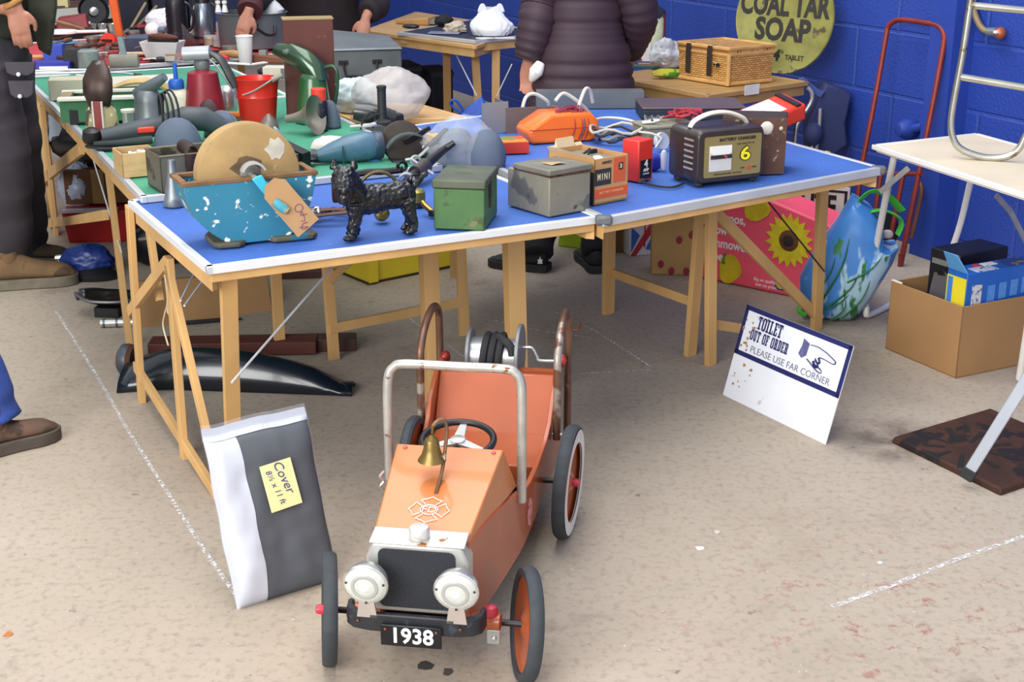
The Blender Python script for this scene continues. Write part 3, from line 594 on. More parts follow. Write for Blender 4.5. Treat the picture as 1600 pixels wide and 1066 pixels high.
text('BATTERY CHARGER',.010,M('dda070',.7),c,TR((W_/2,-.0022,.034))@UP,space=1.15)
text('HARVEST',.0125,DK,c,TR((.05,-.0014,.126))@UP,sx=.8)
fl_=MB(); fl_.loft([[(x,D_-.003,Hh),(x,D_+.006,Hh+.03*(1 if .03<x<.11 else .3))] for x in (0,.03,.035,.07,.108,.112,W_)],None,False,False); fl_.loft([[(0,y,Hh),(-.008,y,Hh+.012+.004*math.sin(y*60))] for y in (0,.05,.1,.15,D_)],None,False,False); fl_.build('torn_flap',KRL,c)
MB().box((W_/2,D_/2,Hh-.03),(W_-.01,D_-.01,.03)).build('charger_top',M('7d7a70',.6,0,.15,20),c,bev=.004)
MB().tube([(.02,.05,.12),(.03,.06,.155),(.06,.09,.15),(.05,.12,.125)],.004,6,n=5).build('cable',BLKR,c); MB().ball((.045,.04,.13),(.025,.02,.012),10).build('plug',WHITE,c)
MB().box((.095,.11,.138),(.03,.014,.014)).build('switch',BLACK,c,bev=.003)
# ---------------------------------------------------------------- orange charger case
ORG=M('f0701c',.35,0,.05,6,coat=.2,name='bright_orange')
p=at(873,217,ZB); t=thing('charger_case','bright orange plastic charger case wrapped with red and blue wire','charger',p,20)
s2=[(-.135,.0),(.10,.0),(.135,.012),(.135,.07),(.10,.105),(-.06,.105),(-.135,.062),(-.15,.04)]
def chamf(y,k): return [(x*k,y,.052+(z-.052)*k) for x,z in s2]
MB().loft([chamf(-.075,.93),chamf(-.068,1),chamf(.068,1),chamf(.075,.93)]).build('case',ORG,t,bev=.006)
MB().tube([(x,y,z) for x,y,z in ((-.148,-.0758,.052),(.13,-.0758,.052))],.002,6).build('seam',M('b8480f',.5),t)
for col,xs in (('a02434',(.03,.06,.085)),('39406a',(.07,))):
    mb=MB()
    for x in xs: mb.tube([(x-.012,-.078,.01),(x+.004,-.079,.06),(x,-.06,.108),(x+.01,.0,.110),(x+.02,.06,.108),(x+.01,.08,.06)],.0022,6,n=4)
    mb.build('wire',M(col,.5),t)
mb=MB()
for k in range(6): mb.tube([(random.uniform(-.03,.1),random.uniform(-.06,.06),.108+random.uniform(0,.012)) for _ in range(5)],.002,5,n=4)
mb.build('wire',M('8a2a48',.5),t)
CREAM=M('d9cfbd',.5,0,.06,name='cream_cable')
for nm,pts in (('left',[(815,168),(822,152),(836,147),(855,158),(858,168)]),('mid',[(868,150),(880,146),(898,155),(915,170),(922,178)]),('right',[(900,172),(908,155),(915,139),(922,142),(926,160)])):
    q=[aty(u,v,5.55+.1*(i/4)) for i,(u,v) in enumerate(pts)]; q[0].z=max(q[0].z-.02,.76)
    solo(MB().tube(q,.0075,8,n=5),'cable',CREAM,{'left':'cream cable loop behind the left end of the orange charger case','mid':'cream cable arching down behind the middle of the orange charger case','right':'tall cream cable loop rising above the right of the orange charger case'}[nm],'cable',group='cream mains cables')
# red and yellow flat carton
p=at(795,241,ZB); t=thing('flat_carton','flat red carton with orange and green printed top on the blue table','carton',p,12)
MB().box((0,.06,.021),(.15,.12,.042)).build('carton',M('d63c2c',.6,0,.06,6),t,bev=.002)
MB().box((0,.06,.0425),(.146,.116,.001)).build('printed_top',M('d98a2a',.6,0,.1,9,chip=('c8502a',.5,9),chip2=('5d8a3a',.6,14)),t)
p=at(690,222,ZB); t=solo(MB().box((0,.02,.012),(.06,.07,.024)),'flat_carton',M('d9a52c',.6,0,.1,14),'small yellow-orange carton partly hidden behind the plastic-wrapped grey pads','carton',at(686,222,ZB),20)
# grey metal trays behind
SHEET=M('77777a',.5,.55,.12,9,name='sheet_steel')
p=at(782,207,ZB); t=thing('metal_angle','grey sheet-metal box with upright end plate on the blue table','metal box',p,18)
MB().box((.03,.08,.055),(.006,.16,.11)).build('side',SHEET,t); MB().hexa([(-.075,.0,0),(.03,-.006,0),(.03,0,0),(-.075,.006,0),(-.075,0,.115),(.03,-.006,.12),(.03,0,.12),(-.075,.006,.115)]).build('end_plate',M('8e9092',.45,.5,.1,8),t)
MB().box((.12,-.01,.045),(.20,.006,.10)).build('side',M('73645e',.6,.3,.15,9),t); MB().box((.12,.07,.003),(.2,.16,.006)).build('base',SHEET,t)
a,b=aty(862,182,5.9),aty(982,183,5.95); a.z=b.z=ZB
t=thing('steel_channel','long grey steel channel lying behind the orange charger case','metal channel',((a+b)/2),math.degrees(math.atan2(b.y-a.y,b.x-a.x))-6)
MB().box((0,0,.035),(.46,.005,.07)).build('web',M('6f7477',.5,.5,.1,9),t); MB().box((0,.04,.07),(.46,.08,.005)).build('flange',SHEET,t); MB().box((0,.08,.035),(.46,.005,.07)).build('web',SHEET,t)
# red 4 amp charger
p=at(1008,283,ZB); t=thing('red_charger','red battery charger marked 4 amp, next to the MINI carton','charger',p,46)
MB().box((.0,.035,.068),(.075,.07,.136)).build('case',M('d8382c',.4,0,.06),t,bev=.004)
MB().box((-.0,-.001,.04),(.055,.002,.062)).build('black_panel',M('1b1b1e',.5),t); 
text('4',.034,WHITE,t,TR((.0,-.0025,.057))@UP,bold=.001); text('AMP',.014,WHITE,t,TR((.0,-.0025,.037))@UP,bold=.0004); text('CHARGER',.007,WHITE,t,TR((.0,-.0025,.025))@UP)
for x in (-.025,): MB().box((x,.0,.006),(.02,.02,.012)).build('foot',M('6a5a52',.6),t)
q=[aty(u,v,y) for u,v,y in ((995,212,4.9),(1010,214,4.9),(1036,218,4.95),(1012,232,4.9),(1000,228,4.85),(1010,245,4.85),(1022,258,4.85))]
solo(MB().tube([aty(998,206,4.95),aty(1020,209,4.95),aty(1034,216,4.95)],.004,6,n=4).tube([aty(994,229,4.88),aty(1010,242,4.86),aty(1025,256,4.86),aty(1024,264,4.88)],.0045,6,n=4).tube([aty(1034,216,4.95),aty(1024,231,4.93)],.003,6),'cable',CREAM,'cream twin cable draped over the red charger','cable',group='cream mains cables')
q=[aty(920,190,5.3),aty(945,184,5.35),aty(980,187,5.3),aty(1010,200,5.2),aty(1038,228,5.1),aty(1046,240,5.0)]
solo(MB().tube(q,.005,6,n=5),'cable',CREAM,'long cream cable running from the MINI carton to the brown charger','cable',group='cream mains cables')
# brown battery charger
BRN=M('2e2422',.4,0,.12,20,coat=.15,name='brown_bakelite'); GOLD=M('9a8a58',.45,.5,.06,10,name='gold_panel')
p=at(1088,294,ZB); bc=thing('battery_charger','dark brown battery charger with gold front panel and yellow figure 6','charger',p,26); bc.scale=(1.16,1.3,1.03)
def rr(w,h,r,z0,n=4): return [(cx+r*math.cos(R(a+k*90/n)),cz+r*math.sin(R(a+k*90/n))) for cx,cz,a in ((w/2-r,z0+h-r,0),(-w/2+r,z0+h-r,90),(-w/2+r,z0+r,180),(w/2-r,z0+r,270)) for k in range(n+1)]
mb=MB(); mb.loft([[(x+.11,y,z) for x,z in rr(w,h,.022,z0)] for w,h,z0,y in ((.215,.158,.014,0),(.225,.168,.009,.008),(.225,.168,.009,.05),(.22,.163,.011,.056),(.22,.163,.011,.066),(.225,.168,.009,.072),(.225,.168,.009,.125),(.215,.158,.014,.132))]); mb.build('case',BRN,bc,bev=.002)
fp=MB().prism([(x+.115,z) for x,z in rr(.188,.128,.006,.028,2)],-.0025,.001,ax='y').build('front_panel',GOLD,bc)
text('BATTERY CHARGER',.0135,M('2a2018',.6),fp,TR((.128,-.0032,.144))@UP,bold=.0004,sx=1.0)
text('amps output 6/12 volt',.0065,M('4a3a28',.6),fp,TR((.155,-.0032,.128))@UP)
MB().box((.073,-.0032,.087),(.074,.002,.08)).build('meter_window',M('c9c8c4',.4,.1,.06,20),fp,bev=.001)
MB().prism([(.04,.125),(.108,.125),(.108,.105),(.10,.099),(.048,.099),(.04,.105)],-.006,-.003,ax='y').build('meter_dial',M('e0ded8',.35),fp)
MB().box((.074,-.0055,.092),(.07,.001,.012)).build('meter_scale',M('2a2226',.4,0,.1,60,chip=('b5443a',.6,80)),fp)
k=text('6',.058,M('1a1610',.5),fp,TR((.155,-.0034,.094))@UP,bold=.0035,sx=1.2); text('6',.058,M('e8dc1e',.45),fp,TR((.155,-.0042,.094))@UP,bold=.0010,sx=1.2)
MB().cyl((.168,-.006,.05),(.168,-.002,.05),.0055,10).build('indicator',M('c0402c',.3),fp); 
for s_ in ('LOW','HIGH'): text(s_,.006,M('2a2018',.6),fp,TR((.168+(-.02 if s_=='LOW' else .02),-.0032,.05))@UP)
text('MADE IN ENGLAND  240 VOLTS',.0065,M('4a3a28',.6),fp,TR((.10,-.0032,.037))@UP)
for k in range(6): MB().box((-.0035,.036,.055+.018*k),(.003,.04,.0055)).build('vent_slot',M('8d8480',.5),bc)
for x,y in ((.02,.02),(.2,.02),(.02,.11),(.2,.11)): MB().lathe([(.01,0),(.013,.003),(.012,.014)],12,TR((x,y,0))).build('foot',BLKR,bc)
MB().tube([(.015,.06,.176),(.03,.06,.196),(.07,.06,.212),(.11,.06,.216),(.15,.06,.210),(.19,.06,.192),(.205,.06,.176)],[.008,.010,.0105,.0105,.0105,.010,.008],10,n=4,flat=.7).build('handle',M('d3cabb',.5,0,.06,20),bc)
solo(MB().tube([aty(1050,262,4.78),aty(1020,268,4.8),aty(1006,270,4.85)],.003,6,n=3),'cable',M('a8323a',.5),'thin red lead from the brown battery charger to the red charger','cable')
q=[at(u,v,ZB)+Vector((0,0,.005)) for u,v in ((1003,287),(1025,293),(1050,295),(1068,289))]
solo(MB().tube(q,.004,6,n=4),'cable',BLKR,'thin black lead lying on the blue table in front of the brown battery charger','cable')
# rusty box behind charger
RB=M('5d4136',.75,.2,.2,12,chip=('b59a80',.60,26),name='peeling_brown'); 
p=at(1224,272,ZB); t=thing('rusty_charger','peeling rusty brown metal charger box behind the brown battery charger','charger',p,8)
bx=MB().hexa([(-.22,0,0),(0,0,0),(.055,.15,0),(-.17,.15,0),(-.22,.0,.195),(.0,.0,.185),(.055,.15,.185),(-.17,.15,.195)]).build('case',M('3a2c28',.7,.2,.2,12),t,bev=.004)
MB().box((-.11,-.002,.095),(.222,.004,.188)).build('front_panel',RB,bx,bev=.001)
MB().lathe([(.02,0),(.022,.004),(.018,.007),(.003,.007)],20,TR((-.07,-.004,.158))@Matrix.Rotation(R(90),4,'X')).build('dial',M('d9d2c6',.4),bx)
MB().lathe([(.006,0),(.007,.004),(.003,.007)],10,TR((-.02,-.004,.155))@Matrix.Rotation(R(90),4,'X')).build('knob',M('c9b5a2',.5),bx)
q=[aty(1243,192,5.35),aty(1240,215,5.3),aty(1236,240,5.25),aty(1215,262,5.2)]; q[-1].z=ZB+.005
solo(MB().tube(q,.004,6,n=5),'cable',BLKR,'black lead hanging down the right side of the rusty charger box','cable')
# red test meter
p=at(1205,186,ZB); t=thing('test_meter','red instrument with white label lying tilted behind the rusty charger','instrument',at(1203,211,ZB),28)
mb=MB().box((0,.0,.05),(.24,.14,.07)); bx=mb.build('case',M('d63a24',.4,0,.06),t,bev=.012); bx.rotation_euler=(R(12),R(-14),0); bx.location=(0,0,.03)
MB().box((-.03,0,.086),(.13,.11,.002)).build('label',M('ddd6d0',.5,0,.06,20,chip=('d63a24',.62,18)),bx); MB().box((.085,0,.087),(.022,.13,.01)).build('strap',BLACK,bx)
# flat dark case
a=at(1168,166,ZB); p=at(1010,178,ZB)
t=thing('flat_case','flat dark case with purplish lid at the back of the right blue table','case',at(1085,190,ZB),2)
MB().box((.0,.14,.024),(.42,.26,.048)).build('body',M('1d222c',.6,0,.2,9),t,bev=.006); MB().box((0,.14,.052),(.425,.265,.008)).build('lid',M('5a4a4f',.5,0,.12,6),t,bev=.003)
for x in (-.05,.03): MB().box((x,.008,.028),(.03,.006,.02)).build('latch',DKSTEEL,t)
# grey box with clips
t=obox('metal_box','low olive-grey metal box with battery clips on top, left of the brown battery charger','metal box',1012,228,ZB,20,.21,.14,.07,M('7b7763',.7,.1,.15,9),M('86826e',.7,.1,.15,9),.012)
mb=MB()
for k in range(9):
    x=.10+.1*random.random(); mb.tube([(x+random.uniform(-.07,.07),.07+random.uniform(-.05,.07),.085+random.uniform(0,.03)) for _ in range(5)],.0032,5,n=4)
solo(mb,'battery_leads',M('b0303c',.5),'tangle of red battery leads on the olive-grey box','cable',at(1012,228,ZB),20)
for i,(x,y) in enumerate(((.03,.05),(.07,.09),(.045,.10))):
    c=thing('crocodile_clip',('silver crocodile clip nearest the orange charger case, on the olive-grey box','silver crocodile clip at the right end of its row on the olive-grey box','silver crocodile clip at the back of the olive-grey box')[i],'clip',at(1012,228,ZB)+Matrix.Rotation(R(20),3,'Z')@Vector((x,y,.074)),40*i)
    for s in (-1,1): MB().loft([[(-.03,s*.004-.006,.0),(-.03,s*.004+.006,.0),(-.03,s*.004,.008)],[(.01,s*.006-.007,.005),(.01,s*.006+.007,.005),(.01,s*.006,.016)],[(.035,s*.014-.004,.012),(.035,s*.014+.004,.012),(.035,s*.014,.018)]]).build('jaw',STEEL,c)
    MB().lathe([(.005,-.01),(.005,.01)],8,TR((.008,0,.011))@Matrix.Rotation(R(90),4,'X')).build('spring',DKSTEEL,c)
# gauge
p=at(1037,236,ZB); solo(MB().lathe([(.003,-.012),(.032,-.012),(.034,0),(.031,.006),(.003,.005)],24,Matrix.Rotation(R(75),4,'X')@TR((0,.036,0))),'gauge',M('c9ccd2',.25,.2,.1,30),'round pale gauge standing left of the brown battery charger','gauge',p,40)
p=at(1026,268,ZB); t=thing('plug','blue and white mains plug beside the brown battery charger','plug',p,30)
MB().ball((0,.03,.028),(.03,.03,.028),14,e=.6).build('body',M('2a35a5',.5),t); MB().ball((.028,.0,.035),(.012,.01,.036),12,e=.7).build('cap',M('d9dce6',.5),t)
# ---------------------------------------------------------------- bits round the dog
LEA=M('5c3420',.6,0,.2,20,name='brown_leather')
p=at(516,348,ZA); t=thing('spring_trap','brown steel trap with curved jaws lying between the blue trough and the dog','trap',p,10); t.scale=(1.35,1.35,1.5)
mb=MB(); mb.tube([(-.04,-.01,.015),(0,-.015,.02),(.04,-.012,.022),(.06,.0,.02),(.058,.018,.02),(.035,.022,.02)],.008,8,n=5,flat=.4); mb.build('jaw',LEA,t)
MB().tube([(-.06,-.005,.01),(-.03,.02,.018),(.0,.03,.02),(.035,.022,.02)],.008,8,n=5,flat=.4).build('jaw',LEA,t)
MB().box((.035,.09,.045),(.05,.03,.045)).build('plate',M('5a2e1c',.6,.2,.2),t,bev=.004)
mb=MB()
for k in range(11): mb.tube([TR((-.045+.011*k,.055+.012*math.sin(k*1.3),.012),k*37,90*(k%2))@Vector((.008*math.cos(a*PI/5),.005*math.sin(a*PI/5),0)) for a in range(10)],.0022,5,closed=True)
mb.build('chain',RUST,t)
mb=MB()
for k in range(6): mb.tube([TR((-.05+.006*k,.03+.009*math.sin(k*2.1),.018),k*50,60*k)@Vector((.010*math.cos(a*PI/5),.006*math.sin(a*PI/5),0)) for a in range(10)],.0026,5,closed=True)
mb.build('ring',CHROME,t)
p=at(595,322,ZA); t=thing('trivet','dark ring with dull brass rim lying behind the black dog','ring',at(592,303,ZA),12)
MB().tube([(.062*math.cos(a*PI/14),.0,.012+.058*math.sin(a*PI/14)) for a in range(15)],.006,8).build('rim',M('6a5a38',.4,.7,.2,20),t)
MB().lathe([(.003,-.004),(.058,-.004),(.058,.004),(.003,.004)],28,TR((0,.03,.004))).build('base',M('1c1a18',.5,.5),t)
mb=MB(); mb.tube([(-.09,.09,.04),(-.03,.1,.05),(.03,.09,.052),(.085,.07,.06)],.018,8,n=4,flat=.6); mb.tube([(.085+.014*math.cos(a*PI/6),.07,.072+.014*math.sin(a*PI/6)) for a in range(12)],.006,6,closed=True)
solo(mb,'iron_bracket',M('1e1c20',.35,.6,.2,20),'black iron bracket with an eye at its end behind the black dog','bracket',at(592,303,ZA),12)
p=at(597,348,ZA); solo(MB().lathe([(.0,.045),(.006,.044),(.012,.036),(.02,.03),(.022,.012),(.02,.0)],16,Matrix.Rotation(R(70),4,'X')@TR((0,.02,0))),'brass_bell',M('b0903a',.25,.9,.15,20),'small brass bell under the belly of the black dog','bell',at(596,346,ZA),20)
p=at(652,322,ZA); t=thing('brass_weight','dull brass cup on dark base behind the tail of the black dog','weight',p,0)
MB().lathe([(.004,.0),(.026,0),(.026,.014),(.004,.014)],18).build('base',M('2c2a32',.5,.5),t); MB().lathe([(.024,.014),(.026,.03),(.025,.045),(.018,.052),(.003,.053)],18).build('cup',M('8f8346',.4,.7,.15,14),t)
p=at(668,338,ZA); t=thing('brass_tap','small brass and steel tap fitting left of the green metal box','tap',p,-30)
MB().tube([(-.03,.02,.035),(-.01,.01,.025),(.02,0,.014),(.032,-.004,.012)],[.008,.009,.008,.01],8,n=3).build('body',M('a07a3c',.3,.9,.2),t); MB().box((.022,0,.012),(.028,.02,.02)).build('nut',DKSTEEL,t,bev=.003)
# tape measure cream tag near grindstone
p=at(508,322,ZA); t=solo(MB().bar((0,0,.004),(.05,.008,.010),.012,.004,(0,1,0)),'steel_strip',M('c9bda0',.4,.4),'short pale metal strip poking from behind the price tag','metal strip',at(488,336,ZA),10)

t=thing('hand_drill','dark steel hand drill with a crank ring leaning behind the green metal box','hand drill',at(650,300,ZA),0); o=t.location
P0=at(628,300,ZA)+Vector((0,0,.022)); P1=aty(696,232,4.62); P1.z=max(P1.z,.80)
MB().tube([P0,P0.lerp(P1,.35),P0.lerp(P1,.7),P1],[.010,.020,.016,.012],10).build('drill_frame',M('2d2c30',.4,.6,.2,14),t,w=True)
MB().cyl(P0.lerp(P1,.30),P0.lerp(P1,.52),.026,16).build('gear_housing',M('4a4444',.4,.5,.25,14),t,w=True)
c=P0.lerp(P1,.12)+Vector((0,-.03,.005)); MB().tube([c+Vector((.024*math.cos(a*PI/8),0,.024*math.sin(a*PI/8))) for a in range(16)],.0055,6,closed=True).build('crank_ring',STEEL,t,w=True)
c=P0.lerp(P1,.5)+Vector((0,-.03,0)); MB().tube([c+Vector((-.04,0,.03)),c,c+Vector((.03,0,-.02))],.006,8).build('lever',CHROME,t,w=True); MB().tube([P1-Vector((.02,0,.015)),P1+Vector((.03,0,.02))],[.014,.010],8).build('grip',BLACK,t,w=True)
t=thing('cable_pile','coil of grey and black mains cable lying behind the MINI carton','cable coil',at(965,222,ZB),10)
for k,c in enumerate(('2a2a2e','8d8880','2a2a2e','b9b2a4')): MB().tube([((.07+.012*k)*math.cos(a*PI/10),(.05+.008*k)*math.sin(a*PI/10),.015+.012*k+.01*math.sin(a*1.3+k)) for a in range(20)],.0055,6,closed=True).build('cable_loop',M(c,.6),t)
# ---------------------------------------------------------------- things on the green tables
def px(u,v,z): 
    p=at(u,v,z); return p,mpp(p)
# open metal tray box
TINB=M('6b6a5c',.55,.5,.15,10,chip=('4a463c',.6,10),name='tin_box')
a=at(245,305,ZG); b=at(310,292,ZG)
t=thing('metal_tray','open grey-brown metal drawer left of the stone wheel on the green table','tray',at(254,303,ZG),yG+2)
W_,D_,Hh=.42,.155,.115
mb=MB()
for (x0,y0,x1,y1) in ((0,0,W_,.004),(0,D_-.004,W_,D_),(0,0,.004,D_),(W_-.004,0,W_,D_)): mb.box(((x0+x1)/2,(y0+y1)/2,Hh/2),(x1-x0,y1-y0,Hh))
mb.box((W_/2,D_/2,.003),(W_,D_,.006)); mb.build('tray_walls',TINB,t)
mb=MB(); mb.tube([(0,0,Hh),(W_,0,Hh),(W_,D_,Hh),(0,D_,Hh)],.004,6,closed=True); mb.build('rolled_rim',M('7a6f5c',.5,.5,.2),t)
MB().box((.10,D_/2,.05),(.004,D_,.09)).build('divider',TINB,t)
mb=MB().loft([[(.09+.028*math.cos(R(a_)),-.03+.0,.075+.028*math.sin(R(a_))) for a_ in range(0,360,20)],[(.09+.028*math.cos(R(a_)),.05,.095+.028*math.sin(R(a_))) for a_ in range(0,360,20)]],cap=False)
solo(MB().loft([[(.10+y*0+.022*math.cos(R(a_)),y,zz+.022*math.sin(R(a_))) for a_ in range(0,360,20)] for y,zz in ((.075,.128),(.03,.126),(-.004,.118))],cap=False).loft([[(.10+.022*math.cos(R(a_)),-.006-.022*math.sin(R(a_))*.7+k*.01,.118-.05*k-.0*math.sin(R(a_))) for a_ in range(0,360,20)] for k in (0,.5,1,1.5)],cap=False),'pipe_elbow',M('3a2a26',.6,.4,.25,20),'dark curved metal pipe hooked over the front of the metal drawer','pipe',at(254,303,ZG),yG+2)
# balsa box with spark plug
t=thing('wooden_box','small pale wooden box holding a chrome fitting at the green table edge','box',at(193,279,ZG),yG)
LW=M('b79a6c',.7,0,.15,12,stretch=(1,1,3)); mb=MB()
for (x0,y0,x1,y1) in ((0,0,.12,.005),(0,.125,.12,.13),(0,0,.005,.13),(.115,0,.12,.13)): mb.box(((x0+x1)/2,(y0+y1)/2,.04),(x1-x0,y1-y0,.08))
mb.box((.06,.065,.02),(.12,.13,.005)); mb.build('box_walls',LW,t,bev=.002)
t=thing('spark_plug','chrome plug-shaped fitting lying in the small pale wooden box','fitting',at(193,279,ZG)+Matrix.Rotation(R(yG),3,'Z')@Vector((.06,.06,.05)),yG+10)
T=TR((-.03,0,.012))@Matrix.Rotation(R(90),4,'Y'); MB().lathe([(.004,0),(.014,.002),(.016,.012),(.011,.016),(.011,.03),(.017,.034),(.017,.045),(.012,.048),(.012,.075),(.003,.08)],16,T).build('body',CHROME,t)
MB().lathe([(.0125,.05),(.014,.056),(.0125,.062)],16,T).build('ring',WHITE,t)
# grey angle grinder
GG=M('3f474c',.5,0,.15,14,name='grey_plastic')
p=at(205,228,ZG); t=thing('angle_grinder','grey angle grinder with red switch and coiled black cable on the green table','angle grinder',p,yG-8)
mb=MB(); mb.tube([(-.10,0,.04),(-.02,0,.05),(.06,.005,.06),(.14,.01,.07)],[.026,.031,.034,.036],16,flat=1.05); mb.tube([(.13,.01,.068),(.20,.012,.085),(.27,.015,.08),(.33,.015,.05)],[.04,.046,.045,.032],16)
mb.build('body',GG,t)
MB().box((.055,-.031,.06),(.062,.012,.022)).build('switch',M('d6402c',.4),t,bev=.005)
MB().lathe([(.03,-.012),(.034,0),(.03,.03),(.015,.04)],18,TR((-.135,0,.035),0,10)).build('gear_head',BLACK,t)
MB().lathe([(.004,-.004),(.062,-.004),(.062,0),(.004,.0)],28,TR((-.10,-.01,.012))).build('guard_disc',M('2f3438',.5,.2),t)
MB().tube([(-.13,-.03,.02),(-.05,-.06,.024),(.04,-.075,.03),(.07,-.078,.032)],[.010,.012,.016,.014],10,n=4).build('side_handle',M('26302f',.7),t)
MB().tube([(-.12,-.06,.008),(-.05,-.085,.008),(.05,-.09,.01)],.006,6,n=4).build('strap',BLKR,t)
mb=MB()
for k in range(4): mb.tube([TR((.115+.012*k,.0,.085),8*k)@Vector((.0,.055*math.cos(a),.03+.065*math.sin(a)*(1+.08*k))) for a in [2*PI*i/16 for i in range(16)]],.0042,6,closed=True)
mb.build('cable',BLKR,t)
# grey domed knee pads: two pairs seen as pale blue-grey domes
PAD=M('545f70',.75,0,.08,8,name='grey_blue_pad')
def pad(u,v,z,rx,ry,rz_,name,label,rz=0,mt=PAD):
    p,m=px(u,v,z); t=thing(name,label,'pad',p,rz,'grey-blue domed pads'); MB().ball((0,ry*m,0),(rx*m,rx*m*.8,rz_*m*1.1),44,bot=0,nz=.03).build('dome',mt,t,ang=80)
    mb=MB().tube([(rx*m*1.002*math.cos(R(a)),ry*m,rz_*m*1.1*math.sin(R(a))) for a in range(15,166,15)],.0016,5); mb.build('seam',M('7c8798',.7),t); 
    MB().lathe([(rx*m*.9,0),(rx*m*1.02,.002),(rx*m*1.02,.006),(rx*m*.9,.008)],24,TR((0,ry*m,0))@Matrix.Diagonal((1,.8,1,1))).build('edge',M('3a4350',.7),t); return t
pad(278,232,ZG,37,10,42,'knee_pad','grey-blue domed pad standing behind the metal drawer, left of the stone wheel',10)
pad(345,214,ZG,30,10,36,'knee_pad','grey-blue domed pad between the red oil can and the stone wheel',-10)
# grey tube between
# scoop / shoe
CAMO=M('a39a72',.85,0,.2,9,chip=('4d4a3a',.54,16),chip2=('d0c8a4',.6,22))
p,m=px(163,222,ZG); t=thing('scoop','dark brown scoop with red stripe standing in a camouflage cloth bag','scoop',p,0)
MB().loft([[(r*m*math.cos(k*PI/10)*(1+.06*math.sin(k*3)),r*m*.7*math.sin(k*PI/10),z*m) for k in range(20)] for r,z in ((24,0),(26,12),(25,30),(22,50),(18,60))]).build('cloth_bag',CAMO,t)
mb=MB().loft([[(r*m*math.cos(k*PI/10),-.01+y*m+r*m*.35*math.sin(k*PI/10),z*m) for k in range(20)] for r,y,z in ((10,0,48),(17,-3,58),(23,-5,78),(23,0,98),(17,8,114),(9,14,125))]); mb.build('scoop_bowl',M('3e302c',.35,.5,.25,10,chip=('7d7470',.62,12)),t)
MB().hexa([(a*m,-.03+b,c*m) for c in (5,66) for a,b in ((-7,-.018),(7,-.018),(7,-.006),(-7,-.006))]).build('stripe',M('8a3a36',.4,0,.1),t,bev=.002)
for x in (-7,7): MB().hexa([(a*m,-.032+b,c*m) for c in (8,66) for a,b in ((x-1.2,-.018),(x+1.2,-.018),(x+1.2,-.006),(x-1.2,-.006))]).build('piping',M('d3cfc6',.5),t)
# tin can
p,m=px(204,205,ZG); t=thing('tin_can','small plain tin can with cream lid beside the galvanised oil jug','can',p)
MB().lathe([(11*m,0),(11*m,30*m)],20).build('can',CHROME,t); MB().lathe([(12*m,30*m),(12.5*m,34*m),(2*m,34.5*m)],20).build('lid',M('e6e2d2',.5),t)
# galvanised oil jug
p,m=px(235,205,ZG); t=thing('oil_jug','galvanised oil jug with an angled pouring spout, left of the white bottle','oil jug',p,-20)
MB().lathe([(24*m,0),(24*m,6*m),(22.5*m,8*m),(21*m,46*m),(20*m,56*m),(15*m,64*m),(3*m,66*m)],28).build('body',GALV,t)
MB().loft([[(c[0]*m+r*m*math.cos(k*PI/8)*c[2],r*m*math.sin(k*PI/8),c[1]*m+r*m*math.cos(k*PI/8)*c[3]) for k in range(16)] for c,r in (((-20,56,-.4,.9),9),((-6,62,-.3,.95),12),((12,72,-.5,.85),10),((34,86,-.55,.83),6.5))]).build('spout',M('727c80',.45,.6,.15,12),t)
# white bottle with blue cap
p,m=px(280,192,ZG); t=thing('oil_bottle','white plastic oil bottle with blue screw cap and long blue nozzle','bottle',p)
MB().lathe([(20*m,0),(21.5*m,3*m),(21.5*m,40*m),(19*m,48*m),(10*m,54*m),(9*m,58*m),(2*m,59*m)],24,sy=.8).build('body',M('dbd9c4',.45,0,.05,8),t,bev=.001)
c=MB().lathe([(12*m,54*m),(12*m,64*m),(9*m,68*m),(2*m,69*m)],20).build('cap',M('1f63c4',.35),t)
MB().lathe([(3.6*m,66*m),(3.2*m,92*m),(1.5*m,93*m)],12).build('nozzle',M('1f63c4',.35),c)
# red oil can
REDP=M('8e2531',.4,.1,.12,10,chip=('b9a8a4',.72,30),name='maroon_paint')
p,m=px(322,192,ZG); t=thing('oil_can','dull red conical oil can with grey hand-pump head and pouring arm','oil can',p)
MB().lathe([(33*m,0),(33.5*m,4*m),(32*m,16*m),(25*m,62*m),(23*m,78*m),(12*m,82*m),(3*m,83*m)],32).build('body',REDP,t)
MB().lathe([(10*m,82*m),(12*m,86*m),(12*m,95*m),(8*m,97*m)],20).build('neck',GALV,t)
MB().cyl((-28*m,0,106*m),(14*m,0,108*m),11*m,20).build('pump_head',M('a9adb0',.4,.3,.12,12),t,bev=.002)
MB().loft([[(x*m,y*m*.6,(104+z)*m) for y,z in ((-4,-1),(4,-1),(4,2),(-4,2))] for x in (-55,-28)]).build('lever',M('9a6a48',.5,.2,.2),t)
MB().tube([(12*m,0,108*m),(30*m,-4*m,98*m),(45*m,-8*m,72*m),(52*m,-10*m,56*m)],[6*m,9*m,10*m,7*m],12,n=4,flat=.6).build('spout_arm',M('4a4d4c',.4,.4,.2,12),t)
MB().tube([(12*m,-.01,100*m),(26*m,-.014,86*m),(48*m,-.02,50*m)],1.6*m,6).build('rod',CHROME,t)
MB().ball((12*m,-30*m,22*m),(15*m,4*m,20*m),14).build('worn_patch',M('4a3236',.5,.2,.2),t)
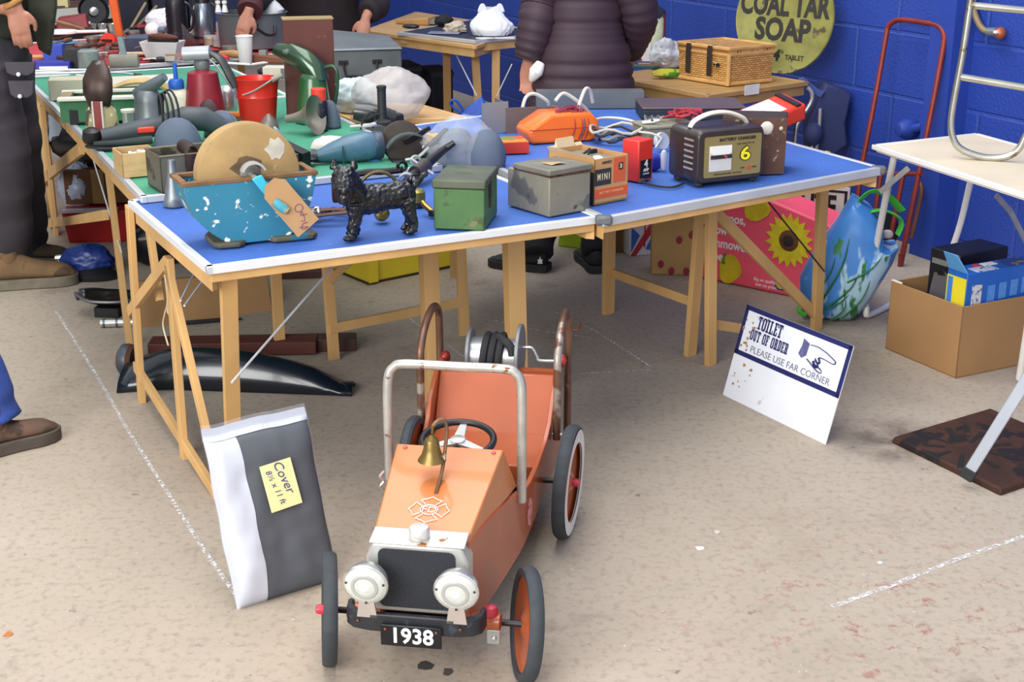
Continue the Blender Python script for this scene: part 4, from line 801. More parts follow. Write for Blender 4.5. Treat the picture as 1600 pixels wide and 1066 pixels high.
# red bucket
REDB=M('d1281c',.35,0,.06,6,coat=.2,name='bucket_red')
p,m=px(404,190,ZG); t=thing('bucket','bright red metal bucket with wooden-grip bail handle on the green table','bucket',p)
MB().lathe([(27*m,0),(27.5*m,3*m),(31*m,38*m),(32*m,40*m),(31.2*m,42*m),(34.5*m,66*m),(36*m,68*m),(34*m,68*m),(30.5*m,40*m),(26*m,4*m),(2*m,3*m)],36,cap=False).build('pail',REDB,t)
MB().lathe([(2*m,50*m),(31*m,50*m),(31.5*m,51*m),(2*m,51*m)],28).build('lining',M('c9a69a',.6),t)
hd=[(-16*m,-32*m,46*m),(0,-37*m,52*m),(18*m,-38*m,62*m),(34*m,-32*m,72*m),(40*m,-20*m,75*m),(36*m,0,66*m)]
MB().tube(hd,1.3*m,6,n=4).build('bail_handle',STEEL,t); MB().tube([(30*m,-34*m,69*m),(44*m,-26*m,75*m)],4.2*m,10).build('grip',M('8f8a7a',.6),t)
# silver item right of the oil can
p,m=px(356,178,ZG); solo(MB().lathe([(14*m,0),(16*m,10*m),(15*m,36*m),(8*m,44*m),(2*m,45*m)],18),'tin_jug',CHROME,'rounded silver jug between the red oil can and the red bucket','jug',p)
p,m=px(366,186,ZG); solo(MB().lathe([(3*m,-18*m),(6*m,-18*m),(6*m,18*m),(3*m,18*m)],12,Matrix.Rotation(R(90),4,'Y')@TR((-6*m,0,0))),'orange_screwdriver',M('e07a1e',.45),'orange tool handle lying at the foot of the red bucket','handle',p)
# green oil pourer
GRP=M('28582e',.3,.1,.15,8,coat=.4,name='green_paint'); 
p,m=px(492,190,ZG); t=thing('oil_pourer','green conical oil pourer with big angled metal spout on the green table','oil pourer',p,-18)
MB().lathe([(30*m,0),(30*m,5*m),(28*m,7*m),(21*m,66*m),(19*m,72*m),(12*m,80*m),(3*m,81*m)],28).build('body',GRP,t)
MB().loft([[(c[0]*m+r*m*math.cos(k*PI/10)*c[2],r*m*.85*math.sin(k*PI/10),c[1]*m+r*m*math.cos(k*PI/10)*c[3]) for k in range(20)] for c,r in (((8,68,.95,-.1),19),((0,82,.9,.35),21),((-16,96,.7,.7),19),((-38,106,.5,.85),17),((-62,110,.5,.8),10))]).build('spout',M('2f4a34',.2,.4,.3,9,chip=('6f7a72',.60,10),coat=.5),t)
MB().tube([(14*m,4*m,82*m),(30*m,6*m,86*m),(38*m,6*m,78*m),(38*m,6*m,55*m),(34*m,4*m,30*m)],3*m,8,n=4).build('handle',M('274a34',.4,.2),t)
# aerosol
p,m=px(497,176,ZG); t=thing('aerosol_can','black aerosol can with bright red cap in front of the green oil pourer','aerosol',at(500,203,ZG))
m*=1.12
MB().lathe([(11*m,0),(11.5*m,2*m),(11.5*m,36*m),(9*m,39*m)],20).build('can',M('1e1f28',.35,.2,.2,60,chip=('b9bac4',.64,60)),t); MB().lathe([(9.5*m,38*m),(9.5*m,53*m),(8.5*m,54*m),(2*m,54.5*m)],20).build('cap',M('e2402c',.35),t)
# funnel on side + dome
p,m=px(487,205,ZG); t=thing('funnel','grey metal funnel lying on its side, wide mouth to the right','funnel',p+Vector((0,-.05,0)),-20)
T=TR((-18*m,0,24*m))@Matrix.Rotation(R(80),4,'Y'); MB().lathe([(6*m,-22*m),(7*m,-8*m),(10*m,6*m),(18*m,20*m),(30*m,30*m),(31*m,31*m),(28*m,29*m),(9*m,8*m)],28,T,cap=False).build('cone',M('8a8578',.45,.5,.15,9),t)
pad(515,200,ZG,17,8,38,'knee_pad','small grey-blue dome right of the grey funnel, in front of the green pourer',0)
# galvanised parts behind stone wheel
p,m=px(424,222,ZG); t=thing('pump_body','old metal pump body with a domed top behind the stone wheel','pump',p+Vector((0,-.03,0)))
MB().lathe([(16*m,0),(16*m,20*m),(14*m,32*m),(8*m,40*m),(3*m,46*m)],20).build('body',M('7d756b',.45,.6,.2,14),t); MB().tube([(-20*m,-.01,14*m),(-8*m,-.02,26*m),(8*m,-.02,26*m),(22*m,-.01,8*m)],4*m,8,n=4).build('clamp',CHROME,t)
t=thing('iron_box','dark angled iron plate and open steel box behind the stone wheel','iron box',at(455,262,ZG),-25)
MB().hexa([(-.10,0,.05),(.06,-.02,.0),(.06,.03,.0),(-.10,.05,.05),(-.10,0,.10),(.06,-.02,.055),(.06,.03,.055),(-.1,.05,.10)]).build('plate',M('2b2a2c',.4,.6,.2),t); MB().box((-.02,.0,.03),(.13,.09,.05)).build('box',TINB,t,bev=.002)
t=thing('flat_bar','black flat bar sloping down right behind the stone wheel','bar',at(445,255,ZG),-32); MB().hexa([(-.06,0,.08),(.12,0,.015),(.12,.03,.015),(-.06,.03,.08),(-.06,0,.088),(.12,0,.023),(.12,.03,.023),(-.06,.03,.088)]).build('bar',M('1b1b1e',.3,.4),t)
# black power tool with upright handle
p,m=px(580,205,ZG-.02); t=thing('power_tool','black power drill with a ribbed upright side handle beside the carrier bags','power drill',p,25)
MB().tube([(-.05,.05,.075),(.0,.03,.065),(.07,.0,.05),(.10,-.01,.045)],[.035,.042,.036,.028],14).build('motor_housing',M('1f2226',.3,0,.2,16,coat=.3),t)
h=MB().lathe([(.034,-.004),(.036,.004),(.024,.010),(.017,.014),(.0165,.03)]+[(.0165+.0012*(k%2),.03+.006*k) for k in range(16)]+[(.017,.128),(.019,.132),(.019,.142),(.012,.144)],18,TR((.03,-.05,.04))).build('side_handle',M('222426',.6),t)
MB().tube([(-.10,-.04,.03),(-.02,-.06,.035),(.02,-.055,.04)],[.006,.008,.012],8).build('chuck_bar',CHROME,t)
mb=MB(); mb.tube([(-.06,-.05,.02),(-.05,-.06,.06),(-.02,-.06,.085),(.0,-.055,.07),(-.01,-.05,.02)],.004,6,n=4); mb.tube([(-.03,-.055,.06),(.01,-.06,.075),(.03,-.05,.04)],.004,6,n=4); mb.build('wire',BLKR,t)
MB().box((.10,.02,.035),(.08,.05,.05)).build('battery_block',BLACK,t,bev=.01)
solo(MB().ball((0,0,.03),(.07,.05,.035),14,nz=.25,ns=9,seed=4,bot=-.03),'tissue',M('cfc8c2',.8,0,.06),'crumpled pale tissue in front of the black power drill','tissue',at(516,240,ZG-.02))
# blue belt sander / grinder
BG=M('41667a',.35,0,.2,12,chip=('2f3a44',.62,14),name='blue_tool')
p,m=px(540,262,ZA); t=thing('power_tool','worn blue power grinder lying behind the black dog','power grinder',p,22)
MB().tube([(-.10,0,.045),(-.05,0,.055),(.0,.0,.062),(.075,.0,.07),(.10,0,.07)],[.02,.033,.046,.052,.045],18).build('body',BG,t)
MB().tube([(-.17,.01,.05),(-.13,.005,.046),(-.09,0,.046)],[.016,.018,.022],12).build('handle',M('2e3a42',.5,0,.2),t)
MB().lathe([(.046,0),(.05,.01),(.048,.03)],18,TR((.10,0,.07))@Matrix.Rotation(R(90),4,'Y')).build('collar',M('24344a',.4,0,.2),t)
for x in (-.02,): MB().box((x,-.05,.05),(.004,.004,.07)).build('seam',M('2a3f4c',.5),t)
MB().ball((-.19,.02,.05),(.03,.012,.02),10).build('trigger',DKSTEEL,t)
solo(MB().lathe([(.012,0),(.014,.03),(.012,.11),(.004,.12)],12,Matrix.Rotation(R(90),4,'Y')),'red_file',M('c43a34',.4),'red tool handle under the worn blue power grinder','handle',at(490,262,ZA)+Vector((0,0,.015)),14)
solo(MB().ball((0,0,0),(.05,.03,.03),14,bot=0),'plastic_dome',M('3a7ac0',.4),'small bright blue plastic cap between the dog and the blue grinder','cap',at(580,258,ZA))
# bench grinder / vice
p,m=px(632,258,ZA); t=thing('bench_grinder','old dark bench grinder with black abrasive wheel and iron brackets','bench grinder',p,18)
MB().lathe([(.006,-.016),(.066,-.018),(.072,-.014),(.072,.014),(.066,.018),(.006,.016)],36,TR((-.0,.03,.078))@Matrix.Rotation(R(80),4,'X')).build('abrasive_wheel',M('3c3530',.85,0,.2,30),t)
MB().lathe([(.004,-.022),(.03,-.022),(.03,-.018),(.004,-.016)],20,TR((-.0,.03,.078))@Matrix.Rotation(R(80),4,'X')).build('flange',M('6b625c',.5,.5,.2),t)
MB().loft([[(.02+.09*math.sin(R(a))-.01,-.03+w_,.025+.10*math.cos(R(a))*.9+d_) for w_,d_ in ((-.014,-.003),(.014,-.003),(.014,.003),(-.014,.003))] for a in range(-60,50,10)]).build('guard',M('56625f',.45,.3,.2,14),t)
mb=MB(); mb.bar((.0,.0,.08),(.10,.02,.12),.02,.01,(0,0,1)); mb.bar((.03,-.04,.02),(.16,.0,.11),.03,.02,(0,0,1)); mb.bar((.06,-.05,.05),(.10,-.05,.02),.014,.014); mb.build('bracket',M('2c2c2e',.45,.6,.2),t,bev=.003)
MB().lathe([(.02,-.04),(.024,-.03),(.024,.03),(.02,.04)],16,TR((.10,-.03,.045))@Matrix.Rotation(R(70),4,'Y')).build('motor',M('3a3638',.4,.5,.25,14),t)
mb=MB(); mb.tube([(-.01,-.06,.03),(.03,-.075,.04),(.07,-.07,.07)],.006,8,n=3); mb.tube([(.02+.016*math.cos(a*PI/6),-.08,.03+.016*math.sin(a*PI/6)) for a in range(12)],.005,6,closed=True); mb.build('lever',STEEL,t)
MB().box((.03,0,.012),(.16,.08,.024)).build('base',M('27282c',.5,.4,.2),t,bev=.004)
# grey pads in plastic bag
p,m=px(737,262,ZA); t=thing('padded_pads','pair of grey-blue knee pads wrapped in clear plastic, on the blue table','knee pads',p,8)
for x,y in ((-.045,.05),(.05,.0)):
    MB().ball((x,y,.035),(.070,.06,.096),36,bot=-.034,nz=.03).build('pad',PAD,t,ang=80)
secs=[]
for i in range(33):
    ph=-PI/2+PI*min(max(i/32,.012),.988); row=[]
    for j in range(48):
        a=2*PI*j/48; d=Vector((math.cos(ph)*math.cos(a),math.cos(ph)*math.sin(a),math.sin(ph))); q=d*1.7+Vector((9,2,0)); k=1.08+.12*noise.noise(q)-.14*abs(noise.noise(q*2.4))-.1*abs(noise.noise(q*5))
        row.append((-.035+d.x*.125*k,.045+d.y*.085*k,.06+max(d.z*.105*k,-.059)))
    secs.append(row)
MB().loft(secs).build('plastic_wrap',M('dfe3ea',.15,0,.03,6,al=.2,bump=.6,bs=40,name='clear_plastic'),t,ang=50)
# long block and wooden things on the second green table
p=at(75,172,ZG); q=at(185,172,ZG)
t=thing('foam_block','long cream-painted block with rounded corners on the rear green table','block',at(80,158,ZG),yG-14); MB().box((.075,.06,.045),(.16,.12,.09)).build('block',M('ccc4ac',.7,0,.08,9),t,bev=.004)
t=thing('tray_box','green-sided wooden tray with white top edge, behind the brown scoop','tray',at(96,196,ZG),yG-16)
mb=MB(); mb.box((.165,.012,.055),(.33,.012,.09)); mb.box((.165,.20,.055),(.33,.012,.09)); mb.build('side',M('2f6a45',.6,0,.15,8),t); MB().box((.02,.11,.055),(.04,.2,.1)).build('end_block',M('8a7a5a',.7,0,.2,6),t); mb=MB(); mb.box((.165,.004,.102),(.34,.05,.012)); mb.box((.165,.2,.102),(.34,.03,.012)); mb.build('top_rail',M('c9c7bc',.6,0,.1,8),t,bev=.002); MB().box((.165,.11,.02),(.32,.2,.01)).build('tray_base',M('4a5a3e',.7),t)
solo(MB().box((0,0,.03),(.07,.05,.06)),'black_box',BLACK,'small black box under the white-edged green tray','box',at(124,193,ZG),yG-10,bev=.004)
t=thing('cream_board','flat cream board lying on the green table behind the galvanised jug','board',at(216,141,ZG),yG-8); MB().box((.0,.14,.024),(.40,.28,.012)).build('board',M('cfcabb',.7,0,.06,5),t,bev=.003); MB().box((0,.14,.009),(.38,.25,.018)).build('frame',M('8f8a70',.7),t)
solo(MB().tube([(-.10,0,.012),(-.03,.02,.03),(.05,.01,.035),(.11,-.01,.02)],[.012,.022,.026,.012],8,n=4,flat=.6),'wood_shaving',M('cba874',.7,0,.25,14),'split piece of pale wood leaning on the cream board','wood',at(212,140,ZG+.03),14)
solo(MB().tube([(-.05,0,.01),(0,.0,.035),(.05,0,.01)],[.014,.02,.014],8,n=3),'wood_scrap',M('b0926a',.7,0,.25,14),'short curled wood scrap at the right end of the cream board','wood',at(246,143,ZG+.03),5)
solo(MB().tube([(.17*math.cos(a)*(1 if abs(math.cos(a))>.5 else .9),.06*math.sin(a),0) for a in [2*PI*i/20 for i in range(20)]],.012,8,closed=True,flat=.4),'plastic_loop',WHITE,'white oval plastic loop lying behind the cream block','loop',at(95,118,ZG)+Vector((0,0,.02)),8)
for i,(u,v,a) in enumerate(((128,125,50),(140,128,20),(150,122,70),(192,124,25))):
    t=thing('hand_tool',('slim steel chisel leftmost of the tools behind the brown scoop','second slim steel tool from the left behind the brown scoop','steel pick standing just left of the scoop tip','slim steel tool lying right of the scoop tip')[i],'tool',at(u,v,ZG+.01),a,'slim steel tools'); MB().tube([(-.06,0,.035),(0,0,.03),(.05,0,.02)],[.004,.0045,.006],8).build('blade',CHROME,t); MB().tube([(.05,0,.02),(.09,0,.012)],[.008,.010],8).build('handle',M('4a3a32',.5),t)
ZR=.768; ZT=.746
# ---------------------------------------------------------------- behind the green tables
RB_=M('5b2f28',.65,.1,.2,7,chip=('8a4a2a',.66,8),name='oxide_board')
p=aty(450,190,6.0); a=aty(446,45,6.0); b=aty(522,45,6.15)
t=thing('metal_cabinet','tall rust-brown metal box standing behind the green oil pourer','metal box',at(450,186,ZG),12); m=mpp(at(450,186,ZG))
MB().box((38*m,.05,76*m),(76*m,.10,152*m)).build('body',RB_,t,bev=.003); MB().box((38*m,.05,152*m),(78*m,.102,2*m)).build('rim',M('a08a5a',.5,.4),t)
# galvanised trunk
GV=M('6a7174',.5,.5,.15,6,chip=('6a7074',.55,5)); 
a=at(524,128,.74); t=thing('metal_chest','large galvanised steel trunk with a drop handle behind the rust-brown box','trunk',Vector((aty(575,90,7.4).x,7.4,0)),14)
def zl(v,y): return aty(600,v,y).z
mb=MB(); x0,x1=aty(508,90,7.4).x-t.location.x,aty(628,90,7.4).x-t.location.x; zt=zl(82,7.3)
mb.box(((x0+x1)/2,.2,zt/2),(x1-x0,.42,zt)); mb.build('body',GV,t,bev=.008)
MB().hexa([(x0-.005,-.02,zt),(x1+.005,-.02,zt),(x1+.005,.42,zt),(x0-.005,.42,zt),(x0,-.015,zt+.012),(x1,-.015,zt+.012),(x1,.41,zt+.03),(x0,.41,zt+.08)]).build('lid',M('7b8286',.5,.5,.12,6,chip=('7a5a44',.66,8)),t,bev=.005)
xm=(x0+x1)/2-.02
MB().tube([(xm-.09,-.02,zt-.06),(xm-.08,-.03,zt-.13),(xm+.08,-.03,zt-.13),(xm+.09,-.02,zt-.06)],.007,8).build('drop_handle',DKSTEEL,t)
mb=MB(); [mb.box((xm+s*.09,-.013,zt-.06),(.05,.008,.022)) for s in (-1,1)]; mb.build('handle_plate',DKSTEEL,t)
# large grey pot
y=8.0; m=F and mpp(Vector((0,y,.95))); c=aty(396,66,y)
t=thing('stock_pot','large grey aluminium pot with side handle behind the paper cup','pot',(c.x,y,ZR)); rz_=aty(396,66,y).z-ZR; ht=aty(396,20,y).z-ZR
MB().lathe([(.17,0),(.19,.01),(.195,ht),(.203,ht+.005),(.190,ht+.006),(.185,.02),(.01,.015)],36,cap=False).build('pot',M('74797c',.45,.5,.15,6),t)
MB().tube([(.06,-.186,ht-.05),(.065,-.225,ht-.06),(.11,-.205,ht-.10),(.15,-.165,ht-.10),(.15,-.13,ht-.06)],.008,8,n=3).build('handle',DKSTEEL,t)
solo(MB().ball((0,0,.06),(.10,.08,.075),14,nz=.2,seed=6,bot=-.05).tube([(-.03,0,.12),(0,0,.17),(.04,0,.18)],[.04,.03,.02],8,n=3),'white_bag',M('d5d8da',.6,0,.05,bump=.4,bs=20),'white bag bulging out of the top of the grey pot','bag',(c.x+.08,y+.02,ZR+ht-.06))
# paper cup
p,m=px(384,100,ZR); t=thing('paper_cup','tall white paper cup with rolled rim standing in front of the grey pot','cup',p+Vector((.0,.0,0))); m=mpp(p)
MB().lathe([(9*m,0),(10*m,2*m),(13*m,42*m),(14*m,43*m),(12.5*m,44*m),(9*m,4*m),(1*m,3*m)],24,cap=False).build('cup',M('e6e2e0',.6,0,.03),t)
# flask and thermos jug, water bottle
def atz(u,v,y): return aty(u,v,y)
c=aty(320,58,8.2); m=mpp(c); t=thing('vacuum_flask','silver vacuum flask with dark tapered neck at the back of the stall','flask',(c.x,8.2,ZR)); h0=c.z-ZR
MB().lathe([(15*m,0),(17*m,3*m),(17*m,30*m+h0),(13*m,46*m+h0),(11*m,52*m+h0)],24).build('body',M('8d97a3',.25,.8,.08),t); MB().lathe([(11*m,50*m+h0),(10*m,70*m+h0),(7*m,80*m+h0),(2*m,81*m+h0)],20).build('neck',M('1e1c24',.4),t)
MB().lathe([(17.5*m,h0-.005),(17.5*m,h0+2*m),(15*m,h0+3*m)],24).build('base',BLACK,t); MB().tube([(16*m,0,h0+10*m),(24*m,0,h0+14*m),(25*m,0,h0+40*m),(13*m,0,h0+52*m)],2.2*m,8,n=4).build('handle',M('2a2430',.4),t)
c=aty(278,50,8.1); m=mpp(c); t=thing('coffee_pot','black ribbed vacuum jug with curved black handle beside the silver flask','jug',(c.x,8.1,ZR)); h0=c.z-ZR
mb=MB().lathe([(16*m,0),(17*m,h0)]+[(17*m-(k%2)*.7*m,h0+4*m*k) for k in range(1,10)]+[(17*m,h0+42*m),(15*m,h0+50*m),(12*m,h0+60*m),(3*m,h0+62*m)],24); mb.build('body',M('1a1720',.35,0,.2),t)
MB().tube([(14*m,-.01,h0+2*m),(24*m,-.01,h0+8*m),(27*m,-.01,h0+24*m),(22*m,-.01,h0+40*m),(14*m,-.01,h0+46*m)],2.6*m,8,n=4).build('handle',M('1a1720',.3),t)
c=aty(302,56,8.15); m=mpp(c); t=solo(MB().lathe([(9*m,0),(9*m,c.z-ZR+20*m),(4*m,c.z-ZR+38*m),(2*m,c.z-ZR+44*m)],18),'white_bottle',M('cfd8cc',.4),'pale tapered bottle between the black jug and the silver flask','bottle',(c.x,8.25,ZR))
c=aty(345,58,8.0); m=mpp(c); t=thing('water_bottle','clear water bottle with blue cap beside the grey pot','bottle',(c.x,8.0,ZR)); h0=c.z-ZR
MB().lathe([(6*m,0),(6.5*m,h0),(6.5*m,h0+22*m),(5*m,h0+26*m)],16).build('bottle',M('b9bdc6',.2,0,.1,30,al=.7),t); MB().lathe([(6*m,h0+24*m),(6*m,h0+36*m),(4*m,h0+38*m),(1*m,h0+39*m)],16).build('cap',M('2f55b8',.4),t)
for i,(u,v) in enumerate(((344,18),(354,14))):
    c=aty(u,v,8.05); m=mpp(c); solo(MB().lathe([(5*m,-6*m),(4*m,0),(2.5*m,6*m),(4*m,7*m),(4*m,11*m),(1*m,11.5*m)],14),'small_bottle',WHITE,('white bottle top left of its pair on the rim of the grey pot','white bottle top right of its pair on the rim of the grey pot')[i],'bottle top',(c.x,8.0,ZR+ht+.004+6*m))
# white carrier bag and cyan carrier on the hardboard table
PLB=M('dcd6d4',.35,0,.04,6,al=.5,bump=1.0,bs=16,name='thin_white_plastic')
def upright_bag(name,label,loc,rx,ry,h,seed,mt):
    t=thing(name,label,'carrier bag',loc); secs=[]; n=72
    for i in range(25):
        q=i/24; base=.86+.22*math.sin(PI*min(1,q*1.5))-.42*max(0,q-.45)/.55; row=[]
        for j in range(n):
            a=2*PI*j/n; f=base*(1+(.05+.12*q)*noise.noise(Vector((math.cos(a)*3+seed,math.sin(a)*3,q*1.6)))-.16*abs(noise.noise(Vector((math.cos(a)*5.5,math.sin(a)*5.5+seed,q*2.2)))))
            row.append((rx*f*math.cos(a),ry*f*math.sin(a)*(1-.55*q),h*q+.012*math.sin(a*3+seed)*q))
        secs.append(row)
    mb=MB().loft(secs)
    mb.build('bag',mt,t,ang=60); e=MB()
    for x in (-.42,.38):
        e.loft([[(rx*(x+c),b*ry,h*z) for c,b in ((-.2*k,-.12),(.2*k,-.12),(.2*k,.12),(-.2*k,.12))] for z,k in ((.86,1.2),(1.0,.95),(1.12,.6),(1.17,.25))])
    e.build('handle',mt,t,bev=.004); return t
def carrier(name,label,loc,rad,seed,mt,ears=(),rz=0,nzv=.16):
    t=thing(name,label,'carrier bag' if 'bag' in name else name.split('_')[-1],loc,rz); r=rad; mb=MB(); n=56; secs=[]
    for i in range(37):
        ph=-PI/2+PI*min(max(i/36,.012),.988); row=[]
        for j in range(n):
            a=2*PI*j/n; d=Vector((math.cos(ph)*math.cos(a),math.cos(ph)*math.sin(a),math.sin(ph))); q=d*1.6+Vector((seed*3.1,seed,0))
            k=1+nzv*1.3*noise.noise(q)-nzv*.5*abs(noise.noise(q*2.3))*2-nzv*.35*abs(noise.noise(q*5.1))*2+.1
            row.append((d.x*r[0]*k,d.y*r[1]*k,r[2]*.8+max(d.z*r[2]*k,-r[2]*.8)))
        secs.append(row)
    mb.loft(secs).build('bag' if 'bag' in name else 'cloth',mt,t,ang=50)
    for e in ears: MB().tube(e,[.03,.035,.02],8,n=4,flat=.3).build('handle',mt,t)
    return t
p=at(610,186,.719); carrier('carrier_bag','big translucent white carrier bag slumped on the hardboard table',p+Vector((.0,.05,0)),(.15,.12,.115),2,PLB,nzv=.11)
p=at(552,178,.719); carrier('carrier_bag','pale turquoise and white carrier bag between the green pourer and the translucent bag',p+Vector((0,.08,0)),(.11,.09,.08),9,M('cfe3e4',.4,0,.05,6,bump=.8,bs=28,chip=('a9d8e0',.6,5)))
# ---------------------------------------------------------------- clutter on the red-topped table
# sledge hammer
hp=at(195,106,ZR); m=mpp(hp)
t=thing('sledge_hammer','sledge hammer standing on its grey head, bright orange handle upright','sledge hammer',hp,6)
MB().loft([[(x*m,a*m,11*m+b*m) for a,b in ((-9,-7),(-7,-10),(7,-10),(9,-7),(9,7),(7,10),(-7,10),(-9,7))] for x in (-22,-18,18,22)]).build('head',M('9a958a',.6,.4,.2,10),t,bev=.003)
MB().loft([[(dx*m+a*m,b*m,z*m) for a,b in ((-4,-5),(4,-5),(5,0),(4,5),(-4,5),(-5,0))] for dx,z in ((0,20),(-3,50))]).build('grip_band',M('8f9aa0',.5,.1,.2,30),t)
MB().loft([[(dx*m+k*a*m,k*b*m,z*m) for a,b in ((-5,-6),(5,-6),(6,0),(5,6),(-5,6),(-6,0))] for dx,z,k in ((-3,49,1),(-8,100,1.15),(-12,150,1.05),(-15,200,1.25),(-15.5,204,1.0))]).build('handle',M('e85a1c',.45),t,bev=.003)
def hammer(label,u,v,rz,L_=.3,hc=None,wc='9a7048',z=ZR,tilt=0,hs=1):
    t=thing('hammer',label,'hammer',at(u,v,z),rz,'old hammers on the red table')
    T=TR((0,0,.02),0,0,tilt)
    MB().tube([T@Vector(q) for q in ((0,0,0),(L_*.5,0,.004),(L_,0,0))],[.011,.013,.015],8,flat=.8).build('handle',M(wc,.55,0,.2,14),t)
    MB().loft([[T@Vector((a*hs,y*hs,b*hs)) for a,b in ((-.016,-.016),(.016,-.016),(.016,.016),(-.016,.016))] for y in (-.05,-.03,.03,.06)]).build('head',hc or M('6f6a66',.5,.6,.2),t,bev=.003)
hammer('wooden hammer lying left of the sledge hammer head, head to the right',158,94,186,.42,M('8f8a80',.55,.5,.2),'b59a6c')
hammer('small hammer with pale handle lying right of the sledge hammer head',268,90,188,.34,M('8a8278',.5,.5),'cbb28c',ZR)
hammer('long-handled hammer pointing to the right behind the sledge hammer',170,82,4,.40,M('6a625a',.5,.5),'6a4a38')
hammer('hammer leaning up against the dark frying pan at the far left of the stall',135,52,230,.26,M('55504c',.5,.6),'a8885c',ZR,-18)
hammer('hammer with dark handle near the red pipe wrench on the red table',255,72,160,.25,M('57524e',.5,.6),'7a3a28')
def pliers(label,u,v,rz,c,z=ZR,s=1):
    t=thing('pliers',label,'pliers',at(u,v,z),rz,'pliers on the red table')
    for k in (-1,1):
        MB().tube([(0,0,.012),(.05*s,k*.022*s,.014),(.13*s,k*.03*s,.012)],[.008*s,.009*s,.007*s],8,n=3,flat=.7).build('grip',M(c,.5,0,.1),t)
        MB().tube([(0,0,.012),(-.03*s,-k*.008*s,.012),(-.06*s,-k*.002,.012)],[.010*s,.009*s,.004*s],8,n=2,flat=.6).build('jaw',DKSTEEL,t)
pliers('pliers with red handles at the back of the red table near the orange hammer handle',224,58,20,'b8302c'); pliers('pliers with bright red grips leaning behind the oil can pump head',350,88,-60,'d0303a',ZR,1.5)
pliers('pliers with dark red grips on the heap left of the sledge hammer',110,36,35,'8a2a2e',ZR,1.4); pliers('dark pliers in the heap below the white guitar-shaped tool',120,74,8,'4a3438'); pliers('pliers with maroon grips half buried right of the sledge hammer',212,46,70,'a02a30',ZR,1.3)
# white guitar-shaped tool
p=at(96,66,ZR); t=thing('white_paddle','white flat paddle-shaped tool with long thin handle on the red table','paddle',p+Vector((0,0,.05)),3)
MB().prism([(.11*math.cos(a)*(1 if math.cos(a)<.3 else .9),.07*math.sin(a)) for a in [2*PI*i/20 for i in range(20)]],0,.02).build('blade',WHITE,t,bev=.004); MB().tube([(.09,0,.01),(.25,.01,.012),(.27,.01,.012)],[.010,.008,.014],8).build('handle',WHITE,t)
# red clamp body, black frying pan, wrenches
t=thing('red_vice','dark red cast vice in the heap at the left of the red table','vice',at(112,52,ZR),10); MB().hexa([(-.10,-.03,0),(.12,-.03,0),(.12,.05,0),(-.10,.05,0),(-.07,-.02,.10),(.10,-.02,.12),(.10,.04,.12),(-.07,.04,.10)]).build('body',M('7a2228',.45,.1,.15),t,bev=.012); MB().cyl((-.14,0,.06),(.12,0,.06),.012,10).build('screw',STEEL,t)
t=thing('frying_pan','small black pan standing on edge behind the red vice','pan',at(148,42,ZR),25); MB().lathe([(.085,0),(.10,.02),(.095,.022),(.08,.006),(.005,.005)],26,TR((0,.0,.10))@Matrix.Rotation(R(75),4,'X'),cap=False).build('pan',M('131318',.3,.2,.2),t); MB().tube([(.0,-.02,.02),(-.12,-.05,.02)],[.010,.012],8,flat=.6).build('handle',STEEL,t); MB().ball((0,-.03,.10),(.03,.012,.03),10).build('added_highlight',CHROME,t)  # chrome ball added on the pan as its highlight
t=thing('metal_cups','cluster of silver cups left of the orange hammer handle','cups',at(160,50,ZR),0)
for i,x in enumerate((-.06,.0,.06)): MB().lathe([(.022,0),(.03,.05),(.027,.05),(.02,.004),(.002,.004)],14,TR((x,.01*i,0)),cap=False).build('cup',CHROME,t)
t=thing('tape_dispenser','bright red tape dispenser left of the sledge hammer','tape',at(172,78,ZR),-15); MB().lathe([(.02,-.022),(.045,-.022),(.047,0),(.045,.022),(.02,.022)],22,TR((0,0,.045))@Matrix.Rotation(R(70),4,'X')).build('reel',M('d8301c',.4),t); MB().box((.0,-.02,.055),(.06,.03,.012)).build('slot',M('3a1512',.5),t)
t=thing('steel_box','dark blue-grey metal box right of the orange hammer handle','box',at(218,86,ZR),3); MB().box((.05,.05,.045),(.24,.14,.09)).build('body',M('3a4258',.5,.3,.15),t,bev=.004); MB().hexa([(-.07,-.02,.09),(.17,-.02,.09),(.17,.12,.09),(-.07,.12,.09),(-.06,0,.10),(.15,0,.10),(.15,.11,.10),(-.06,.11,.10)]).build('lid',M('4a5268',.5,.3,.15),t)
t=thing('white_tub','white tapered plastic tub with worn brush lying across it','tub',at(256,94,ZR),-8); MB().loft([[(a*k,b*k,z) for a,b in ((-.10,-.06),(.10,-.06),(.10,.06),(-.10,.06))] for k,z in ((.75,0),(1.05,.10),(1.0,.10),(.72,.01))]).build('tub',M('e2e0de',.5,0,.04),t,bev=.004)
t=thing('brush','dark bristle brush with brown back lying on the white tub','brush',at(256,94,ZR)+Vector((.0,.02,.105)),-24); MB().ball((0,0,.014),(.10,.03,.018),14).build('back',M('5a2a1e',.5,0,.2),t); MB().box((0,0,-.003),(.17,.04,.02)).build('bristles',M('2a201c',.9),t)
t=thing('funnel','grey metal bowl-shaped funnel right of the worn brush','funnel',at(288,86,ZR),20); MB().lathe([(.01,-.01),(.03,.02),(.09,.06),(.095,.062),(.088,.06),(.02,.012)],24,TR((0,0,.06))@Matrix.Rotation(R(55),4,'Y'),cap=False).build('bowl',GALV,t)
t=thing('light_bulb','white bulb-shaped lamp lying on the stall near the black jug','lamp',at(240,60,ZR),-20); MB().ball((0,0,.05),(.05,.045,.045),16).build('globe',WHITE,t); MB().lathe([(.02,.0),(.018,.05)],12,TR((.04,0,.05))@Matrix.Rotation(R(90),4,'Y')).build('cap',M('6a7a90',.4,.4),t)
t=thing('cardboard_flat','flat brown cardboard piece under the black jug','cardboard',at(285,62,ZR),15); MB().box((0,0,.012),(.28,.16,.02)).build('card',KR,t)
